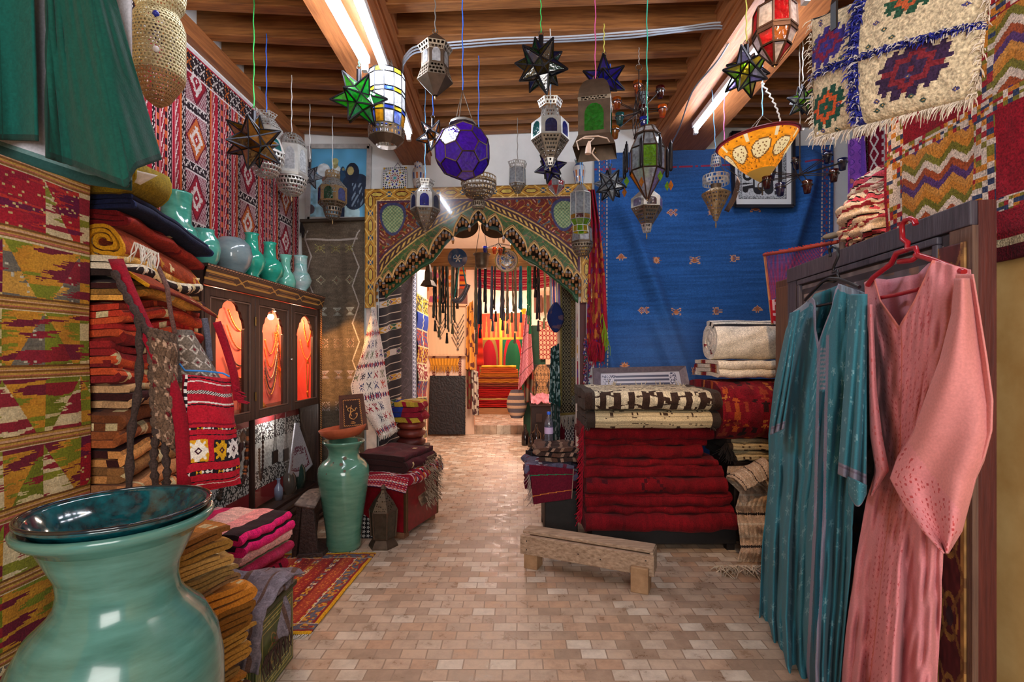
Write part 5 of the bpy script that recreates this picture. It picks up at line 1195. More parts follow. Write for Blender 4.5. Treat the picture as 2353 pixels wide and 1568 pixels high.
def fsh(U,V):
 l=np.interp(V,[0,.2,.5,.8,1],[1352,1358,1352,1348,1352]);r=np.interp(V,[0,.2,.5,.8,1],[1366,1378,1390,1396,1388]);u=l+(r-l)*U;v=436+V*395;Yd=4.80-.03*np.sin(U*14+V*2)
 return np.stack([(u-CX)/FX*Yd,Yd,EYE-(v-CY)/FX*Yd],1)
mb.grid(fsh,50,120,pat_shawl);mb.build('cloth',mat_cloth(1.0),t,solid=.006)
mb=MB();fringe(mb,P(1352,640,4.76),P(1366,820,4.74),30,.14,.003,(160,20,44),.2);fringe(mb,P(1358,780,4.74),P(1380,790,4.74),24,.22,.003,(160,20,44),.12,seed=8);mb.build('red_fringe',mat_cloth(.4),t)
mb=MB();fringe(mb,P(1384,720,4.76),P(1396,780,4.76),24,.17,.0035,(130,160,30),.15,seed=4);mb.build('green_fringe',mat_cloth(.4),t)
rpr=random.Random(2)
def pat_red(seed,mark=False):
 def f(U,V):
  C=base(U,(112,10,20))*(1+.22*(vno(U*60,V*30,seed)-.5)+.18*(vno(U*8,V*4,seed+3)-.5))[:,None]
  if mark:
   z=(np.abs(np.abs(U-.47)*5+np.abs(V-.5)*9-.4)<.05)|((np.abs(V-.5-.03*np.sign(np.sin(U*60)))<.006)&(U<.2));C[z]=(70,10,20)
  return C
 return f
rows=[(.165,.125,.50,1.64,0),(.29,.06,.51,1.62,0),(.345,.10,.51,1.60,0),(.44,.12,.51,1.57,1),(.555,.09,.50,1.55,0),(.64,.055,.52,1.52,0),(.695,.10,.52,1.40,0),(.79,.05,.51,1.45,0),(.835,.10,.50,1.50,0)]
lbr=['deep red rug at the bottom of the big red pile','thin red rug, second from the bottom of the big red pile','red rug, third from the bottom of the big red pile','red rug with thin dark diamond outline in the big red pile','red rug just above the one with the dark diamond outline','thin red rug squeezed in the upper middle of the red pile','shorter red rug set back from the pile edge, upper part','thin red rug, second below the cream rugs','red rug directly below the cream ribbed rug']
for i,((z,h,x0,x1,mk),l)in enumerate(zip(rows,lbr)):
 n=2
 folded('red_rug',l,'rug',((x0+x1)/2,4.35,z),(0,-1,0),(1,0,0),.60-.012*i,x1-x0,n,h/n*.98,pat=pat_red(i,mk),seed=120+i,nl=46,pitch=h/n,sub=3,wobble=.02,group='red rugs in the big pile',jit=.05,fuzz=1.6)
mb=MB();fringe(mb,(.485,3.78,.25),(.50,3.80,.95),150,.05,.004,(150,16,36),.5,(-.6,-.3,-1),seed=12);tag(mb.build('rug_fringe',mat_cloth(.5)),'ragged red fringe along the end of the big red rug pile','fringe')
mb=MB();bx(.56,1.66,3.80,4.4,.05,.16,mb);t=thing('low_platform','black wooden platform under the big red rug pile','platform',(1.1,4.1,0));mb.build('top',mat((20,17,18),.6),t,bevel=.005)
for x in(.6,1.62):
 for y in(3.84,4.36):mb=MB();mb.box((x,y,.025),(.06,.06,.05));mb.build('foot',mat((20,17,18),.6),t)
def pat_shag(U,V):
 C=base(U,(214,200,170));x=U*3.2;y=V*19;d=np.minimum(np.abs(((x+y)%1)-.5),np.abs(((x-y)%1)-.5));n=vno(U*60,V*60,4)
 C[(d<.085+.06*(n-.5))&(n>.3)]=(60,42,34);C[(V<.04)|(U<.07)|(U>.93)]=(66,54,46);z=(np.abs(V-.5)<.03)&(np.sin(U*60)>0);C[z]=(60,42,34)
 return C*(1+.25*(vno(U*120,V*160,3)-.5))[:,None]
def pat_rib(U,V):
 C=base(U,(206,186,146))*(1-.18*(np.abs((V*60)%1-.5)>.36))[:,None];z=(hsh(np.floor(U*46),np.floor(V*110),5)>.62)&(np.sin(U*30+3*np.sin(V*40))>.1)&((U*46)%1>.3)&((V*110)%1>.35);C[z]=(70,52,40);C[(U<.06)|(U>.94)]=(58,46,40);return C
folded('ribbed_rug','cream ribbed rug with rows of brown dashes lying on the red pile','rug',(.995,4.34,.94),(0,-1,0),(1,0,0),.62,.97,2,.062,pat=pat_rib,seed=140,nl=80,pitch=.066,sub=8,wobble=.008,fuzz=1.2)
folded('shaggy_rug','cream shaggy rug with dark brown lattice and fringed ends on top of the red pile','rug',(.985,4.36,1.08),(0,-1,0),(1,0,0),.66,.99,2,.07,pat=pat_shag,seed=141,nl=110,pitch=.076,sub=9,wobble=.012,fuzz=1.8)
for nm,x,dx,l in(('rug_fringe',.50,-.5,'dark brown woolly fringe at the cream shaggy rug end near the arch'),('rug_fringe',1.47,.5,'dark brown woolly fringe at the cream shaggy rug end near the blue robe')):
 mb=MB()
 for zz,yy in((1.21,3.70),(1.15,3.69),(1.09,3.72),(1.02,3.71),(.97,3.72)):
  fringe(mb,(x+(.03 if x<1 else-.05),yy,zz),(x+(.05 if x<1 else-.02),yy+.06,zz+.01),26,.05,.0038,(74,62,54),.5,(dx,-.5,-.8),seed=int(zz*100))
 tag(mb.build(nm,mat_cloth(.5)),l,'fringe')
mb=MB();
for u in(1405,1412,1470,1512,1560):fringe(mb,P(u-6,897,4.3),P(u+8,897,4.3),7,.07,.004,(190,180,160),.6,(0,-.2,1),seed=u)
tag(mb.build('rug_fringe',mat_cloth(.4)),'pale wool tufts standing up behind the cream shaggy rug','fringe')
OW=mat((132,106,84),.8,c2=(184,156,130),scale=5,bump=.5,stretch=(2,14,14))
t=thing('wooden_bench','low weathered wooden step bench on the tile floor before the red rug pile','bench',(.45,3.33,0))
d=np.array((.90,-.40,0))/math.hypot(.9,.4);n_=np.array((-d[1],d[0],0));c0=np.array((.045,3.50,0));c1=c0+d*.86
M_=np.stack([d,n_,(0,0,1)],1)
def bb(l0,l1,n0,n1,z0,z1,nm,m=OW,bev=.005,tilt_=0):
 mb=MB();mb.box(c0+d*(l0+l1)/2+n_*(n0+n1)/2+np.array((0,0,(z0+z1)/2)),(l1-l0,n1-n0,z1-z0),M_);o=mb.build(nm,m,t,bevel=bev);return o
bb(-.01,.88,-.005,.12,.24,.262,'seat_board');bb(-.02,.89,-.03,.0,.105,.235,'front_board');bb(0,.87,.10,.125,.11,.24,'back_board')
bb(.0,.10,-.01,.10,0,.16,'leg',mat((130,96,66),.8,c2=(176,140,104),scale=9,bump=.4));bb(.75,.86,-.06,.06,0,.16,'leg',mat((130,96,66),.8,c2=(176,140,104),scale=9,bump=.4));bb(.86,.885,-.02,.13,.1,.25,'end_board')
for l,z in((.03,.2),(.03,.14),(.84,.2),(.84,.14),(.4,.17),(.55,.16)):
 mb=MB();mb.disc(c0+d*l+n_*-.0305+np.array((0,0,z)),.005,8,-n_);mb.build('nail',mat((40,34,32),.5),t)
def pat_wool(U,V):
 C=base(U,(240,232,218));C[(np.abs(V-.95)<.006)|(np.abs(V-.92)<.006)]=(40,36,40);C[(np.abs(V-.38)<.01)|(np.abs(V-.3)<.006)]=(140,30,40);return C*(1+.12*(vno(U*60,V*160,3)-.5))[:,None]
t=thing('rolled_blanket','thick white wool blanket with two black lines rolled up on top of the stack','blanket',(1.85,4.05,1.44))
mb=MB();strip(mb,roll_path(.03,3.3,.042,.92,tail=0),.034,.64,(1.90,4.12,1.60),(0,-1,0),(0,0,1),(1,-.05,0),40,pat=pat_wool,wobble=.012,seed=150,sub=4);mb.build('roll',mat_cloth(1.6),t)
def pat_wool2(U,V):
 C=base(U,(238,226,206));z=(np.abs(((V*5)%1)-.5)<.09);C[z]=(140,24,34);z=np.abs(((V*5)%1)-.5);C[(z>.12)&(z<.15)]=(190,120,70);return C*(1+.12*(vno(U*60,V*160,3)-.5))[:,None]
folded('folded_blanket','white wool blanket with red stripe folded under the rolled white one','blanket',(1.90,4.42,1.31),(0,-1,0),(1,-.05,0),.52,.66,4,.03,pat=pat_wool2,seed=151,nl=40,pitch=.034,sub=3,wobble=.014,fuzz=1.6)
def pat_berber(U,V):
 C=base(U,(124,18,32))*(1+.3*(vno(U*30,V*60,3)-.5))[:,None];x=U*11;y=V*34+.5*(np.floor(U*11)%2);d=np.abs(x%1-.5)+np.abs(y%1-.5);z=(d<.44)&(hsh(np.floor(x),np.floor(y),3)>.25)&(vno(U*60,V*100,4)>.2);C[z]=choose(np.floor(hsh(np.floor(x),np.floor(y),7)*4),[(180,84,36),(150,60,40),(50,24,28),(196,120,60)])[z];return C
folded('berber_rug','dark red shaggy rug with orange diamonds folded thick under the white blankets','rug',(1.93,4.50,.84),(0,-1,0),(1,-.04,0),.56,.78,2,.20,pat=pat_berber,seed=152,nl=70,pitch=.23,sub=8,wobble=.022,fuzz=1.8)
for i,(z,h,l)in enumerate(((.74,.085,'cream ribbed rug folded under the dark red shaggy rug, upper one'),(.655,.075,'cream rug with brown dashes folded under the dark red shaggy rug, lower one'))):
 folded('cream_rug',l,'rug',(1.97,4.44,z),(0,-1,0),(1,-.04,0),.54,.66-.05*i,3,h/3*.95,pat=pat_rib,seed=153+i,nl=40,pitch=h/3,sub=2,wobble=.01)
mb=MB();fringe(mb,(1.63,3.93,.80),(1.68,3.91,.72),90,.10,.004,(34,28,28),.6,(-.5,-.5,-.7),seed=33);tag(mb.build('rug_fringe',mat_cloth(.5)),'black woolly fringe hanging from the folded cream rugs','fringe')
mb=MB();bx(1.72,2.3,3.98,4.5,0,.64,mb);tag(mb.build('storage_chest',wood((50,34,26),(76,54,40)),bevel=.01),'dark wooden chest carrying the stack of cream and white blankets','chest')
def pat_hanbel(U,V):
 C=base(U,(184,158,134))*(1+.2*(vno(U*40,V*120,3)-.5))[:,None]
 for c,w,k in((.08,.03,0),(.16,.05,1),(.28,.02,2),(.36,.04,1),(.46,.03,0),(.56,.02,2),(.66,.05,1),(.78,.03,0),(.9,.04,1)):
  z=np.abs(V-c)<w/2;x=U*22
  if k==0:C[np.abs(V-c)<w*.6*(.35+.65*tri(x))]=(40,32,32)
  elif k==1:C[z&(np.abs(x%1-.5)*w<np.abs(V-c+w/2)*.5)]=(206,190,170)
  else:C[z]=(196,180,160)
 return C
t=thing('draped_textile','brown and cream striped flat-weave draped from the blanket stack down to the floor with fringe','textile',P(1720,1330,3.5))
mb=MB()
def fdr(U,V):
 l=np.interp(V,[0,.12,.25,.4,.6,.8,1],[1672,1668,1700,1690,1698,1702,1690]);r=l+np.interp(V,[0,.2,1],[110,105,90]);u=l+(r-l)*U;v=1072+V*238;Yd=3.86-.28*np.clip(V*1.2,0,1)-.05*np.sin(V*24)*np.exp(-V)-.03*wob(U*2,V*3,9)
 return np.stack([(u-CX)/FX*Yd,Yd,EYE-(v-CY)/FX*Yd],1)
mb.grid(fdr,70,200,pat_hanbel);mb.build('cloth',mat_cloth(1.2),t,solid=.008)
mb=MB();sheet(mb,[P(1670,1095,3.72),P(1752,1052,3.74),P(1778,1092,3.62),P(1712,1128,3.60)],lambda U,V:pat_hanbel(V*.5,U),70,60,fold=lambda U,V:-.05*np.sin(PI*V)-.01*wob(U*2,V*2,4));mb.build('folded_corner',mat_cloth(1.2),t,solid=.01)
mb=MB()
for k in range(5):fringe(mb,P(1640+k*20,1300+k*5,3.48)*(1,1,0)+(0,0,.02),P(1680+k*18,1312+k*4,3.42)*(1,1,0)+(0,0,.05),16,.12,.005,(196,178,156),.6,(-.3,-.7,-.15),seed=k)
mb.build('fringe',mat_cloth(.4),t)
t=thing('small_loom','small loom with red warp threads and a half woven red band beside the blanket stack','loom',P(1800,745,3.7))
mb=MB();mb.tube([P(1757,585,3.75),P(1775,746,3.72)],.010,8);mb.build('side_stick',mat((190,140,96),.7),t)
mb=MB();mb.tube([P(1755,586,3.75),P(1830,574,3.45),P(1925,556,3.2)],.012,8);mb.build('top_bar',mat((150,60,50),.7),t)
mb=MB()
for k in range(40):
 a=k/39;p0=np.array(P(1757,586,3.74))*(1-a)+np.array(P(1900,562,3.26))*a;b=.15+.5*a;p1=np.array(P(1770,690,3.71))*(1-a)+np.array(P(1850,660,3.4))*a;mb.tube([p0,(p0+p1)/2+(0,0,-.01),p1],.0013,4,caps=False)
o=mb.build('warp_threads',mat((196,30,44),.8),t);o['kind']='stuff'
def pat_band(U,V):
 C=base(U,(176,16,34));x=np.floor(U*6);y=np.floor(V*9);m=((y%4==1)&(x>0)&(x<5))|((y%8<4)&(x==1))|((y%8>=4)&(x==4));C[m]=(222,190,196);return C
mb=MB();sheet(mb,[P(1769,690,3.70),P(1806,684,3.55),P(1804,752,3.55),P(1774,742,3.70)],pat_band,36,54);mb.build('woven_band',mat_cloth(.8),t,solid=.008)
mb=MB()
rr=random.Random(6)
for k in range(60):a=rr.random();p0=np.array(P(1757,585,3.74))*(1-a)+np.array(P(1925,556,3.2))*a;mb.tube([p0+(rr.uniform(-.02,.02),0,.012),p0+(rr.uniform(-.02,.02),-.014,-.004)],.004,4)
mb.build('thread_knots',mat((176,60,56),.9),t)
t=thing('loom_post','grey wooden loom post with two pale sticks and a wool spindle above the dark screen','loom',P(1935,590,3.2))
mb=MB();mb.tube([P(1934,506,3.2),P(1937,600,3.2)],.019,10);mb.build('post',mat((140,120,108),.8),t)
for v in(533,547):mb=MB();mb.tube([P(1938,v,3.19),P(1990,v-12,3.1)],.009,8);mb.build('stick',mat((206,166,110),.7),t)
mb=MB();mb.lathe([(.002,0),(.013,.015),(.02,.05),(.019,.09),(.012,.115),(.003,.125)],12,P(1889,546,3.2),M=np.array(Matrix.Rotation(PI/2-.18,3,'Y')));mb.build('spindle',mat((120,120,116),.9,scale=60,bump=.6),t)
mb=MB();mb.tube([P(1925,540,3.19),P(1936,520,3.18),P(1932,535,3.18)],.003,5);mb.build('wire',mat((50,40,40),.5),t)
def pat_purple(U,V):
 C=base(U,(150,84,190))*(1+.3*(vno(U*8,V*18,3)-.5))[:,None];d=np.hypot((U*4)%1-.5,(V*11)%1-.5);C[(d<.3)&(V>.35)]=(206,120,120);C[(np.abs(d-.32)<.04)]=(96,60,150);C[(V>.82)]=(196,70,176);C[(np.abs(U-.9)<.08)]=(110,70,170);return C
x_=3.18
hang('purple_cloth','purple and pink patterned cloth hanging in the corner beside the blue rug','textile',[onx(1948,322,x_),onx(1992,312,x_),onx(1996,560,x_),onx(1942,556,x_)],pat_purple,60,150,fold=lambda U,V:.03*np.sin(U*12+V),thick=.006)
def pat_rk(U,V):
 C=base(U,(122,20,40));x=U*7;k=np.floor(x);f=x-k
 z=(k%3==0)&(np.abs(f-.5-.12*np.sign(np.sin(V*110)))<.16);C[z]=(206,196,190)
 z=(k%3==1)&(np.abs(np.abs(f-.5)-.25)<.05)&(np.floor(V*120)%2==0);C[z]=(206,190,180)
 z=(k%3==1)&(np.abs(np.abs(f-.5)-np.abs((V*16)%1-.5)*.5)<.07);C[z]=np.where((np.floor(V[z]*8)%3==0)[:,None],(190,120,40),(214,204,196))
 z=(k%3==2)&(np.abs(np.abs(f-.5)-tri(V*9)*.38)<.09);C[z]=(214,204,198)
 return C*(1+.1*(vno(U*60,V*160,3)-.5))[:,None]
hang('red_wall_kilim','crimson kilim with white arrow stripes hanging on the side wall past the purple cloth','rug',[onx(1966,300,3.22),onx(2105,262,3.22),onx(2105,590,3.22),onx(1966,590,3.22)],pat_rk,140,200,fold=lambda U,V:.012*np.sin(U*16),thick=.007)
mb=MB();bx(1.80,2.9,2.55,3.5,0,2.0,mb);t=thing('storage_cupboard','plain brown cupboard behind the leaning screen carrying the bundled striped blanket','cupboard',(2.35,3.0,0));mb.build('body',wood((70,46,34),(100,70,50),axis=2),t,bevel=.01)
for k in(0,1):mb=MB();bx(1.785,1.80,2.58+k*.46,3.01+k*.46,.05,1.95,mb);mb.build('door',wood((80,54,40),(108,76,54),axis=2),t,bevel=.006)
def pat_bundle(U,V):
 C=base(U,(222,204,182));x=(V*3.2+.5*np.sin(U*7)+U)%1;C[(x>.3)&(x<.44)]=(206,84,104);C[((x>.25)&(x<.3))|((x>.44)&(x<.49))]=(40,30,32);C[x>.88]=(160,50,66);return C*(1+.3*(vno(U*40,V*60,3)-.5))[:,None]
t=thing('striped_blanket','bundled white, pink and black striped blanket piled on the cupboard behind the screen','blanket',(2.2,2.95,2.02))
for k,(u,v,Yd,r,ph)in enumerate(((2050,440,3.0,.17,0),(2010,490,2.9,.15,1),(2050,520,2.85,.17,2),(1990,535,2.95,.11,3),(2085,470,2.9,.15,4))):
 mb=MB();c=P(u,v,Yd)
 def fb(U,V,c=c,r=r,ph=ph):
  th=(V-.5)*PI;a=U*2*PI;k_=1+.16*wob(np.cos(a)*1.1+ph,np.sin(a)*1.1+V*2.5,40+ph,5)+.05*np.sin(V*40+3*np.sin(a+ph))
  return np.stack([c[0]+r*1.2*k_*np.cos(th)*np.cos(a),c[1]+r*k_*np.cos(th)*np.sin(a),c[2]+r*.8*k_*np.sin(th)],1)
 mb.grid(fb,60,60,pat_bundle);mb.build('fold',mat_cloth(1.5),t)
mb=MB();fringe(mb,P(2030,425,2.85),P(2062,425,2.85),30,.08,.004,(190,160,150),.9,(-.5,-.3,-.3),seed=5);mb.build('fringe',mat_cloth(.5),t)
DA,DB=np.array((1.375,1.50)),np.array((1.495,2.75))
dd=(DB-DA)/np.linalg.norm(DB-DA);dn=np.array((-dd[1],dd[0]))
def dp(s_,z,off=0.0):
 q=DA+dd*s_+dn*off;return np.array((q[0],q[1],z))
LN=float(np.linalg.norm(DB-DA))
t=thing('painted_screen','old dark wooden door panel with faded painted flowers leaning on the pier behind the robes','screen',dp(LN/2,0))
def slab(s0,s1,z0,z1,o0,o1,nm,m,**k):
 mb=MB();mb.hexa([dp(s0,z0,o0),dp(s1,z0,o0),dp(s1,z0,o1),dp(s0,z0,o1)],[dp(s0,z1,o0),dp(s1,z1,o0),dp(s1,z1,o1),dp(s0,z1,o1)]);return mb.build(nm,m,t,**k)
SD=wood((48,44,54),(76,70,80),axis=2,bump=.3);SR=wood((66,26,24),(92,40,34),axis=2)
slab(0,LN,0,1.96,-.055,-.005,'core',SR)
slab(0,LN,1.885,1.96,-.005,.018,'top_rail',SD,bevel=.004);slab(0,.09,0,1.885,-.005,.012,'stile',wood((84,62,54),(110,84,70),axis=2));slab(LN-.10,LN,0,1.885,-.005,.012,'stile',SD);slab(.09,LN-.1,0,.14,-.005,.014,'bottom_rail',SD)
def pat_flor(U,V):
 C=base(U,(92,84,88));w=np.sin(U*26+2*np.sin(V*30))*np.cos(V*36+2*np.sin(U*20));C[w>.45]=(128,116,112);C[(np.abs(w)<.08)]=(96,84,90);C[w<-.7]=(110,84,70)
 e=np.minimum(np.minimum(U,1-U)*1.0,np.minimum(V,1-V)*1.5);C[e<.03]=(40,34,38);C[(e>.03)&(e<.05)]=(104,92,90);C[(e>.05)&(e<.07)]=(50,42,46);return C*(1+.4*(vno(U*30,V*40,3)-.5))[:,None]
mb=MB();sheet(mb,[dp(LN-.1,1.885,.003),dp(.09,1.885,.003),dp(.09,.14,.003),dp(LN-.1,.14,.003)],pat_flor,130,190);mb.build('painted_panel',mat_attr(.6),t,solid=.006)
def pat_pil(U,V):
 C=base(U,(84,34,34));a=(V*7)%1;x=np.abs(U-.5);d=np.hypot((U-.5)*1.6,(a-.5)*1.6);C[x>.38]=(150,110,60);C[(np.abs(d-.42)<.06)]=(140,100,50);C[(np.abs(x-np.abs(a-.5))<.05)]=(120,80,44);C[d<.2]=(60,40,44);return C*(1+.4*(vno(U*12,V*70,3)-.5))[:,None]
mb=MB();sheet(mb,[dp(.14,1.84,.016),dp(.02,1.84,.016),dp(.02,.02,.016),dp(.14,.02,.016)],pat_pil,30,300);mb.build('painted_stile',mat_attr(.6),t,solid=.006)
for s0,s1,z0,z1 in((.13,LN-.13,1.855,1.88),(.13,.155,.16,1.855),(LN-.155,LN-.13,.16,1.855)):slab(s0,s1,z0,z1,.004,.022,'moulding',SD,bevel=.004)
RA,RB=DA+dn*.11,DB+dn*.11
def rp(u,v,off=0.0):
 u=np.asarray(u,float);v=np.asarray(v,float)
 k=(u-CX)/FX;A_=RA+dn*0;dx,dy=RB-RA
 off=off+0*u;ax=A_[0]+dn[0]*off;ay=A_[1]+dn[1]*off
 tt=(k*ay-ax)/(dx-k*dy);Y=ay+tt*dy
 return np.stack([k*Y,Y,EYE-(v-CY)/FX*Y],-1)
def robe_sheet(mb,L,R,T,B,pat,nu,nv,off):
 """L,R(v-fraction) -> u; T,B(U) -> v ; off(U,V) toward the room"""
 def fn(U,V):
  t_,b_=T(U),B(U);v=t_+(b_-t_)*V;w=(v-600)/1000;u=L(v)+(R(v)-L(v))*U
  return rp(u,v,off(U,V))
 return mb.grid(fn,nu,nv,pat)
ip=lambda xs,ys:(lambda v:np.interp(v,xs,ys))
RM=mat_cloth(.4,.8,.08)
def floral(c,c2,c3,ku=12,kv=26,dens=.62,seed=3):
 def f(U,V):
  C=base(U,c)*(1+.10*(vno(U*6,V*5,seed)-.5))[:,None];x=U*ku;y=V*kv+.5*(np.floor(x)%2);a,b=x%1-.5,y%1-.5;r=np.hypot(a,b);th=np.arctan2(b,a)+hsh(np.floor(x),np.floor(y),seed)*6
  m=(r<.30*(.55+.45*np.cos(th*5)))&(hsh(np.floor(x),np.floor(y),seed+1)<dens);C[m]=c2;C[(r<.07)&m]=c3;return C
 return f
t=thing('blue_robe','teal blue sheer robe with pale flowers and lilac trim on a black hanger','robe',rp(1880,1560))
Lb=ip([640,705,760,880,1000,1100,1250,1420,1530,1620],[1840,1828,1806,1780,1766,1768,1752,1745,1756,1790]);Rb=ip([640,660,760,900,1080,1180,1300,1450,1620],[1984,1986,1990,1985,1972,1960,1955,1940,1925])
fb_=floral((58,122,138),(106,158,172),(122,168,180),10,26,.55)
def off_b(U,V):return.045*wob(U*2.6+.08*np.sin(V*5),V*.35,17,6)*np.clip(V*1.5,.15,1)+.05*np.sin(PI*U)+.022*np.sin(U*17+2+1.2*np.sin(V*3))*np.clip(V*1.4,.1,1)+.01*wob(U*3,V*3,4)
neckU=[0,.22,.26,.43,.56,.60,1.0]
Tb=ip(neckU,[716,684,690,790,668,652,672]);Bb=lambda U:1552+60*U+6*np.sin(U*20)
def pb(U,V):
 C=fb_(U,V);vv=Tb(U)+(Bb(U)-Tb(U))*V;uu=Lb(vv)+(Rb(vv)-Lb(vv))*U
 cx=np.interp(vv,[780,900,1200,1520],[1893,1890,1884,1868]);d=np.abs(np.abs(uu-cx)-10);z=(d<3.5)&(vv>770);C[z]=(128,126,146);C[(np.abs(uu-cx)<6)&(vv>800)&(vv<900)&(np.floor(vv/5)%2==0)]=(140,134,150);C[(np.abs(uu-cx)<6)&(vv>900)]=(24,74,90)
 neck=(U>.2)&(U<.63)&((vv-Tb(U))<13);C[neck]=(134,132,150);sh=((vv-Tb(U))<16)&((U>.63)|(U<.2));C[sh]=(126,140,156);C[V>.985]=(120,130,146);return C
mb=MB();robe_sheet(mb,Lb,Rb,Tb,Bb,pb,220,300,off_b);mb.build('front',RM,t,solid=.004)
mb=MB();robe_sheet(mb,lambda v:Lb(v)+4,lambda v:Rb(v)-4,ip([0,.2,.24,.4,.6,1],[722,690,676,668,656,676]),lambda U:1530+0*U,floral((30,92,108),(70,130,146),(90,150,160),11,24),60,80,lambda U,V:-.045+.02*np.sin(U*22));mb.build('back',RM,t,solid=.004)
def cone_sleeve(name,tt,top,bot,r0,r1,pat,seed=0,squash=.35,nu=60,nv=90,mouth=True):
 """sleeve tube hung from a shoulder: top/bot are lists of (u, v) edge pairs"""
 (tl,tr),(bl,br)=top,bot;mb=MB()
 def fn(U,V):
  a=U*2*PI;lu_=tl[0]+(bl[0]-tl[0])*V;ru_=tr[0]+(br[0]-tr[0])*V;lv=tl[1]+(bl[1]-tl[1])*V;rv=tr[1]+(br[1]-tr[1])*V
  s=.5-.5*np.cos(a);u=lu_+(ru_-lu_)*s;v=lv+(rv-lv)*s
  o=.10+np.sin(a)*(r0+(r1-r0)*V)*squash+.016*np.sin(s*16+V*4+seed)*V
  return rp(u,v,o)
 mb.grid(fn,nu,nv,pat);return mb.build(name,RM,tt,solid=.004)
def pslv(U,V):C=fb_(U*1.2,V*.5);C[V>.93]=(128,128,146);C[np.abs(V-.955)<.006]=(110,100,120);return C
cone_sleeve('sleeve',t,((1956,676),(1992,676)),((1926,1090),(1990,1120)),.06,.14,pslv,1)
cone_sleeve('sleeve',t,((1816,720),(1838,712)),((1770,1000),(1802,985)),.06,.10,pslv,2)
mb=MB();robe_sheet(mb,lambda v:1948+(v-1100)*.1,lambda v:1992-(v-1100)*.05,lambda U:1095+20*U,lambda U:1135+30*np.sin(U*PI),pslv,20,20,lambda U,V:.14+.03*np.sin(U*PI));mb.build('cuff',RM,t,solid=.004)
HB=mat((24,22,26),.35);
mb=MB();mb.tube([rp(*p,.02)for p in((1908,590),(1906,572),(1914,566),(1925,572),(1926,590),(1916,612),(1914,626),(1924,622),(1928,640),(1916,648),(1900,646))],.006,8);mb.build('hanger_hook',HB,t);mb=MB();mb.tube([rp(*p,.03)for p in((1904,640),(1890,648),(1870,668),(1850,690))],.007,8);mb.tube([rp(*p,.03)for p in((1876,704),(1912,697),(1940,690))],.006,8);mb.tube([rp(*p,.03)for p in((1904,640),(1930,642),(1975,660))],.007,8);mb.build('hanger_arm',HB,t)
t=thing('pink_robe','pale pink robe with wide bell sleeves and rose embroidery on a red hanger','robe',rp(2080,1560))
Lp=ip([590,640,700,800,1000,1090,1150,1300,1450,1620],[1990,1986,1990,2000,2012,2010,1992,1965,1945,1920]);Rp=ip([590,640,800,1000,1150,1300,1450,1620],[2228,2232,2222,2190,2170,2165,2160,2150])
fp_=floral((206,128,134),(178,82,88),(170,72,80),24,64,.75,9)
Tp=ip([0,.09,.14,.31,.47,.64,1.0],[650,636,690,752,690,597,620]);Bp=lambda U:1640+0*U
def pp_(U,V):
 C=base(U,(206,132,138))*(1+.08*(vno(U*8,V*8,3)-.5))[:,None];F=fp_(U,V);vv=Tp(U)+(Bp(U)-Tp(U))*V;z=(np.abs(U-.36)<.26-.1*np.clip((vv-900)/300,0,1));C[z]=F[z];z=(vv-Tp(U)<9)&(U>.08)&(U<.66);C[z]=(206,120,110);C[(np.abs(U-.335+.02*V)<.006)&(vv>750)]=(196,104,92);return C
def off_p(U,V):return.012+.05*wob(U*2.4,V*.4,27,6)*np.clip(V*1.4-.42,.04,1)+.05*np.sin(PI*U)+.035*np.sin(U*15+np.sin(V*3))*np.clip(V*1.6-.6,0,1)+.01*wob(U*3,V*3,14)
mb=MB();robe_sheet(mb,Lp,Rp,Tp,Bp,pp_,230,280,off_p);mb.build('front',RM,t,solid=.004)
mb=MB();robe_sheet(mb,lambda v:Lp(v)+4,lambda v:Rp(v)-4,ip([0,.1,.2,.5,.62,1],[652,640,643,630,604,624]),lambda U:1600+0*U,lambda U,V:base(U,(196,128,140)),60,60,lambda U,V:-.04+.02*np.sin(U*20));mb.build('back',RM,t,solid=.004)
sv=[640,720,830,930,1000,1060,1100,1160,1220,1272];sl=[2195,2188,2160,2122,2098,2060,2046,2078,2120,2168];sr=[2233,2246,2264,2278,2276,2260,2242,2226,2210,2178]
def psl(U,V):
 C=base(U,(206,132,130))*(1+.06*(vno(U*5,V*6,5)-.5))[:,None];vv=640+V*632;uu=np.interp(vv,sv,sl)+(np.interp(vv,sv,sr)-np.interp(vv,sv,sl))*U;e=(uu-2046)*.78-(vv-1100)*.62;d=np.abs((uu-2046)*.80-(vv-1100)*.58);z=(vv>990)&(uu<2205)&((vv-1100)>(uu-2046)*1.35-140);F=floral((212,134,138),(178,72,74),(168,60,66),15,46,.85,12)(U*1.0,V);C[z]=F[z];return C
for k,(o_,nm)in enumerate(((.15,'sleeve'),(.06,'sleeve_back'))):
 mb=MB()
 def fsl(U,V,o_=o_,k=k):
  vv=640+V*632;l=np.interp(vv,sv,sl);r=np.interp(vv,sv,sr);u=l+(r-l)*U+k*3
  return rp(u,vv-10*k,o_-.08*(U**3)*(k==0)-.06*(1-V)*(k==0)+.03*np.sin(U*7+V*2)*V+.03*np.sin(PI*U)*(k==0))
 mb.grid(fsl,70,110,psl);mb.build(nm if k==0 else 'sleeve_lining',RM,t,solid=.004)
mb=MB()
def fsl2(U,V):
 vv=700+V*440;l=np.interp(vv,[700,900,1000,1085,1140],[1996,1998,2000,2014,2000]);r=np.interp(vv,[700,900,1000,1080,1140],[2004,2014,2026,2042,2004]);return rp(l+(r-l)*U,vv,.10+.02*np.sin(U*PI))
mb.grid(fsl2,16,60,lambda U,V:floral((206,128,134),(190,90,92),(180,80,84),5,26,.5,3)(U,V));mb.build('sleeve',RM,t,solid=.004)
HR=mat((150,16,32),.3,coat=.4)
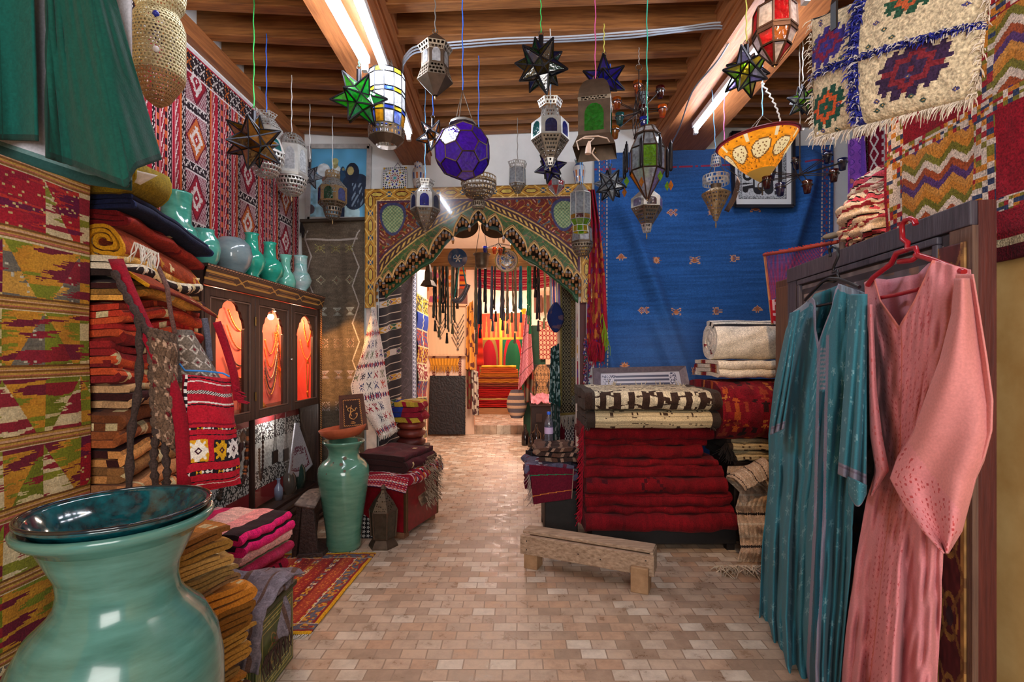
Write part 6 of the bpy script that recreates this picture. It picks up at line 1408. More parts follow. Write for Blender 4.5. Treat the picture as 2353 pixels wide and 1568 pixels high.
mb=MB();mb.tube([rp(*p,.03)for p in((2104,516),(2102,508),(2092,502),(2080,506),(2072,518),(2074,550),(2086,558),(2084,574),(2104,570),(2110,588),(2096,598),(2066,602))],.0085,8);mb.build('hanger_hook',HR,t)
mb=MB();mb.tube([rp(*p,.03)for p in((2084,574),(2060,582),(2048,606),(2006,638),(1994,656))],.009,8);mb.tube([rp(*p,.03)for p in((2104,586),(2126,592),(2150,600),(2215,626))],.009,8);mb.tube([rp(*p,.02)for p in((2016,686),(2060,678),(2112,665))],.007,8);mb.build('hanger_arm',HR,t)
def pat_nk(U,V):
 C=base(U,(136,16,34))*(1+.2*(vno(U*30,V*40,3)-.5))[:,None]
 pal=[(206,190,176),(120,110,40),(190,120,40),(50,60,90),(206,190,176),(150,30,40)]
 def blocks(m,a,b):C[m]=choose(np.floor(hsh(np.floor(a[m]),np.floor(b[m]),3)*6),pal)
 for c in(.06,.46):blocks(np.abs(U-c)<.045,U*44,V*70)
 for c in(.10,.36,.60,.86):blocks(np.abs(V-c-.0*U)<.018,U*60,V*110)
 for(u0,u1,v0,v1)in((.50,1.0,.38,.58),(.10,.42,.62,.84)):
  m=(U>u0)&(U<u1)&(V>v0)&(V<v1);zz=np.floor((V*46+1.6*tri(U*9))%6);C[m]=choose(zz,[(186,120,44),(110,104,36),(206,186,170),(150,70,36),(80,50,100),(190,130,60)])[m]
 d=np.abs(U-.25)/.10+np.abs(V-.48-(U-.25)*.2)/.03;C[d<1]=(196,150,90);C[d<.5]=(110,70,40);d=np.abs(U-.75)/.10+np.abs(V-.2)/.03;C[d<1]=(196,150,90)
 C[(V>.945)&(V<.965)]=(206,186,150);C[V>.965]=(90,10,26);return C
hang('red_pile_kilim','dark red rug with knotted mosaic bands hanging high on the pier behind the white bag','rug',[(1.575,2.14,3.1),(1.575,1.15,3.1),(1.575,1.15,1.80),(1.575,2.14,1.80)],pat_nk,200,260,fold=lambda U,V:.008*wob(U*2,V*2,4),thick=.016,fuzz=2.0)
BGA,BGB=np.array((.942,1.60)),np.array((1.10,1.17))
nb=np.array((BGB-BGA)[::-1])*(1,-1);nb=nb/np.linalg.norm(nb);nb=-nb if nb[0]>0 else nb
def bgp(u,v,off=0.0):
 p=onp(u,v,BGA,BGB);return p+np.array((nb[0],nb[1],0))*off
TL,TR,BRr,BL=(1866,44),(2290,-110),(2243,222),(1872,316)
qb=[bgp(*x)for x in(TL,TR,BRr,BL)]
def pat_bag(U,V):
 C=base(U,(206,188,156))*(1+.18*(vno(U*50,V*50,3)-.5))[:,None]
 def motif(cu,cv,s,c1,c2):
  stamp(C,U+(V-cv)*.25,V,cu,cv,s*2,s*2.1,["....aa.aa....","..a.aabaa.a..",".aaaabbbaaaa.",".aabbbabbbaa.","aaabaaaaabaaa",".bbbaabaabbb.","aaabaaaaabaaa",".aabbbabbbaa.",".aaaabbbaaaa.","..a.aabaa.a..","....aa.aa...."],{'a':c1,'b':c2})
 motif(.15,.30,.15,(56,46,120),(120,30,60));motif(.14,.80,.15,(30,74,60),(196,84,40));motif(.70,.70,.19,(56,36,66),(120,36,46));motif(.68,.12,.15,(40,80,60),(190,90,50))
 for k in range(26):
  u,v=hsh(k,3,5),hsh(k,9,5);d=np.abs(U-u)/.022+np.abs(V-v)/.020;z=d<1;C[z]=(60,80,74)if k%2 else(70,64,110);C[d<.35]=(190,150,90)
 C[np.abs(U-.36)<.035]=(40,44,130);C[np.abs(V-.50)<.028]=(44,48,136);C[V<.02]=(30,28,34);return C
t=thing('wool_bag','white woolly bag with blue shaggy cross bands and red, blue and green motifs hanging high','bag',qb[3])
bul=lambda U,V:(.045*(np.clip(4*U*(1-U),0,1)**.5)*(np.clip(4*V*(1-V),0,1)**.4))
mb=MB();nq=qnorm(qb);sg=1 if nq@np.array((nb[0],nb[1],0))>0 else-1
sheet(mb,qb,pat_bag,170,150,fold=lambda U,V:sg*bul(U,V)+.004*wob(U*4,V*4,3));mb.build('front',mat_cloth(1.8),t)
mb=MB();sheet(mb,qb,lambda U,V:base(U,(214,198,166)),40,40,fold=lambda U,V:-sg*bul(U,V));mb.build('back',mat_cloth(1.8),t)
rr=random.Random(4)
def tufts(uvs,L,r,cols,nm):
 mb=MB()
 for(a,b,dx,dz)in uvs:
  p=bil(qb,np.array([a]),np.array([b]))[0]+nq*sg*float(bul(np.array([a]),np.array([b]))[0]);d=np.array((dx+rr.uniform(-.5,.5),rr.uniform(-.5,.5),dz+rr.uniform(-.5,.5)))+nq*sg*.7
  l=L*rr.uniform(.6,1.2);mb.tube([p,p+d*l*.6,p+d*l*.9+(0,0,-l*.3)],[r,r,r*.4],4,col=cols[rr.randrange(len(cols))],caps=False)
 return mb.build(nm,mat_cloth(.4),t)
tufts([(.36+rr.uniform(-.035,.035),rr.uniform(0,1),0,-.2)for _ in range(330)],.028,.0018,[(44,48,150),(30,34,96),(200,190,190),(50,56,160)],'shaggy_band')
tufts([(rr.uniform(0,1),.50+rr.uniform(-.025,.025),0,-.2)for _ in range(330)],.024,.0018,[(44,48,150),(36,40,110),(206,196,190)],'shaggy_band')
tufts([(rr.choice((0.0,1.0)),rr.uniform(0,1),0,-.4)for _ in range(220)]+[(rr.uniform(0,1),1.0,0,-1)for _ in range(240)],.03,.0016,[(226,212,196),(206,190,170)],'edge_fringe')
mb=MB();k=[bgp(1950,78,.06),bgp(1956,20,.07),bgp(1978,-80,.06),bgp(2060,-260,.03)];
for a,b in zip(k[:-1],k[1:]):mb.bar(a,b,.026,.006,up=(1,0,0))
mb.build('leather_handle',mat((24,24,28),.35),t)
for(u,v)in((1862,300),(1930,322),(1895,310),(2240,232),(2120,42)):mb=MB();mb.disc(bgp(u,v,.03),.004,10,(nb[0],nb[1],0));mb.build('sequin',mat((220,214,206),.2,1),t)
CEIL=3.64
PEW=mat_pierced((150,142,128),.38,.30,62,.8);PEWD=mat_pierced((104,88,70),.42,.30,62,.75);BRS=mat_pierced((150,122,84),.36,.30,70,.8)
SMP=mat((176,172,164),.4,.7,var=.2,bump=.05);SMD=mat((92,76,62),.45,.65,var=.25,bump=.05);HM={id(PEW):SMP,id(PEWD):mat((118,104,88),.45,.65,var=.25,bump=.05),id(BRS):mat((156,130,92),.42,.65,var=.2,bump=.05)};LEAD=mat((34,32,36),.35,.6,var=.2,bump=0);BRW=mat((74,52,40),.45,.6,bump=0)
G=dict(clear=mat_glass((214,222,228),.45),white=mat_glass((230,232,236),.15,glow=.6),green=mat_glass((40,190,60),.15),dgreen=mat_glass((10,110,60),.25),blue=mat_glass((30,40,190),.15),purple=mat_glass((84,24,190),.10,glow=.6),amber=mat_glass((206,136,20),.25),damb=mat_glass((120,84,20),.35),yellow=mat_glass((230,200,40),.2),red=mat_glass((220,30,44),.12),olive=mat_glass((90,92,30),.35),lilac=mat_glass((170,160,220),.3),teal=mat_glass((40,150,150),.25),orange=mat_glass((230,130,30),.15),lime=mat_glass((130,200,30),.2),dred=mat_glass((110,14,24),.15),dblue=mat_glass((40,60,130),.3),lblue=mat_glass((60,90,200),.2))
CC=dict(green=(60,190,90),blue=(50,110,220),white=(230,230,226),yellow=(206,200,90),pink=(210,90,150),grey=(150,140,130),teal=(60,190,160),lb=(120,180,230),steel=(120,116,110))
def add_cord(t,p,col,x=0.0,top=None,r=.0035):
 p=np.array(p,float);mb=MB();tp=np.array((p[0]+x,p[1],top or CEIL))
 k=np.linspace(0,1,14);pts=p+np.outer(k,tp-p);pts[1:-1,0]+=.003*np.sin(np.arange(1,13)*1.7)
 mb.tube(pts,r,5);mb.build('cord',mat(CC[col],.7,bump=0),t)
def ring(t,c,R,r=.003,nrm='y',m=SMD,nm='hook'):
 a=np.arange(16)*2*PI/16;c=np.array(c,float);mb=MB();q=np.stack([np.cos(a),0*a,np.sin(a)],1)if nrm=='y' else np.stack([np.cos(a),np.sin(a),0*a],1);mb.tube(c+R*q,r,5,closed=True);return mb.build(nm,m,t)
def lantern(name,label,u,Y,segs,n=6,phase=.3,cordv=None,cordc='white',cat='lantern',frame=LEAD,group=None,fb=.0035,cordx=0.0,wins=None,tipv=None,top=None):
 """segs: (part, v0, r0, v1, r1, material or list, kind)"""
 s=Y/FX;vt=min(q[1]for q in segs);vbm=max(q[3]for q in segs);c=P(u,vbm,Y);t=thing(name,label,cat,c,group)
 Z=lambda v:EYE-(v-CY)*s
 fr=MB();used=False
 for(part,v0,r0,v1,r1,m,kind)in segs:
  a=phase+np.arange(n)*2*PI/n
  def holes(N,M_):
   ku=max(2,round(N/1.0));return lambda U,V:(np.hypot((U*ku+.5*(np.floor(V*M_)%2))%1-.5,(V*M_)%1-.5)<.37)&(V>.06)&(V<.94)&(((U*n)%1>.07)&((U*n)%1<.93)if kind=='s' else True)
  if kind in 'sr' and id(m)in HM:
   H=math.hypot(v1-v0,r1-r0)*s;M_=max(2,int(H/.025));Cc=2*PI*max(r0,r1)*s;N=max(n,int(Cc/.026));apx=math.cos(PI/n)
   def fp(U,V):
    a_=U*2*PI+phase
    if kind=='s':r=(r0+(r1-r0)*V)*s*apx/np.cos(((a_-phase)%(2*PI/n))-PI/n)
    else:r=(r1+(r0-r1)*np.cos(V*PI/2))*s
    vv=v0+(v1-v0)*(V if kind=='s' else np.sin(V*PI/2));return np.stack([c[0]+r*np.cos(a_),Y+r*np.sin(a_),Z(vv)],1)
   mb=MB();nu_=N*5;nu_=(nu_+n-1)//n*n;mb.pierce(fp,nu_,M_*5,holes(N,M_),smooth=kind=='r');mb.build(part,HM[id(m)],t,solid=.0015);continue
  if kind=='s' or kind=='w':
   mb=MB();mb.lathe([(max(r1,.05)*s,Z(v1)),(max(r0,.05)*s,Z(v0))],n,(c[0],Y,0),phase=phase,smooth=False);mb.build(part,m,t,solid=.0015)
  elif kind=='r':
   mb=MB();k=np.linspace(0,1,9);mb.lathe([((r1+(r0-r1)*math.cos(q*PI/2))*s,Z(v0+(v1-v0)*math.sin(q*PI/2)))for q in k],24,(c[0],Y,0));mb.build(part,m,t,solid=.0015)
  elif kind=='d':
   mb=MB();k=np.linspace(0,1,9);mb.lathe([((r0+(r1-r0)*math.cos(q*PI/2))*s,Z(v1+(v0-v1)*math.sin(q*PI/2)))for q in k],n if n>4 else 4,(c[0],Y,0),phase=phase,smooth=n>8);mb.build(part,m,t,solid=.0015)
  elif kind=='p':
   used=True
   p0=np.stack([c[0]+r0*s*np.cos(a),Y+r0*s*np.sin(a),0*a+Z(v0)],1);p1=np.stack([c[0]+r1*s*np.cos(a),Y+r1*s*np.sin(a),0*a+Z(v1)],1)
   ms=m if isinstance(m,list)else[m]
   mb=MB()
   for i in range(n):mb.add([p0[i],p0[(i+1)%n],p1[(i+1)%n],p1[i]],[(0,3,2,1)],mi=i%len(ms))
   mb.build(part,ms,t)
   for i in range(n):fr.bar(p0[i],p1[i],fb*2);fr.bar(p0[i],p0[(i+1)%n],fb*2);fr.bar(p1[i],p1[(i+1)%n],fb*2)
  if kind=='w':
   ap=math.cos(PI/n)
   for i in range(n):
    th=phase+(i+.5)*2*PI/n;d=np.array((math.cos(th),math.sin(th),0));e=np.array((-d[1],d[0],0))
    if d[1]>.35:continue
    rm=(r0+r1)/2*s*ap;w=rm*math.tan(PI/n)*.6;zc=Z((v0+v1)/2);h=abs(v1-v0)*s*.40
    sl=(r0-r1)*s*ap/max(1e-6,(v1-v0)*s)
    poly=[(-w,-h),(w,-h),(w,h*.2)]+[(w*math.cos(q),h*.2+h*.8*math.sin(q))for q in np.linspace(.3,PI-.3,6)]+[(-w,h*.2)]
    f=lambda x,z,o:np.array((c[0],Y,0))+d*(rm+sl*z+o)+e*x+np.array((0,0,zc+z))
    gm=wins[i%len(wins)];mb=MB();mb.prism(poly,lambda x,z:f(x,z,.003),lambda x,z:f(x,z,.0005));mb.build('glass_window',gm,t)
 if used:fr.build('frame',frame,t)
 if cordv is not None:
  add_cord(t,(c[0],Y,Z(vt)+.012),cordc,cordx,top);ring(t,(c[0],Y,Z(vt)+.014),.014)
 if tipv:mb=MB();mb.lathe([(.001,0),(.006,.006),(.003,.012),(.007,.02),(.002,(tipv-vbm)*s)],8,(c[0],Y,Z(tipv)));mb.build('finial',BRS,t)
 return t
def ico():
 g=(1+5**.5)/2;V=np.array([(-1,g,0),(1,g,0),(-1,-g,0),(1,-g,0),(0,-1,g),(0,1,g),(0,-1,-g),(0,1,-g),(g,0,-1),(g,0,1),(-g,0,-1),(-g,0,1)],float);V/=np.linalg.norm(V[0])
 F=[(0,11,5),(0,5,1),(0,1,7),(0,7,10),(0,10,11),(1,5,9),(5,11,4),(11,10,2),(10,7,6),(7,1,8),(3,9,4),(3,4,2),(3,2,6),(3,6,8),(3,8,9),(4,9,5),(2,4,11),(6,2,10),(8,6,7),(9,8,1)]
 return V,F
IV_,IF_=ico()
def star(label,u,v,rpx,Y,glass,cordc='green',rot=(0,0,0),inner=.48,cordx=0.0,edge=.0075,top=None,fm=LEAD,group=None,seed=0):
 s=Y/FX;c=P(u,v,Y);R=rpx*s;t=thing('star_lantern',label,'star lantern',(c[0],Y,c[2]-R),group)
 M=np.array(Matrix.Rotation(rot[0],3,'X')@Matrix.Rotation(rot[1],3,'Y')@Matrix.Rotation(rot[2],3,'Z'))
 D=IV_@M.T;fc=np.array([IV_[list(f)].mean(0)for f in IF_]);fc/=np.linalg.norm(fc,axis=1,keepdims=True);fc=fc@M.T
 ms=glass if isinstance(glass,list)else[glass];mb=MB();fr=MB();done=set();cc=0
 for i in range(12):
  adj=[k for k,f in enumerate(IF_)if i in f];ax=D[i];e1=np.cross(ax,(.3,.5,.8));e1/=np.linalg.norm(e1);e2=np.cross(ax,e1)
  adj.sort(key=lambda k:math.atan2(fc[k]@e2,fc[k]@e1));ap=c+ax*R
  for q in range(5):
   a,b=adj[q],adj[(q+1)%5];pa,pb_=c+fc[a]*R*inner,c+fc[b]*R*inner
   mb.add([ap,pa,pb_],[(0,1,2)],mi=cc%len(ms));cc+=1 if len(ms)<3 else 2
   fr.bar(ap,pa,edge)
   if(min(a,b),max(a,b))not in done:done.add((min(a,b),max(a,b)));fr.bar(pa,pb_,edge)
  cc+=1
 mb.build('glass_pane',ms,t);fr.build('frame',fm,t)
 m2=MB();m2 .tube([c+(0,0,R*.55),c+(0,0,R*1.05)],.011+.004*(rpx>50),8);m2 .build('socket',LEAD,t);ring(t,c+np.array((0,0,R*1.05+.014)),.013)
 add_cord(t,(c[0],Y,c[2]+R*1.05+.02),cordc,cordx,top);return t
star('amber glass star lantern with black edges in front of a pewter lantern',583,327,68,3.0,[G['damb'],G['amber']],'green',(.4,.2,.1))
star('bright green glass star lantern hanging before the fluorescent tube',825,228,64,2.95,G['green'],'teal',(.2,.5,.3),top=3.3)
star('dark star lantern with olive, green and smoky panes under a green cord',1243,152,66,2.95,[G['olive'],G['dgreen'],G['damb'],G['dblue']],'green',(.5,.1,.6))
star('cobalt blue star lantern on a yellow cord partly behind the brown arched lantern',1388,185,54,3.25,G['blue'],'yellow',(.3,.9,.2))
star('small yellow star lantern half hidden behind the purple glass ball',995,315,40,3.45,G['amber'],'blue',(.1,.3,.4))
star('small cobalt star lantern below the pewter octagon lantern',1265,385,38,3.9,G['blue'],'lb',(.6,.3,.1))
star('clear glass star lantern hanging in front of the blue rug',1402,426,40,3.7,G['clear'],'blue',(.25,.15,.5))
star('yellow, green and clear glass star lantern close to the red lantern',1715,165,58,2.75,[G['yellow'],G['clear'],G['lime'],G['lilac']],'yellow',(.35,.6,.15),top=3.5)
star('greenish star lantern peeping out behind the white woolly bag',1845,232,36,3.3,[G['lime'],G['clear']],'white',(.2,.2,.9))
star('small clear wire star behind the pewter lantern above the green jars',712,405,30,4.3,G['clear'],'white',(.3,.7,.2),edge=.004)
sp=lambda a:SMP if a else PEW
lantern('metal_lantern','rounded pewter lantern with pierced bowl behind the amber star',612,3.35,[('crown',262,24,272,18,PEW,'s'),('cap',272,16,300,36,PEW,'s'),('shoulder',300,36,318,26,SMP,'s'),('body',318,28,352,40,SMP,'w'),('bowl',352,38,408,8,PEW,'r')],6,.2,75,'blue',wins=[G['teal']],tipv=416)
lantern('metal_lantern','six-sided pewter lantern with white almond windows beside the red wall kilim',670,3.85,[('crown',312,20,322,26,PEW,'s'),('cap',322,26,340,34,PEW,'s'),('body',340,33,404,34,SMP,'w'),('rim',404,37,410,35,SMP,'s'),('bowl',410,33,450,6,PEW,'r')],6,.3,165,'white',wins=[G['white']],tipv=464)
lantern('metal_lantern','brass lantern with small green and blue square windows before the painting',764,4.5,[('cap',395,17,411,17,BRS,'s'),('shoulder',411,14,433,33,PEW,'s'),('body',433,33,468,33,BRS,'w'),('under',468,33,478,22,PEWD,'s'),('bowl',478,20,504,8,PEWD,'r')],6,.05,268,'white',wins=[G['dgreen'],G['lblue']],tipv=516)
lantern('glass_lantern','tall lantern of small white, yellow and blue panes glowing under the beam',888,3.2,[('finial',122,5,140,12,PEWD,'s'),('neck',140,12,160,17,PEW,'s'),('cap',160,18,172,40,PEWD,'s'),('glass_pane',172,40,184,42,[G['yellow'],G['clear']],'p'),('glass_pane',184,42,216,42,G['white'],'p'),('glass_pane',216,42,226,42,[G['lblue'],G['yellow'],G['clear']],'p'),('glass_pane',226,42,258,42,G['white'],'p'),('glass_pane',258,42,268,42,[G['yellow'],G['lblue']],'p'),('glass_pane',268,42,296,38,[G['white'],G['lblue'],G['amber']],'p'),('bowl',298,42,320,40,PEWD,'s'),('base',320,40,336,24,SMD,'s')],12,.13,40,'blue',frame=LEAD,fb=.003,top=3.36)
lantern('metal_lantern','dark pewter lantern with wide brims and white arched panes hanging by a chain',1000,2.95,[('roof',78,4,110,40,SMD,'s'),('brim',110,40,126,31,PEWD,'s'),('body',120,31,158,31,SMD,'w'),('flare',158,31,187,41,PEWD,'s'),('cone',187,41,220,6,SMD,'s')],6,.25,0,'steel',wins=[G['white']],tipv=230)
lantern('metal_lantern','pewter lantern with arched blue windows hanging before the painted arch',977,4.05,[('crown',416,22,430,17,PEW,'s'),('shoulder',430,13,449,30,PEW,'s'),('body',449,33,484,34,SMP,'w'),('lower',484,34,514,16,PEWD,'s'),('tip',514,16,530,4,PEWD,'s')],6,.12,330,'lb',wins=[G['blue'],G['dblue']],tipv=542)
lantern('metal_lantern','pewter octagon lantern with spiked crown and green and blue arched windows',1264,3.3,[('crown',232,29,248,24,PEW,'s'),('neck',248,18,276,24,PEW,'s'),('shoulder',276,24,284,43,SMP,'s'),('body',284,43,322,44,SMP,'w'),('lower',322,44,366,15,PEWD,'s'),('foot',366,15,382,8,PEW,'s')],6,.0,100,'white',wins=[G['teal'],G['dblue'],G['lblue']],tipv=394)
lantern('glass_lantern','small red and clear faceted lantern below the cobalt star',1278,4.25,[('glass_pane',408,12,418,20,G['clear'],'p'),('glass_pane',418,20,430,19,[G['red'],G['clear']],'p'),('glass_pane',430,19,448,3,[G['clear'],G['red']],'p')],8,.2,270,'white',frame=SMP,fb=.002,tipv=454)
lantern('glass_lantern','small pewter lantern of seedy grey glass hanging before the white wall',1189,4.55,[('crown',374,23,388,18,PEW,'s'),('glass_pane',388,19,424,20,G['clear'],'p'),('lower',424,20,444,6,PEWD,'s')],6,.3,275,'grey',frame=SMP,fb=.003,tipv=453)
t=lantern('metal_lantern','big brown square lantern with domed top, green glass arch and white plug cable',1368,2.85,[('dome',186,5,238,50,SMD,'d'),('band',238,52,246,50,PEWD,'s'),('body',246,50,322,50,SMD,'w'),('base',322,50,352,66,SMD,'s')],4,.55,0,'pink',wins=[G['green'],G['dgreen']],tipv=353)
mb=MB();s_=2.72/FX
mb.tube([P(1330,345,2.66),P(1325,325,2.66),P(1345,314,2.60),P(1375,313,2.58),P(1395,318,2.60),P(1400,326,2.64)],.004,6);mb.tube([P(1340,318,2.59),P(1365,318,2.58),P(1352,330,2.58),P(1352,345,2.58)],.004,6);mb.tube([P(1366,340,2.58),P(1360,352,2.58),P(1368,362,2.58),P(1376,370,2.6)],.004,6);mb.build('power_cable',mat((206,180,160),.5),t)
mb=MB();mb.tube([P(1354,325,2.57),P(1352,340,2.57),P(1351,354,2.57)],[.006,.015,.016],10);mb.build('plug',mat((214,186,166),.4),t)
lantern('glass_lantern','large clear, green and lilac glass lantern with dark side tubes and dangling diamonds',1487,2.95,[('glass_pane',296,20,312,30,G['white'],'p'),('glass_pane',312,24,346,40,G['clear'],'p'),('glass_pane',346,40,396,40,[G['clear'],G['lime'],G['clear'],G['lilac']],'p'),('glass_pane',396,40,456,4,[G['clear'],G['clear'],G['lilac'],G['orange']],'p')],8,.3,0,'teal',frame=BRW,fb=.0035,tipv=462)
t=[o for o in COL.objects if o.get('label','').startswith('large clear, green')][0]
Y=2.95;s=Y/FX;c=P(1487,370,Y)
for k in range(8):
 a=.3+k*PI/4;x,y=c[0]+53*s*math.cos(a),Y+53*s*math.sin(a);zz=c[2]
 mb=MB();mb.lathe([(.001,-.085),(.009,-.08),(.011,-.06),(.011,.06),(.009,.08),(.004,.085),(.004,.095),(.001,.1)],10,(x,y,zz));mb.build('side_tube',LEAD,t)
 if math.sin(a)<.5:mb=MB();z0=zz-.135-.03*(k%2);mb.prism([(0,.03),(.015,0),(0,-.03),(-.015,0)],lambda p,q:(x+p,y-.002,z0+q),lambda p,q:(x+p,y+.002,z0+q));mb.build('glass_drop',(G['lime'],G['amber'])[k%2],t)
lantern('metal_lantern','pewter six-sided lantern with pierced cone below the large clear lantern',1486,3.95,[('roof',440,16,458,36,SMP,'s'),('body',458,37,480,37,SMP,'w'),('lower',480,37,516,14,PEWD,'s'),('tip',516,14,534,9,PEW,'s')],6,.1,290,'white',wins=[G['dblue'],G['lilac']],tipv=550)
lantern('glass_lantern','narrow clear glass lantern with yellow and green bottom rings at the arch corner',1334,4.15,[('roof',427,8,446,22,SMP,'s'),('glass_pane',446,24,495,24,G['clear'],'p'),('glass_pane',495,24,506,24,[G['amber'],G['dred']],'p'),('glass_pane',506,24,520,15,G['lime'],'p'),('glass_pane',520,17,534,18,[G['yellow'],G['lime']],'p')],8,.2,360,'lb',frame=SMP,fb=.0025)
lantern('metal_lantern','pewter lantern with seedy glass and dark pierced bowl low at the arch corner',1338,4.45,[('glass_pane',524,22,556,24,G['clear'],'p'),('rim',556,26,560,25,SMD,'s'),('bowl',560,24,590,4,PEWD,'r')],6,.1,430,'lb',frame=SMD,fb=.003,tipv=600)
lantern('glass_lantern','faceted red and frosted glass lantern with brass frame near the white woolly bag',1780,2.25,[('roof',-14,16,24,34,BRW,'s'),('glass_pane',24,44,74,46,[G['white'],G['red']],'p'),('band',74,47,84,46,BRW,'s'),('glass_pane',84,46,112,34,[G['white'],G['red'],G['orange']],'p'),('glass_pane',112,34,148,5,[G['red'],G['white']],'p')],8,.25,0,'steel',frame=BRW,fb=.004,tipv=157)
t=lantern('bowl_lamp','old brass bowl lamp with pierced rim hanging over the arch apex',1100,3.6,[('rim',408,40,424,41,BRS,'r'),('bowl',422,40,456,14,PEWD,'r'),('stem',456,11,464,14,SMD,'r'),('foot',464,15,482,13,PEWD,'r')],20,0,110,'blue')
t=lantern('filigree_lamp','brass filigree lamp shaped like a spinning top with pierced rim and chains',1645,3.8,[('canopy',356,9,380,12,PEW,'s'),('rim',404,29,424,29,PEW,'s'),('neck',424,12,434,10,SMD,'s'),('body',434,12,446,32,BRS,'s'),('body',446,32,486,12,BRS,'s'),('tip',486,12,508,4,BRS,'s')],14,0,205,'lb',tipv=524,cordx=-.03,top=3.5)
mb=MB()
for a in(0,2.1,4.2):mb.tube([P(1645,380,3.8)+np.array((.03*math.cos(a),.03*math.sin(a),0)),P(1645,404,3.8)+np.array((.09*math.cos(a),.09*math.sin(a),0))],.003,5)
mb.build('chain',SMD,t)
t=thing('pierced_pendant','flat leaf-shaped pierced bronze pendant beside the filigree lamp','pendant',P(1680,490,3.85))
mb=MB();sheet(mb,[P(1694,404,3.86),P(1701,418,3.80),P(1674,488,3.80),P(1664,484,3.86)],None,8,12,fold=lambda U,V:.02*np.sin(PI*V));mb.build('leaf',mat_pierced((104,72,48),.4,.30,60,.7),t,solid=.003)
mb=MB();mb.tube([P(1694,404,3.86),P(1668,385,3.86),P(1664,365,3.86)],.003,5);mb.build('chain',SMD,t);add_cord(t,P(1664,365,3.86),'pink',0,3.5)
Y=2.9;s=Y/FX;c=P(1063,349,Y);R=70*s;t=thing('glass_ball_lantern','large purple glass ball lantern made of five and six sided panes','lantern',(c[0],Y,c[2]-R))
M=np.array(Matrix.Rotation(.35,3,'X')@Matrix.Rotation(.3,3,'Z'));IVr=IV_@M.T;mb=MB();fr=MB();seen=set()
tv=lambda a,b:c+R/.92*(IVr[a]*2/3+IVr[b]/3)*.97
for f in IF_:
 a,b,d=f;hx=[tv(a,b),tv(b,a),tv(b,d),tv(d,b),tv(d,a),tv(a,d)];mb.add(np.array(hx),[(0,1,2,3,4,5)])
 for q in range(6):fr.bar(hx[q],hx[(q+1)%6],.006)
for i in range(12):
 nb_=sorted({q for f in IF_ if i in f for q in f if q!=i},key=lambda k:math.atan2(IVr[k]@np.cross(IVr[i],np.cross(IVr[i],(.3,.5,.8))),IVr[k]@np.cross(IVr[i],(.3,.5,.8))));mb.add(np.array([tv(i,k)for k in nb_]),[tuple(range(5))])
mb.build('glass_pane',G['purple'],t);fr.build('frame',BRW,t);mb=MB();mb.lathe([(.001,.012),(.05,.008),(.075,-.004),(.08,-.02)],10,c+np.array((0,0,R*.98)));mb.build('cap',SMP,t)
mb=MB()
for a in(0,2.1,4.2):mb.tube([c+np.array((.06*math.cos(a),.06*math.sin(a),R)),c+np.array((0,0,R+.18))],.0028,5)
mb.build('chain',SMD,t);add_cord(t,c+np.array((0,0,R+.18)),'blue')
def pat_cone(U,V):
 C=base(U,(226,140,26))*(1+.25*(vno(U*60,V*30,3)-.5))[:,None];C[(hsh(np.floor(U*150),np.floor(V*70),4)>.92)]=(130,70,20)
 C[(V>.74)]=(150,116,50);x=(U*8)%1;d=np.hypot((x-.5)/.42,(V-.38)/.16+.8*(x-.5));C[d<1]=(226,206,150);C[(d<.8)&(np.sin(U*300)*np.sin(V*70)>.55)]=(130,90,50);C[(np.abs(d-1)<.08)]=(120,80,40)
 C[(V<.2)&(np.abs(x)<.10)]=(214,196,150);C[(np.minimum(x,1-x)<.03)|(V<.05)]=(104,24,30);return C
def mat_hide():
 m,nt,b=newmat('painted_hide');at=nd(nt,'ShaderNodeAttribute');at.attribute_name='Col';nt.links.new(at.outputs['Color'],b.inputs['Base Color']);tl=nd(nt,'ShaderNodeBsdfTranslucent');nt.links.new(at.outputs['Color'],tl.inputs[0]);mx=nd(nt,'ShaderNodeMixShader');mx.inputs[0].default_value=.55;b.inputs['Roughness'].default_value=.4
 nt.links.new(b.outputs[0],mx.inputs[1]);nt.links.new(tl.outputs[0],mx.inputs[2]);nt.links.new(mx.outputs[0],nt.nodes['Material Output'].inputs[0]);return m
Y=3.4;s=Y/FX;ca=P(1752,418,Y);Mt=np.array(Matrix.Rotation(-.13,3,'Y'));t=thing('cone_lamp','orange painted hide lamp shaped like an open upside-down cone, before the calligraphy picture','lamp',ca)
mb=MB();k=np.linspace(0,1,40);mb.lathe([((4+84*q**.86)*s,96*s*q)for q in k][::-1],128,ca,colf=pat_cone,M=Mt);mb.build('shade',mat_hide(),t)
mb=MB();a=np.arange(48)*2*PI/48;mb.tube(ca+np.stack([88*s*np.cos(a),88*s*np.sin(a),0*a+96*s],1)@Mt.T,.006,6,closed=True);mb.build('rim',mat((104,24,30),.5),t)
mb=MB();ch=ca+np.array((0,0,152*s))
for q in(0,2.1,4.2):mb.tube([ca+Mt@np.array((80*s*math.cos(q),80*s*math.sin(q),96*s)),ch],.003,5)
mb.build('chain',SMD,t);add_cord(t,ch,'lb',0,3.5);ring(t,ca+np.array((0,0,-.03)),.03,.004,nm='bottom_ring');mb=MB();mb.tube([ca+(0,0,.01),ca+(0,0,-.09)],.005,6);mb.build('stem',SMD,t)
mb=MB();kk=np.linspace(0,1,40);mb.tube(np.array(P(1750,190,3.3))*(1-kk)[:,None]+np.array(P(1795,300,3.4))*kk[:,None]+np.stack([.012*np.sin(kk*60)*(1-kk)+.03*np.sin(kk*3),0*kk,0*kk],1),.005,6);mb.build('power_cable',mat((236,236,232),.4),t)
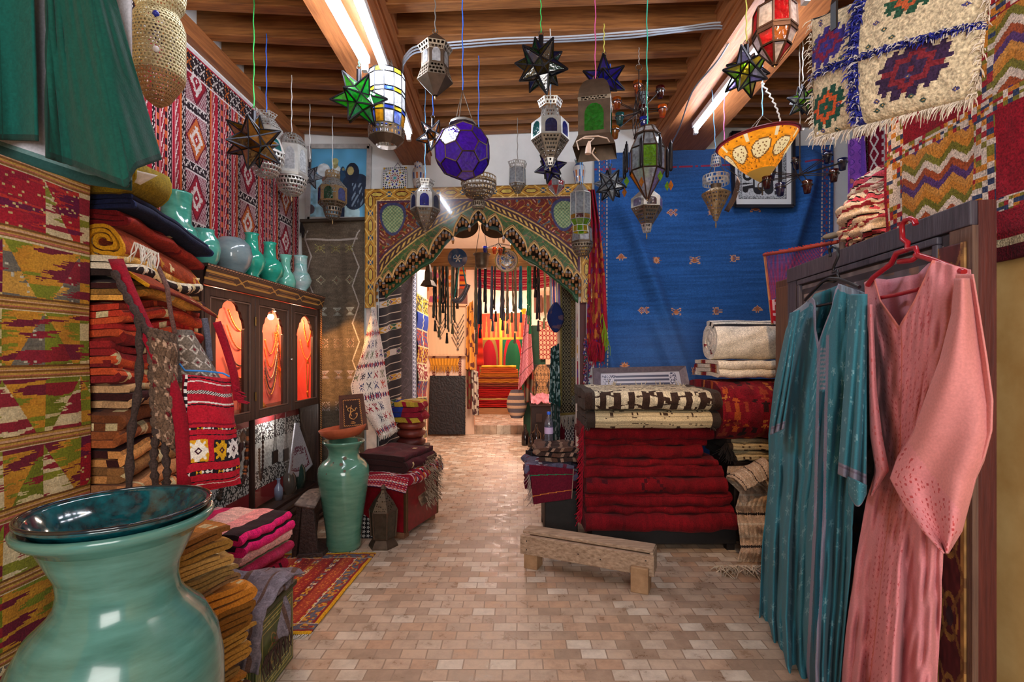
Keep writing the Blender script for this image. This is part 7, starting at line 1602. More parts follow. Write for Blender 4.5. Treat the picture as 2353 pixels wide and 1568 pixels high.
def chandelier(label,u,v,Y,cups,cordc,arms=True,rings=False,top=None):
 c=P(u,v,Y);t=thing('cup_chandelier',label,'chandelier',c);IR=mat((60,50,46),.45,.6,bump=0)
 pos=[]
 for(cu,cv,m,dY)in cups:
  Yc=Y+dY;p=P(cu,cv,Yc);pos.append(p);s=3.4/FX
  mb=MB();mb.lathe([(.001,-13*s),(6.5*s,-13*s),(9*s,4*s),(9.5*s,6*s),(10*s,13*s),(9*s,13*s),(7*s,-9*s),(.001,-10*s)],18,p);q=mb.build('glass_cup',m,t)
  ring(t,p+np.array((0,0,4*s)),10.5*s,.003,'z',IR,'cup_ring')
  if arms:
   d=p+np.array((0,0,4*s))-c;e=np.cross(d,(0,0,1));e=e/max(np.linalg.norm(e),1e-6)*.018
   mb=MB();mb.tube([c+e,c+e+d*.95],.003,5);mb.tube([c-e,c-e+d*.95],.003,5);mb.build('arm',IR,t)
 if rings:
  nrm=np.cross(pos[0]-c,pos[3]-c);nrm/=np.linalg.norm(nrm);e1=(pos[0]-c)/np.linalg.norm(pos[0]-c);e2=np.cross(nrm,e1);a=np.arange(40)*2*PI/40
  for R in(.165,.075):
   mb=MB();mb.tube(c+R*(np.outer(np.cos(a),e1)+np.outer(np.sin(a),e2)),.003,5,closed=True);mb.build('ring',IR,t)
  for k in range(10):
   q=k*PI/5;cc=c+.12*(math.cos(q)*e1+math.sin(q)*e2);mb=MB();mb.tube(cc+.045*(np.outer(np.cos(a),e1)+np.outer(np.sin(a),e2)),.0025,4,closed=True);mb.build('ring',IR,t)
 mb=MB();mb.tube([c,c+(0,0,.30)],.004,6);mb.build('rod',IR,t);ring(t,c+np.array((0,0,.315)),.022,.003);add_cord(t,c+np.array((0,0,.33)),cordc,0,top);return t
chandelier('wire chandelier with amber, blue and red glass cups near the ceiling cables',1468,258,3.5,[(1465,200,G['orange'],.05),(1517,212,G['dred'],.02),(1522,256,G['orange'],-.05),(1480,284,G['lblue'],-.14),(1424,274,G['teal'],-.1),(1413,305,G['amber'],-.12),(1418,238,G['orange'],.08),(1480,226,G['clear'],.0),(1478,256,G['dred'],-.02)],'grey',arms=True,rings=True)
chandelier('wire chandelier with dark red and blue glass cups on long arms before the blue rug',1838,402,3.35,[(1829,376,G['dblue'],.1),(1902,362,G['dblue'],.16),(1936,378,G['dblue'],.05),(1916,404,G['dred'],-.08),(1855,430,G['dred'],-.2),(1793,436,G['dblue'],-.18),(1762,420,G['dred'],-.02),(1772,402,G['dblue'],.1)],'grey')
def pat_strip(U,V):
 C=base(U,(34,32,42))*(1+.25*(vno(U*40,V*300,3)-.5))[:,None];k=(V*7.0)%1
 C[np.abs(k-.30)<.022]=(206,196,186);C[np.abs(k-.62)<.018]=(196,186,180)
 z=(k>.74)&(k<.98);x=U*3%1-.5;y=(k-.86)/.24;d=np.abs(x)+np.abs(y);P_=choose(np.floor(U*4)+np.floor(V*7),[(196,150,40),(206,200,196),(84,50,110)]);Q=choose(np.floor(U*4)+np.floor(V*7)*2,[(206,200,196),(40,90,60),(196,150,40)])
 B=np.where((d<.22)[:,None],Q,np.where((d<.42)[:,None],P_,np.where((d<.5)[:,None],(206,200,196),Q)));C[z]=B[z];C[(np.abs(k-.74)<.008)|(np.abs(k-.98)<.008)]=(200,190,180);return C
xj=-1.35
hang('striped_hanging','black wool hanging with white lines and diamond bands on the passage jamb','rug',[onx(872,650,xj),onx(920,640,xj),onx(920,1040,xj),onx(872,1068,xj)],pat_strip,90,420,fold=lambda U,V:-.015*np.sin(U*9),thick=.008)
def pat_panel(U,V):
 C=base(U,(60,54,66))*(1+.3*(vno(U*10,V*60,3)-.5))[:,None];k=(V*9)%1;C[k<.015]=(26,24,30);d=np.abs((U*2)%1-.5)+np.abs((V*18)%1-.5);C[np.abs(d-.4)<.04]=(84,78,90);z=(U>.70)&(U<.92);C[z]=(84,90,120);zz=z&(np.abs(U-.81-.06*(tri(V*46)-.5)*2)<.035);C[zz]=(196,206,226);C[(np.abs(U-.70)<.015)|(np.abs(U-.92)<.015)]=(170,180,210);C[U>.94]=(60,50,40);return C
hang('zigzag_hanging','dark patchwork hanging with a pale zigzag strip behind the black striped one','textile',[onx(920,600,xj),onx(958,590,xj),onx(958,1010,xj),onx(920,1050,xj)],pat_panel,70,320,thick=.008)
def pat_patch(U,V):
 k=np.floor(V*8.5);a=(V*8.5)%1;C=choose(np.floor(hsh(k,k*0+2,5)*7),[(150,130,44),(36,60,150),(130,40,44),(190,110,110),(120,104,60),(150,60,50),(70,60,40)]);m=(vno(U*16,V*90,3)>.55)&(hsh(k,k*0,8)>.35);C[m]=choose(k,[(206,160,50),(214,196,170),(60,60,110)])[m]
 C[np.abs(a-.04-.02*np.sin(U*40))<.035]=(206,196,150);C[np.abs(U-.5-.03*np.sin(V*160))<.03]=(200,190,150);C[U>.96]=(206,190,150);return C
hang('patchwork_hanging','narrow bright patchwork hanging with gold zigzag seams at the passage corner','textile',[onx(957,672,xj+.01),onx(984,690,xj+.01),onx(980,1005,xj+.01),onx(962,1010,xj+.01)],pat_patch,60,260,fold=lambda U,V:.01*np.sin(V*30),thick=.008)
for k,(z,h,c,l)in enumerate(((.50,.10,(84,30,26),'flat dark red leather cushion at the bottom by the passage jamb'),(.60,.09,(110,44,34),'brown leather cushion, middle one by the passage jamb'),(.69,.08,(130,54,40),'reddish folded leather with tassels, uppermost by the passage jamb'))):
 mb=MB();mb.lathe([(.001,0),(.12,.0),(.15,h*.3),(.155,h*.6),(.12,h*.95),(.001,h)],24,(-1.15,5.4,z));o=thing('leather_cushion',l,'cushion',(-1.15,5.4,z));mb.build('cover',mat(c,.45,var=.3,scale=20),o)
mb=MB();bx(-1.34,-.98,5.22,5.6,0,.5,mb);tag(mb.build('wooden_box',wood((60,38,28),(84,56,40)),bevel=.01),'brown wooden box under the leather cushions in the passage','box')
folded('folded_textile','small red, blue and yellow cloth bundle above the leather cushions','textile',(-1.30,5.4,.775),(1,0,0),(0,1,0),.26,.30,4,.05,pat=pat_rug(3,[(150,30,50),(40,60,150),(206,170,60),(160,24,50)],rows=5),seed=200,nl=16,pitch=.055,wobble=.03)
a_=math.atan2(.17,.52);R_=Matrix.Rotation(-a_,3,'Z');cx,cy_=-1.02,4.36
t=thing('red_chest','red painted chest with brass corners under the folded kilims beside the lantern on the floor','chest',(cx,cy_,0))
def rb(x0,x1,y0,y1,z0,z1,nm,m,bev=.005):
 mb=MB();mb.box(((x0+x1)/2,(y0+y1)/2,(z0+z1)/2),(x1-x0,y1-y0,z1-z0));mb.v[-1]=(mb.v[-1])@np.array(R_).T+np.array((cx,cy_,0));return mb.build(nm,m,t,bevel=bev)
RC=mat((118,12,24),.4,var=.25,coat=.2)
rb(-.25,.22,-.28,.27,.05,.40,'body',RC);rb(-.26,.23,-.29,.28,.40,.425,'lid',RC);rb(-.24,.20,-.285,-.20,0,.05,'plinth',wood((100,64,44),(130,90,64)));rb(-.24,.20,.2,.26,0,.05,'plinth',wood((100,64,44),(130,90,64)))
for x in(.195,-.25):
 for y in(-.284,.245):rb(x,x+.03,y,y+.03,.05,.41,'corner_band',mat((104,74,50),.4,.7))
for k in range(10):rb(-.2+k*.04,-.196+k*.04,-.286,-.28,.36,.366,'stud',mat((150,110,60),.3,.9),None)
def pat_cush(U,V):
 C=base(U,(150,20,44));k=(U*7)%1;C[(k>.2)&(k<.28)]=(210,200,200);z=(k>.4)&(k<.62);C[z]=np.where((np.floor(V[z]*60)%3==0)[:,None],(206,110,40),np.where((np.floor(V[z]*60)%3==1)[:,None],(34,24,34),(214,206,200)));z=(k>.72)&(k<.80)&(np.floor(V*80)%2==0);C[z]=(214,200,200);C[(k>.9)]=(70,30,70);return C
dr=np.array(R_@Vector((1,0,0)));dy=np.array(R_@Vector((0,1,0)))
folded('striped_kilim','red striped kilim with orange and white bands draped over the red chest','rug',np.array((cx,cy_,.43))-dr*.26,dr,dy,.50,.56,2,.045,pat=pat_cush,seed=210,nl=50,pitch=.05,sub=3,wobble=.02)
mb=MB();sheet(mb,[np.array((cx,cy_,.50))-dr*.30-dy*.27,np.array((cx,cy_,.51))+dr*.24-dy*.27,np.array((cx,cy_,.40))+dr*.26-dy*.36,np.array((cx,cy_,.445))-dr*.36-dy*.37],lambda U,V:pat_cush(V*1.0,U),60,40,fold=lambda U,V:.012*np.sin(U*7));tag(mb.build('kilim_flap',mat_cloth(1.1),solid=.01),'hanging front flap of red striped kilim above the red chest','rug')
folded('folded_rug','dark maroon folded rug lying topmost over the red chest','rug',np.array((cx,cy_,.53))-dr*.26,dr,dy,.44,.52,3,.04,pat=edged([(76,26,34),(84,30,36),(70,22,30)],(50,24,24),66,.05),seed=211,nl=24,pitch=.045,sub=2,wobble=.015)
t=thing('fur_pelt','grey brown fur pelt hanging over the side of the red chest','fur',np.array((cx,cy_,.2))+dr*.27)
mb=MB();q=[np.array((cx,cy_,.58))+dr*.20-dy*.05,np.array((cx,cy_,.60))+dr*.22+dy*.24,np.array((cx,cy_,.24))+dr*.26+dy*.16,np.array((cx,cy_,.22))+dr*.26-dy*.10]
sheet(mb,q,lambda U,V:base(U,(120,96,76))*(1+.6*(vno(U*9,V*20,3)-.5))[:,None],20,24,fold=lambda U,V:.05*np.sin(PI*V));mb.build('hide',mat_cloth(1.5),t,solid=.01)
mb=MB();rr=random.Random(3);nq_=qnorm(q)
for k in range(420):
 p=bil(q,np.array([rr.random()]),np.array([rr.random()]))[0]+dr*.04;d=dr*rr.uniform(.2,1)+dy*rr.uniform(-.5,.5)+np.array((0,0,-rr.uniform(.3,1)));mb.tube([p,p+d*.03,p+d*.05],[.0022,.002,.0008],4,col=rr.choice([(150,126,104),(90,70,56),(176,154,130)]),caps=False)
o=mb.build('fur',mat_cloth(.4),t);o['kind']='stuff'
Y=3.90;s=Y/FX;c=P(881,1260,Y)
t=thing('floor_lantern','dark six-sided metal lantern with pierced cone top standing on the tile floor','lantern',(c[0],Y,0))
for nm,pr,m in(('base',[(34,0),(33,4),(27,14),(24,18)],SMD),('lower',[(24,18),(27,24)],SMD),('body',[(27,24),(29,60),(31,82)],None),('collar',[(33,82),(32,86)],SMD),('pierced_top',[(32,86),(22,104),(8,122),(5,128)],PEWD),('finial',[(5,128),(7,132),(2,140)],SMD)):
 if m is None:
  ps=[(c[0]+28*s*math.cos(k*PI/3),Y+28*s*math.sin(k*PI/3))for k in range(6)];mb=MB();mb.lathe([(r*s,h*s)for r,h in pr],6,(c[0],Y,0),smooth=False);mb.build('glass_pane',mat((58,50,40),.25,var=.3,scale=30),t)
  mb=MB()
  for k in range(6):a=k*PI/3;mb.bar((c[0]+28*s*math.cos(a),Y+28*s*math.sin(a),22*s),(c[0]+32*s*math.cos(a),Y+32*s*math.sin(a),84*s),.01)
  mb.build('frame',SMD,t)
 else:mb=MB();mb.lathe([(r*s,h*s)for r,h in pr],6,(c[0],Y,0),smooth=False);mb.build(nm,m,t,solid=.002)
def pat_inlay(U,V):
 C=base(U,(24,22,24));x,y=U*3,V*9;d=np.hypot(x%1-.5,y%1-.5);th=np.arctan2(y%1-.5,x%1-.5);C[(d<.28+.12*np.cos(th*5))&(d>.1)]=(190,186,180);C[(np.minimum(U,1-U)<.05)]=(60,54,50);return C
hang('inlaid_panel','narrow black panel inlaid with white flowers leaning behind the floor lantern','panel',[P(836,1160,4.2),P(860,1165,4.2),P(862,1246,4.04),P(830,1248,4.04)],pat_inlay,40,90,thick=.02)
t=thing('dark_chest','dark leather covered chest beside the big red rug pile','chest',(.36,4.0,0))
mb=MB();bx(.21,.47,3.92,4.5,.06,.42,mb);mb.build('body',mat((26,20,18),.6,var=.3),t,bevel=.01)
for x in(.23,.45):
 for y in(3.95,4.46):mb=MB();mb.box((x,y,.03),(.04,.04,.06));mb.build('foot',mat((20,16,16),.6),t)
folded('maroon_cloth','maroon cloth with green and orange thread lines hanging over the dark chest','textile',(.05,4.24,.43),(1,0,0),(0,1,0),.40,.58,2,.03,pat=solidc((92,14,34)),seed=220,nl=24,pitch=.034,sub=2)
def pat_mar(U,V):C=base(U,(92,14,34))*(1+.2*(vno(U*40,V*30,3)-.5))[:,None];C[np.abs(V-.28+U*.1)<.012]=(30,120,80);C[np.abs(V-.80+U*.1)<.012]=(190,110,50);C[U>.985]=(180,150,130);return C
hang('maroon_flap','front flap of the maroon cloth with one green and one orange line','textile',[P(1216,1068,3.9),P(1318,1078,3.9),P(1314,1146,3.86),P(1226,1160,3.86)],pat_mar,60,50,thick=.01,fold=lambda U,V:.012*np.sin(U*6))
mb=MB();fringe(mb,P(1216,1090,3.88),P(1224,1150,3.86),30,.06,.003,(150,130,120),.5,(-.5,-.2,-1));tag(mb.build('fringe',mat_cloth(.4)),'pale ragged fringe at the edge of the maroon cloth','fringe')
def pat_blueka(U,V):C=base(U,(96,92,116));d=np.abs((U*9)%1-.5)+np.abs((V*7)%1-.5);C[d<.3]=(190,190,200);C[d<.15]=(110,40,60);C[(d>.42)&(d<.5)]=(110,40,60);return C*(1+.3*(vno(U*40,V*40,2)-.5))[:,None]
folded('woven_cloth','grey blue and maroon patterned cloth crumpled over the maroon cloth','textile',(.09,4.2,.50),(1,0,0),(0,1,0),.36,.50,3,.035,pat=pat_blueka,seed=221,nl=24,pitch=.042,sub=2,wobble=.03)
folded('striped_cloth','brown striped cloth folded topmost on the heap beside the red pile','textile',(.17,4.2,.63),(1,0,0),(0,1,0),.30,.44,3,.03,pat=lambda U,V:stripes(V*5,[(1,(70,50,44)),(.5,(150,120,100)),(1,(96,66,54)),(.4,(40,30,30)),(.4,(176,140,120))]),seed=222,nl=24,pitch=.04,sub=2,wobble=.03)
c=P(1261,1040,4.3);c[2]=.735
t=thing('water_bottle','clear plastic water bottle with blue cap standing on the striped cloth','bottle',c)
mb=MB();pr=[(.001,0),(.034,0),(.037,.01),(.036,.05),(.038,.06),(.036,.12),(.038,.15),(.036,.17),(.022,.205),(.014,.225),(.013,.24)];mb.lathe(pr,24,c);mb.build('body',mat_glass((200,210,226),.75,.15),t)
mb=MB();mb.lathe([(.0385,.075),(.0385,.13)],24,c,colf=lambda U,V:np.where(((np.abs(V-.75)<.14)&(np.sin(U*90)>.1))[:,None],(120,70,150),np.where((V>.5)[:,None],(196,190,226),(206,180,214))));mb.build('label',mat_attr(.4),t)
mb=MB();mb.lathe([(.016,.238),(.016,.262),(.001,.263)],16,c);mb.build('cap',mat((40,100,220),.3),t)
c=P(1222,1032,4.35);c[2]=.60;mb=MB();mb.box(c+(.02,0,.03),(.12,.10,.05),Matrix.Rotation(.5,3,'Z'));t=thing('shoe_brush','small black bristle brush lying on the cloth beside the water bottle','brush',c);mb.build('block',mat((36,30,32),.6),t,bevel=.005);mb=MB();fringe(mb,c+(-.03,-.04,.055),c+(.07,.04,.055),60,.03,.002,(40,34,40),.5,(0,0,1));mb.build('bristle',mat_cloth(.3),t)
def pat_lattice(c1,c2,n):
 def f(U,V):
  C=base(U,(44,40,30));C=np.where((U<.52)[:,None],(40,36,32),(104,84,44))*1.0;k=np.floor(V*n/2);y=V*n;x=U*7;d=np.abs(x%1-.5)+np.abs(y%1-.5);C[(np.abs(d-.5)<.07)]=(160,150,120);z=(U>.52)&((np.floor(V*9)%2)==0);C[z&(np.abs(d-.5)>.07)]=(84,84,84);C[(d<.12)]=(150,140,100);C[U<.05]=(130,120,60);C[(np.abs(U-.52)<.02)]=(90,76,50);z=V>.94;C[z&(np.abs(d-.5)>.07)]=(40,32,28);C[V>.985]=(130,110,60);return C
 return f
hang('lattice_hanging','long olive and black lattice woven rug with grey fringe hanging at the passage side','rug',[P(1288,560,5.5),P(1334,560,5.5),P(1334,952,5.5),P(1288,956,5.5)],pat_lattice(0,0,44),90,420,thick=.01,fold=lambda U,V:.01*np.sin(U*8))
mb=MB();fringe(mb,P(1288,956,5.48),P(1334,952,5.48),40,.14,.005,(170,160,150),.12);tag(mb.build('fringe',mat_cloth(.4)),'grey fringe under the olive lattice rug','fringe')
def pat_mw(U,V):C=base(U,(84,14,30));z=np.abs(U-.45)<.22;n=np.abs((U*8)%1-.5)+np.abs((V*10)%1-.5);C[z]=(60,56,60);C[z&(np.abs(n-.5)<.1)]=(190,186,186);return C
hang('maroon_hanging','maroon hanging with a black and white woven stripe below the lattice rug','rug',[P(1286,955,5.52),P(1336,955,5.52),P(1336,1075,5.5),P(1286,1075,5.5)],pat_mw,60,90,thick=.008)
hang('green_scarf','dark green and white floral scarf hanging beside the olive lattice rug','scarf',[P(1266,800,5.45),P(1284,790,5.45),P(1288,935,5.4),P(1262,925,5.4)],lambda U,V:np.where((vno(U*9,V*24,3)>.55)[:,None],(150,176,176),(20,60,56))*1.0,40,120,fold=lambda U,V:.03*np.sin(U*12),thick=.006)
hang('grey_scarf','grey green scarf end hanging low beside the water bottle','scarf',[P(1266,925,5.44),P(1286,930,5.44),P(1286,1020,5.42),P(1270,1020,5.42)],lambda U,V:np.where((vno(U*7,V*14,5)>.6)[:,None],(130,140,140),(44,70,66))*1.0,30,70,fold=lambda U,V:.03*np.sin(U*10),thick=.006)
t=thing('cloth_bag','dark blue velvet bag hanging on white and lilac cords at the passage side','bag',P(1277,762,5.4));c=P(1277,728,5.4)
mb=MB();mb.grid(lambda U,V:np.stack([c[0]+(.055+.03*np.sin(V*PI))*(1+.12*np.sin(U*30))*np.cos(U*2*PI)*np.sin(np.clip(V,.02,.99)*PI)**.35,c[1]+.05*np.sin(U*2*PI),c[2]+.15-V*.32],1),50,40,lambda U,V:np.where((vno(U*8,V*6,3)>.7)[:,None],(90,70,90),(30,44,96))*1.0);mb.build('pouch',mat_cloth(.8),t)
mb=MB()
for k,cl in enumerate(((206,206,226),(120,96,170),(214,214,220),(130,110,170))):mb.tube([P(1268+k*6,715,5.42),P(1266+k*6,640,5.42),P(1266+k*6,560,5.42)],.012,6,col=cl)
mb.build('cord',mat_cloth(.8),t)
def pat_tass(U,V):k=np.floor(V*11);C=choose(np.floor(hsh(k,k*0,3)*6),[(130,30,60),(90,50,120),(190,150,80),(206,196,196),(150,40,60),(50,60,110)]);return C*(1+.5*(vno(U*12,V*160,3)-.5))[:,None]
hang('sash_hanging','narrow maroon and violet woven sash with yellow bars hanging by the dark red post','textile',[P(1326,704,5.1),P(1336,690,5.1),P(1342,905,5.0),P(1326,905,5.0)],pat_tass,24,200,thick=.012)
mb=MB();rr=random.Random(9)
for k in range(150):p=P(1352+rr.uniform(-7,7)-(k%30)*.15,770+k*.75,4.86);mb.ball(p,.010,6,4,col=rr.choice([(60,50,120),(150,30,50),(206,190,190),(60,110,130),(90,60,130),(170,110,110)]))
mb.tube([P(1352,762,4.86),P(1349,885,4.86)],.012,6,col=(60,30,60));tag(mb.build('sequin_sash',mat_attr(.3,coat=.4)),'sash of violet, red and silver sequins hanging behind the red shawl','sash')
def plate(label,u,v,rpx,Y,m,rimc=None,colf=None,cat='plate'):
 s=Y/FX;c=P(u,v,Y);M=np.array(Matrix.Rotation(PI/2+.1,3,'X'));o=thing('wall_plate',label,cat,c-np.array((0,0,rpx*s)));mb=MB();R=rpx*s;pr=np.array([(.001,-.02),(R*.55,-.02),(R*.7,-.005),(R,.03),(R,.036),(R*.68,.006),(R*.5,-.008),(.001,-.008)]);kk=np.linspace(0,7,64);pr=np.stack([np.interp(kk,np.arange(8),pr[:,0]),np.interp(kk,np.arange(8),pr[:,1])],1)
 mb.lathe(pr,72,c,M=M,colf=colf);mb.build('body',m,o);return o
def pat_fl(U,V):
 C=base(U,(56,86,126));r=(1-V)/.143;C[(V>.86)&(r<.45+.45*np.cos(U*2*PI*6))]=(206,206,196);return C
plate('blue glazed plate with white flower centre hanging on the passage beam',1052,594,22,6.3,mat_attr(.15,coat=.6),colf=pat_fl)
def pat_gl(U,V):
 C=base(U,(226,220,206));k=U*2*PI
 z=(V>.66)&(V<.95);n=vno(U*16+40*np.floor(V*18),V*18,3);C[z&(n>.66)]=(50,100,190);C[z&(n<.30)]=(206,156,60);C[z&(np.abs(n-.5)<.05)]=(90,120,110);C[(V>.5)&(V<.585)]=(196,190,80);C[(V>.585)&(V<.60)]=(70,80,60);C[V>.95]=(90,70,60);return C
plate('white plate with blue and yellow flowers and a green-yellow rim hanging on the passage beam',1164,599,27,6.3,mat_attr(.15,coat=.6),colf=pat_gl)
plate('pale blue white plate half hidden by the arch edge',1230,590,22,6.3,glaze((196,206,220),(170,186,210)))
for(u,l)in((1066,'dark brown tray edge hanging inside the arch, beside the blue plate'),(1140,'dark brown round tray hanging inside the arch, above the flowered plate')):
 c=P(u,525,5.7);mb=MB();R=.17;mb.lathe([(.001,0),(R*.8,0),(R,.03),(R,.035),(R*.8,.008),(.001,.008)],36,c,M=np.array(Matrix.Rotation(1.1,3,'X')));tag(mb.build('round_tray',mat((64,44,32),.4,var=.2)),l,'tray')
t=thing('brass_pot','old brass pot with flat rim hanging on thin chains inside the arch','pot',P(1107,616,5.6));s=5.6/FX;c=P(1107,617,5.6)
mb=MB();mb.lathe([(.001,0),(12*s,1*s),(15*s,8*s),(16*s,28*s),(20*s,31*s),(20*s,33*s),(14*s,31*s),(13*s,10*s),(.001,4*s)],30,c);mb.build('body',mat((110,96,80),.4,.6,var=.25),t);mb=MB()
for k in(-1,1):mb.tube([c+np.array((k*14*s,0,32*s)),c+np.array((k*4*s,0,100*s))],.004,5)
mb.build('chain',SMD,t)
chs=[(1115,574,G['lblue'],0),(1136,576,G['orange'],.1),(1156,576,G['dgreen'],0),(1178,568,G['yellow'],.05),(1150,578,G['orange'],-.1)]
chandelier('small chandelier of blue, orange, green and yellow glass cups inside the arch',1146,560,5.9,chs,'grey',top=3.3)
t=lantern('metal_lantern','dark hanging metal lantern with pointed frame under the arch beside the green edge',985,5.4,[('roof',608,4,626,9,SMD,'s'),('body',626,9,645,10,SMD,'s'),('base',645,12,658,20,SMD,'s')],4,.5,560,'steel',top=3.0)
rr=random.Random(21)
def tass(u,v1,cols,n,label,v0=612,Y=6.38,knot=True,wd=4.0,grp=None):
 o=thing('bead_strand',label,'bead strand',P(u,v1,Y),grp);s=Y/FX;mb=MB()
 for k in range(n):
  du=rr.uniform(-wd*1.3,wd*1.3);vv=v1-rr.uniform(0,.12)*(v1-v0);mid=(v0+vv)/2
  kk=np.linspace(0,1,12);pts=np.array([P(u+du*(.4+.6*q)+rr.uniform(-.4,.4),v0+(vv-v0)*q,Y-.02+rr.uniform(-.012,.012))for q in kk]);mb.tube(pts,.0095+.003*(np.arange(12)%2),5,col=rr.choice(cols))
 mb.build('strand',mat_attr(.45),o)
 if knot:
  c=P(u,v1,Y-.02);mb=MB();mb.lathe([(.001,.03),(.010,.026),(.014,.01),(.012,0),(.02,-.10),(.016,-.11)],9,c,col=cols[0]);mb.build('tassel',mat_attr(.6),o)
 return o
dk=[(44,40,36),(70,64,50),(30,28,30),(96,88,70)];ol=[(110,104,76),(84,80,60),(140,134,110)]
L_=[(1000,742,dk,4),(1009,756,ol,3),(1018,700,dk,4),(1027,770,dk,3),(1040,748,ol,4),(1051,690,dk,3),(1094,770,ol,5),(1103,758,[(28,26,34),(40,50,90),(30,40,40)],4),(1116,700,[(20,20,26),(40,60,120),(24,24,30)],5),(1132,742,[(90,100,120),(70,76,90)],3),(1139,720,[(60,50,44),(90,84,80)],2),(1155,740,[(70,60,70),(110,100,110)],5),(1166,748,[(150,140,110),(120,110,90)],3),(1176,722,[(120,110,80),(150,140,110)],2),(1183,770,[(130,124,96),(160,150,120)],3),(1197,722,[(20,100,130),(30,120,150)],5),(1213,705,[(40,140,90),(50,160,100)],2),(1218,748,[(40,150,96),(60,170,110)],5),(1230,664,[(20,18,22),(36,30,36)],4),(1237,742,[(40,42,54),(30,30,40)],3),(1250,736,[(170,180,130),(190,196,150)],4),(1263,720,[(180,190,130),(200,206,150)],3)]
nm_=['black bead strands, first from the patchwork hanging','olive bead strand with long tassel, second from the patchwork hanging','dark bead strand ending at a knot above the necklace board','long black bead strand over the middle of the necklace board','olive braided strand with coiled end before the necklace board','short black strand directly under the blue plate','grey olive braided strands hanging past the bright wall','black and blue strands beside the grey olive braids','bunch of black and blue strands below the brass pot','grey cord with steel blue tassel below the brass pot','thin brown strand beside the grey tassel cord','thick violet grey strands under the flowered plate','sand strands with small pendants under the flowered plate','thin khaki strand beside the sand strands','khaki cord with long stone pendant under the flowered plate rim','turquoise bead strands with tassel beside the flowered plate','short green strand beside the long green one','long bright green bead strands under the pale plate','short black strands beside the green ones','long dark grey strand between green and pale green ones','pale green bead strands hanging near the velvet bag','pale yellow green strands, last before the velvet bag']
for(u,v1,cols,n),l in zip(L_,nm_):tass(u,v1,cols,n,l,grp='strands hanging from the passage beam')
t=thing('horn','curved grey horn hanging on a turquoise cord under the blue plate','horn',P(1060,690,6.2))
a=np.linspace(0,1,12);mb=MB();mb.tube([P(1040+36*q,688-34*q**2.2+8*math.sin(q*PI),6.2)for q in a],.012+.026*np.sin(np.clip(a*1.1+.1,0,1)*PI*.75),12);mb.build('body',mat((90,90,100),.25,coat=.4),t)
mb=MB();mb.tube([P(1044,685,6.2),P(1055,614,6.2)],.007,6);mb.tube([P(1064,614,6.2),P(1073,664,6.2),P(1070,676,6.2)],.009,6);mb.build('cord',mat((40,150,140),.7),t)
YE=9.25
def pat_neck(U,V):
 C=base(U,(222,180,140))*(1+.06*(np.sin(U*200)))[:,None];C[(np.minimum(U,1-U)<.02)|(np.minimum(V,1-V)<.02)]=(190,140,100);return C
t=thing('necklace_board','shallow pale wooden display board with thin silver necklaces pinned in rows','display board',P(1030,816,YE))
q=[P(984,700,YE),P(1074,702,YE),P(1072,816,YE),P(982,816,YE)]
mb=MB();sheet(mb,q,pat_neck,60,60);mb.build('board',mat_attr(.7),t,solid=.02);mb=MB()
for a in range(4):mb.bar(q[a]+(0,-.02,0),q[(a+1)%4]+(0,-.02,0),.04,.07,up=(0,1,0))
mb.build('frame',mat((214,170,130),.7),t)
for k,(cu,top,n)in enumerate(((1012,706,3),(1052,706,5))):
 for j in range(n):
  v=748+j*13;mb=MB();mb.tube([P(cu-14,v-26,YE-.03),P(cu-5,v-8,YE-.03),P(cu,v,YE-.03),P(cu+5,v-8,YE-.03),P(cu+14,v-26,YE-.03)],.006,5,col=(84,70,64));mb.disc(P(cu,v+3,YE-.03),.022,7,(0,-1,0),col=(84,72,66))
  o=mb.build('silver_necklace',mat_attr(.4));tag(o,'thin silver necklace pinned in a V on the pale display board','necklace','necklaces on the pale board')
def pat_fringecloth(U,V):return base(U,(206,136,44))*(1+.15*np.sin(U*60))[:,None]
hang('yellow_shawl','small yellow fringed cloth pinned under the necklace board','textile',[P(986,824,YE),P(1056,824,YE),P(1052,840,YE),P(990,840,YE)],pat_fringecloth,40,14,thick=.01)
mb=MB();fringe(mb,P(988,840,YE-.02),P(1054,840,YE-.02),40,.12,.008,(206,140,50),.1);tag(mb.build('fringe',mat_cloth(.4)),'yellow knotted fringe under the small yellow cloth','fringe')
for u in(997,1029,1057):hang('woven_belt','narrow dark red woven belt behind the yellow cloth','belt',[P(u-3,818,YE+.01),P(u+3,818,YE+.01),P(u+3,875,YE+.01),P(u-3,875,YE+.01)],lambda U,V:np.where((np.sin(V*60)*np.sin(U*12)>.2)[:,None],(196,150,120),(96,30,34))*1.0,8,30,thick=.01,group='belts under the necklace board')
t=thing('carved_board','large black carved wooden panel leaning against the passage end wall','panel',P(1027,998,YE-.1))
q=[P(988,864,9.2),P(1069,864,9.2),P(1069,999,9.05),P(984,999,9.05)]
mb=MB();sheet(mb,q,lambda U,V:np.where(((hsh(np.floor(U*36),np.floor(V*50),3)>.5)&(np.minimum(np.minimum(U,1-U),np.minimum(V,1-V))>.06))[:,None],(30,22,24),(18,13,15))*1.0,72,100,fold=lambda U,V:.003*(hsh(np.floor(U*36),np.floor(V*50),3)>.5));mb.build('board',mat_attr(.5),t,solid=.04)
hang('floral_curtain','orange and pink floral cloth hanging over the end wall behind the strands','curtain',[P(982,610,YE),P(1045,610,YE),P(1042,702,YE),P(982,700,YE)],lambda U,V:np.where((vno(U*8,V*10,3)>.62)[:,None],(200,110,50),np.where((vno(U*9,V*11,7)>.66)[:,None],(176,84,110),(226,170,130)))*1.0,60,80,thick=.01)
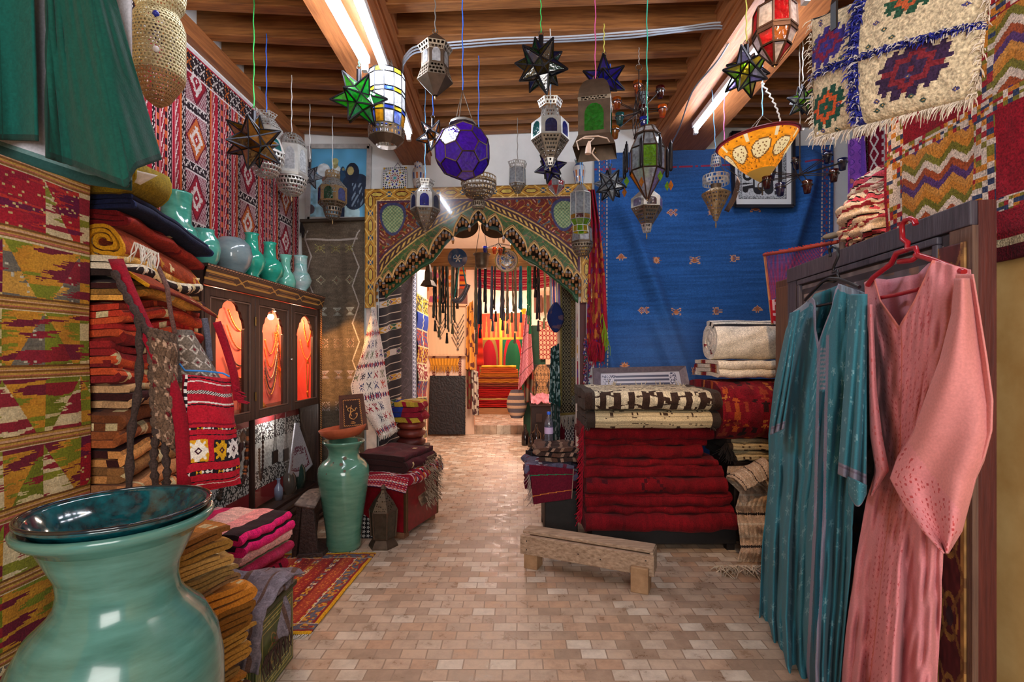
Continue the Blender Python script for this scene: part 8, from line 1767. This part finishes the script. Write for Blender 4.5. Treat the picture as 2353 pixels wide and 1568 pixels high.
hang('orange_scarf','orange and brown scarf hanging at the corner of the passage end','scarf',[P(1074,705,9.15),P(1086,690,9.15),P(1092,850,9.1),P(1070,850,9.1)],lambda U,V:np.where((vno(U*5,V*14,3)>.6)[:,None],(110,60,50),(226,150,60))*1.0,30,90,fold=lambda U,V:.05*np.sin(U*9),thick=.01)
hang('flower_scarf','white flowered scarf hanging low under the orange scarf','scarf',[P(1084,850,9.12),P(1098,855,9.12),P(1100,955,9.1),P(1086,955,9.1)],lambda U,V:np.where((vno(U*4,V*16,3)>.6)[:,None],(90,60,60),(206,190,170))*1.0,20,60,fold=lambda U,V:.04*np.sin(U*9),thick=.01)
hang('brown_cloth','dark red and brown cloth ends hanging beside the black carved panel','textile',[P(1072,850,9.14),P(1086,850,9.14),P(1082,940,9.12),P(1074,940,9.12)],lambda U,V:np.where((vno(U*4,V*10,3)>.5)[:,None],(120,30,30),(110,80,50))*1.0,20,50,fold=lambda U,V:.04*np.sin(U*9),thick=.01)
hang('striped_runner','short orange and brown striped weaving under the blue plate, on the end wall','rug',[P(1056,618,YE),P(1070,618,YE),P(1070,664,YE),P(1056,664,YE)],lambda U,V:stripes(V*2,[(1,(150,40,40)),(1,(206,120,40)),(.6,(60,40,60)),(1,(190,70,40))]),12,60,thick=.01)
mb=MB();mb.box(P(1064,684,YE),(.16,.03,.32));tag(mb.build('small_board',wood((96,50,40),(120,66,50),axis=2),bevel=.01),'brown wooden board on the end wall behind the horn','board')
YB=12.55
def pat_tent(U,V):
 C=base(U,(150,20,28));k=np.floor(U*2);x=(U*2)%1-.5;C[k>0]=(30,84,50);top=V<.28;C[top]=(190,60,36);z=top&(np.abs(x*2%.4-.2)<.12*(V/.28));C[z]=(170,110,50)
 y=(V-.55)/.32;r=np.hypot(x/.36,np.minimum(y,0)/.55+np.maximum(y,0)*.0);arch=(np.abs(np.hypot(x,np.minimum(V-.58,0)*1.1)-.36)<.045)&(V<.66)&~top
 C[arch&(k==0)]=(130,96,44);C[arch&(k>0)]=(170,30,34);C[np.abs(U-.5)<.03]=(226,150,40);C[np.abs(V-.28)<.012]=(226,140,40);C[(V>.88)]=(150,24,30);C[np.abs(V-.88)<.012]=(226,140,40);return C*(1+.15*(vno(U*12,V*4,3)-.5))[:,None]
hang('tent_hanging','red and green tent hanging with horseshoe arches at the back room wall','hanging',[P(1096,722,YB),P(1206,720,YB),P(1206,925,YB),P(1096,925,YB)],pat_tent,160,160,fold=lambda U,V:.04*np.sin(U*20)*V,thick=.01)
def pat_head(U,V):C=base(U,(134,20,38));k=(V*9)%1;C[np.abs(k-.5)<.07]=(190,120,110);z=(np.abs(k-.2-.06*np.sign(np.sin(U*160)))<.05)&(np.floor(V*9)%3==1);C[z]=(190,150,120);return C
hang('striped_banner','dark red striped kilim stretched across above the back room opening','rug',[P(1092,612,9.18),P(1290,612,9.18),P(1290,652,9.18),P(1092,660,9.18)],pat_head,160,70,thick=.01,edge=lambda U,V:np.stack([0*U,0*U,-.10*V*np.sin(PI*U)],1))
rr=random.Random(8);z=.30
mb=MB();bx(-.98,.16,11.0,11.7,.157,.29,mb);tag(mb.build('low_bench',wood((150,100,60),(180,126,80))),'low wooden bench under the red and yellow carpet stack in the back room','bench')
for k in range(22):
 h=.042;red=k<11;c=rr.choice([(150,20,24),(170,24,26),(130,20,26),(190,40,30)])if red else rr.choice([(190,110,40),(150,90,40),(206,130,50),(130,60,40),(196,90,40)]);w=1.0-(0 if red else(k-10)*.022)
 if k==4:c=(206,150,90)
 if k==21:c=(226,160,40)
 folded('carpet',('red carpet folded in the lower half of the back room stack' if red else 'ochre and brown carpet folded in the upper half of the back room stack')if k not in(4,21)else('pale folded carpet within the red half of the back room stack' if k==4 else 'bright yellow carpet on top of the back room stack'),'rug',(-.42+rr.uniform(-.02,.02),11.6,z),(0,-1,0),(1,0,0),.56,w,2,h*.42,col=c,seed=300+k,nl=10,pitch=h/2,wobble=.012,group='carpets stacked in the back room');z+=h
hang('red_runner','narrow red and orange runner hanging beside the back room tent hanging','rug',[P(1094,730,11.9),P(1106,730,11.9),P(1112,842,11.9),P(1096,842,11.9)],lambda U,V:base(U,(190,50,30))*(1+.2*np.sin(V*30))[:,None],12,40,thick=.01)
hang('brown_runner','brown cloth hanging at the doorway of the back room','textile',[P(1086,750,9.6),P(1098,745,9.6),P(1098,815,9.6),P(1086,815,9.6)],lambda U,V:base(U,(96,60,50)),8,20,thick=.01)
hang('pink_scarf','large pink patterned scarf hanging to a point in the passage','scarf',[P(1209,715,8.8),P(1216,705,8.8),P(1226,850,8.75),P(1191,868,8.75)],lambda U,V:np.where((np.sin(U*60)*np.sin(V*120)>.3)[:,None],(176,84,96),(206,130,136))*np.where((np.abs((V*4)%1-.5)<.04)[:,None],.7,1.0),50,120,fold=lambda U,V:.06*np.sin(U*8),thick=.01,edge=lambda U,V:np.stack([0*U,0*U,-.22*V**5*(1-U)],1))
mb=MB();bx(.10,.50,9.0,9.08,.157-.157,2.0,mb);tag(mb.build('green_cupboard_side',mat((30,66,44),.6)),'dark green wooden partition behind the lattice patterned cloth','partition')
hang('lattice_cloth','cream cloth with red octagon lattice hanging on the green partition','textile',[P(1237,738,8.95),P(1280,740,8.95),P(1280,826,8.95),P(1240,826,8.95)],lambda U,V:np.where(((np.abs(np.hypot((U*5)%1-.5,(V*8)%1-.5)-.45)<.06)|(np.abs(np.abs((U*5)%1-.5)-.5)<.05))[:,None],(150,30,44),(226,176,140))*1.0,90,120,thick=.01)
t=thing('carved_door_panel','small carved wooden panel with pierced round ornament beneath the lattice cloth','panel',P(1247,912,8.9))
def pat_carv(U,V):
 C=base(U,(36,26,22));n=np.sin(U*60+3*np.sin(V*40))*np.sin(V*70+3*np.sin(U*30));r=np.hypot(U-.5,(V-.38)*1.1);m=(r<.36)|(np.hypot(U-.5,(V-.88)*1.1)<.34);C[m&(n>-.2)]=(190,140,90);a=(np.abs(np.hypot(U-.5,np.minimum(V-.4,0)*1.2)-.45)<.06);C[a&(n>-.3)]=(180,130,84);return C
mb=MB();sheet(mb,[P(1226,838,8.9),P(1266,838,8.9),P(1266,912,8.9),P(1226,912,8.9)],pat_carv,70,110);mb.build('board',mat_attr(.6),t,solid=.04)
mb=MB();bx(.22,.60,8.3,8.75,0,.62,mb);t=thing('dark_cabinet','small dark cabinet with bottles in front of it at the end of the passage','cabinet',(.4,8.5,0));mb.build('body',mat((34,22,22),.4),t,bevel=.01);mb=MB();bx(.30,.40,8.28,8.3,.36,.5,mb);mb.build('drawer',mat((50,34,30),.4),t);mb=MB();bx(.2,.62,8.28,8.77,.62,.65,mb);mb.build('top',mat((44,28,26),.4),t)
hang('pink_cloth','crumpled pink cloth lying on the small dark cabinet','textile',[(.22,8.72,.78),(.6,8.72,.80),(.6,8.30,.67),(.22,8.30,.67)],lambda U,V:base(U,(206,130,140))*(1+.4*(vno(U*8,V*6,3)-.5))[:,None],30,30,fold=lambda U,V:.05*wob(U*2,V*2,3),thick=.01)
for k,(x,y,r,h,l)in enumerate(((.12,8.15,.06,.34,'dark glass bottle, first one beside the passage step'),(.21,8.0,.05,.24,'short dark glass bottle between two taller ones'),(.30,8.05,.075,.36,'wide dark glass bottle, third from the step'),(.44,7.95,.06,.30,'dark glass bottle nearest to the green scarf'))):
 mb=MB();mb.lathe([(.001,0),(r,0),(r*1.05,.02),(r,h*.6),(r*.4,h*.75),(r*.3,h*.97),(r*.4,h),(.001,h)],20,(x,y,0));tag(mb.build('dark_bottle',mat((20,12,14),.1,coat=.6)),l,'bottle','dark bottles at the passage end')
mb=MB();k=np.linspace(0,1,10);mb.grid(lambda U,V:np.stack([-.02+(.10+.08*np.sin(V*PI))*np.cos(U*2*PI),8.9+.1*np.sin(U*2*PI),.85-V*.5],1),30,20,lambda U,V:np.where((np.floor(V*9)%2==0)[:,None],(90,80,84),(190,150,120))*1.0);tag(mb.build('striped_bag',mat_cloth(1.0)),'grey and tan striped bag hanging beside the back room step','bag')
hang('red_tassel_cloth','rust red and brown cloths hanging below the pink scarf','textile',[P(1203,850,8.85),P(1226,850,8.85),P(1224,925,8.8),P(1206,925,8.8)],lambda U,V:np.where((vno(U*5,V*8,3)>.5)[:,None],(130,50,40),(110,90,70))*1.0,30,40,fold=lambda U,V:.05*np.sin(U*12),thick=.01)
for k,(u0,u1)in enumerate(((1227,1246),(1250,1266))):mb=MB();mb.box(P((u0+u1)/2,699,YB),((u1-u0)/FX*YB,.05,40/FX*YB));o=mb.build('wall_shutter',wood((84,46,34),(110,64,46),axis=2),bevel=.01);tag(o,['brown wooden shutter on the back room wall, the wider one','brown wooden shutter on the back room wall, the narrower one'][k],'shutter')
t=thing('wall_lamp','bare warm bulb glowing before the tent hanging in the back room','lamp',P(1161,713,11.8));mb=MB();mb.ball(P(1161,713,11.8),.045,14,10);mb.build('bulb',mat_emit((255,200,120),60),t);mb=MB();mb.tube([P(1161,709,11.8),P(1161,690,11.8),P(1161,500,11.8)],.008,6);mb.build('cord',LEAD,t)
mb=MB();mb.lathe([(.001,0),(.05,0),(.07,.12),(.06,.13)],6,P(1203,722,12.0),smooth=False);tag(mb.build('small_lantern',mat_glass((226,190,40),.2)),'tiny yellow glass lantern on the bright back room wall','lantern')
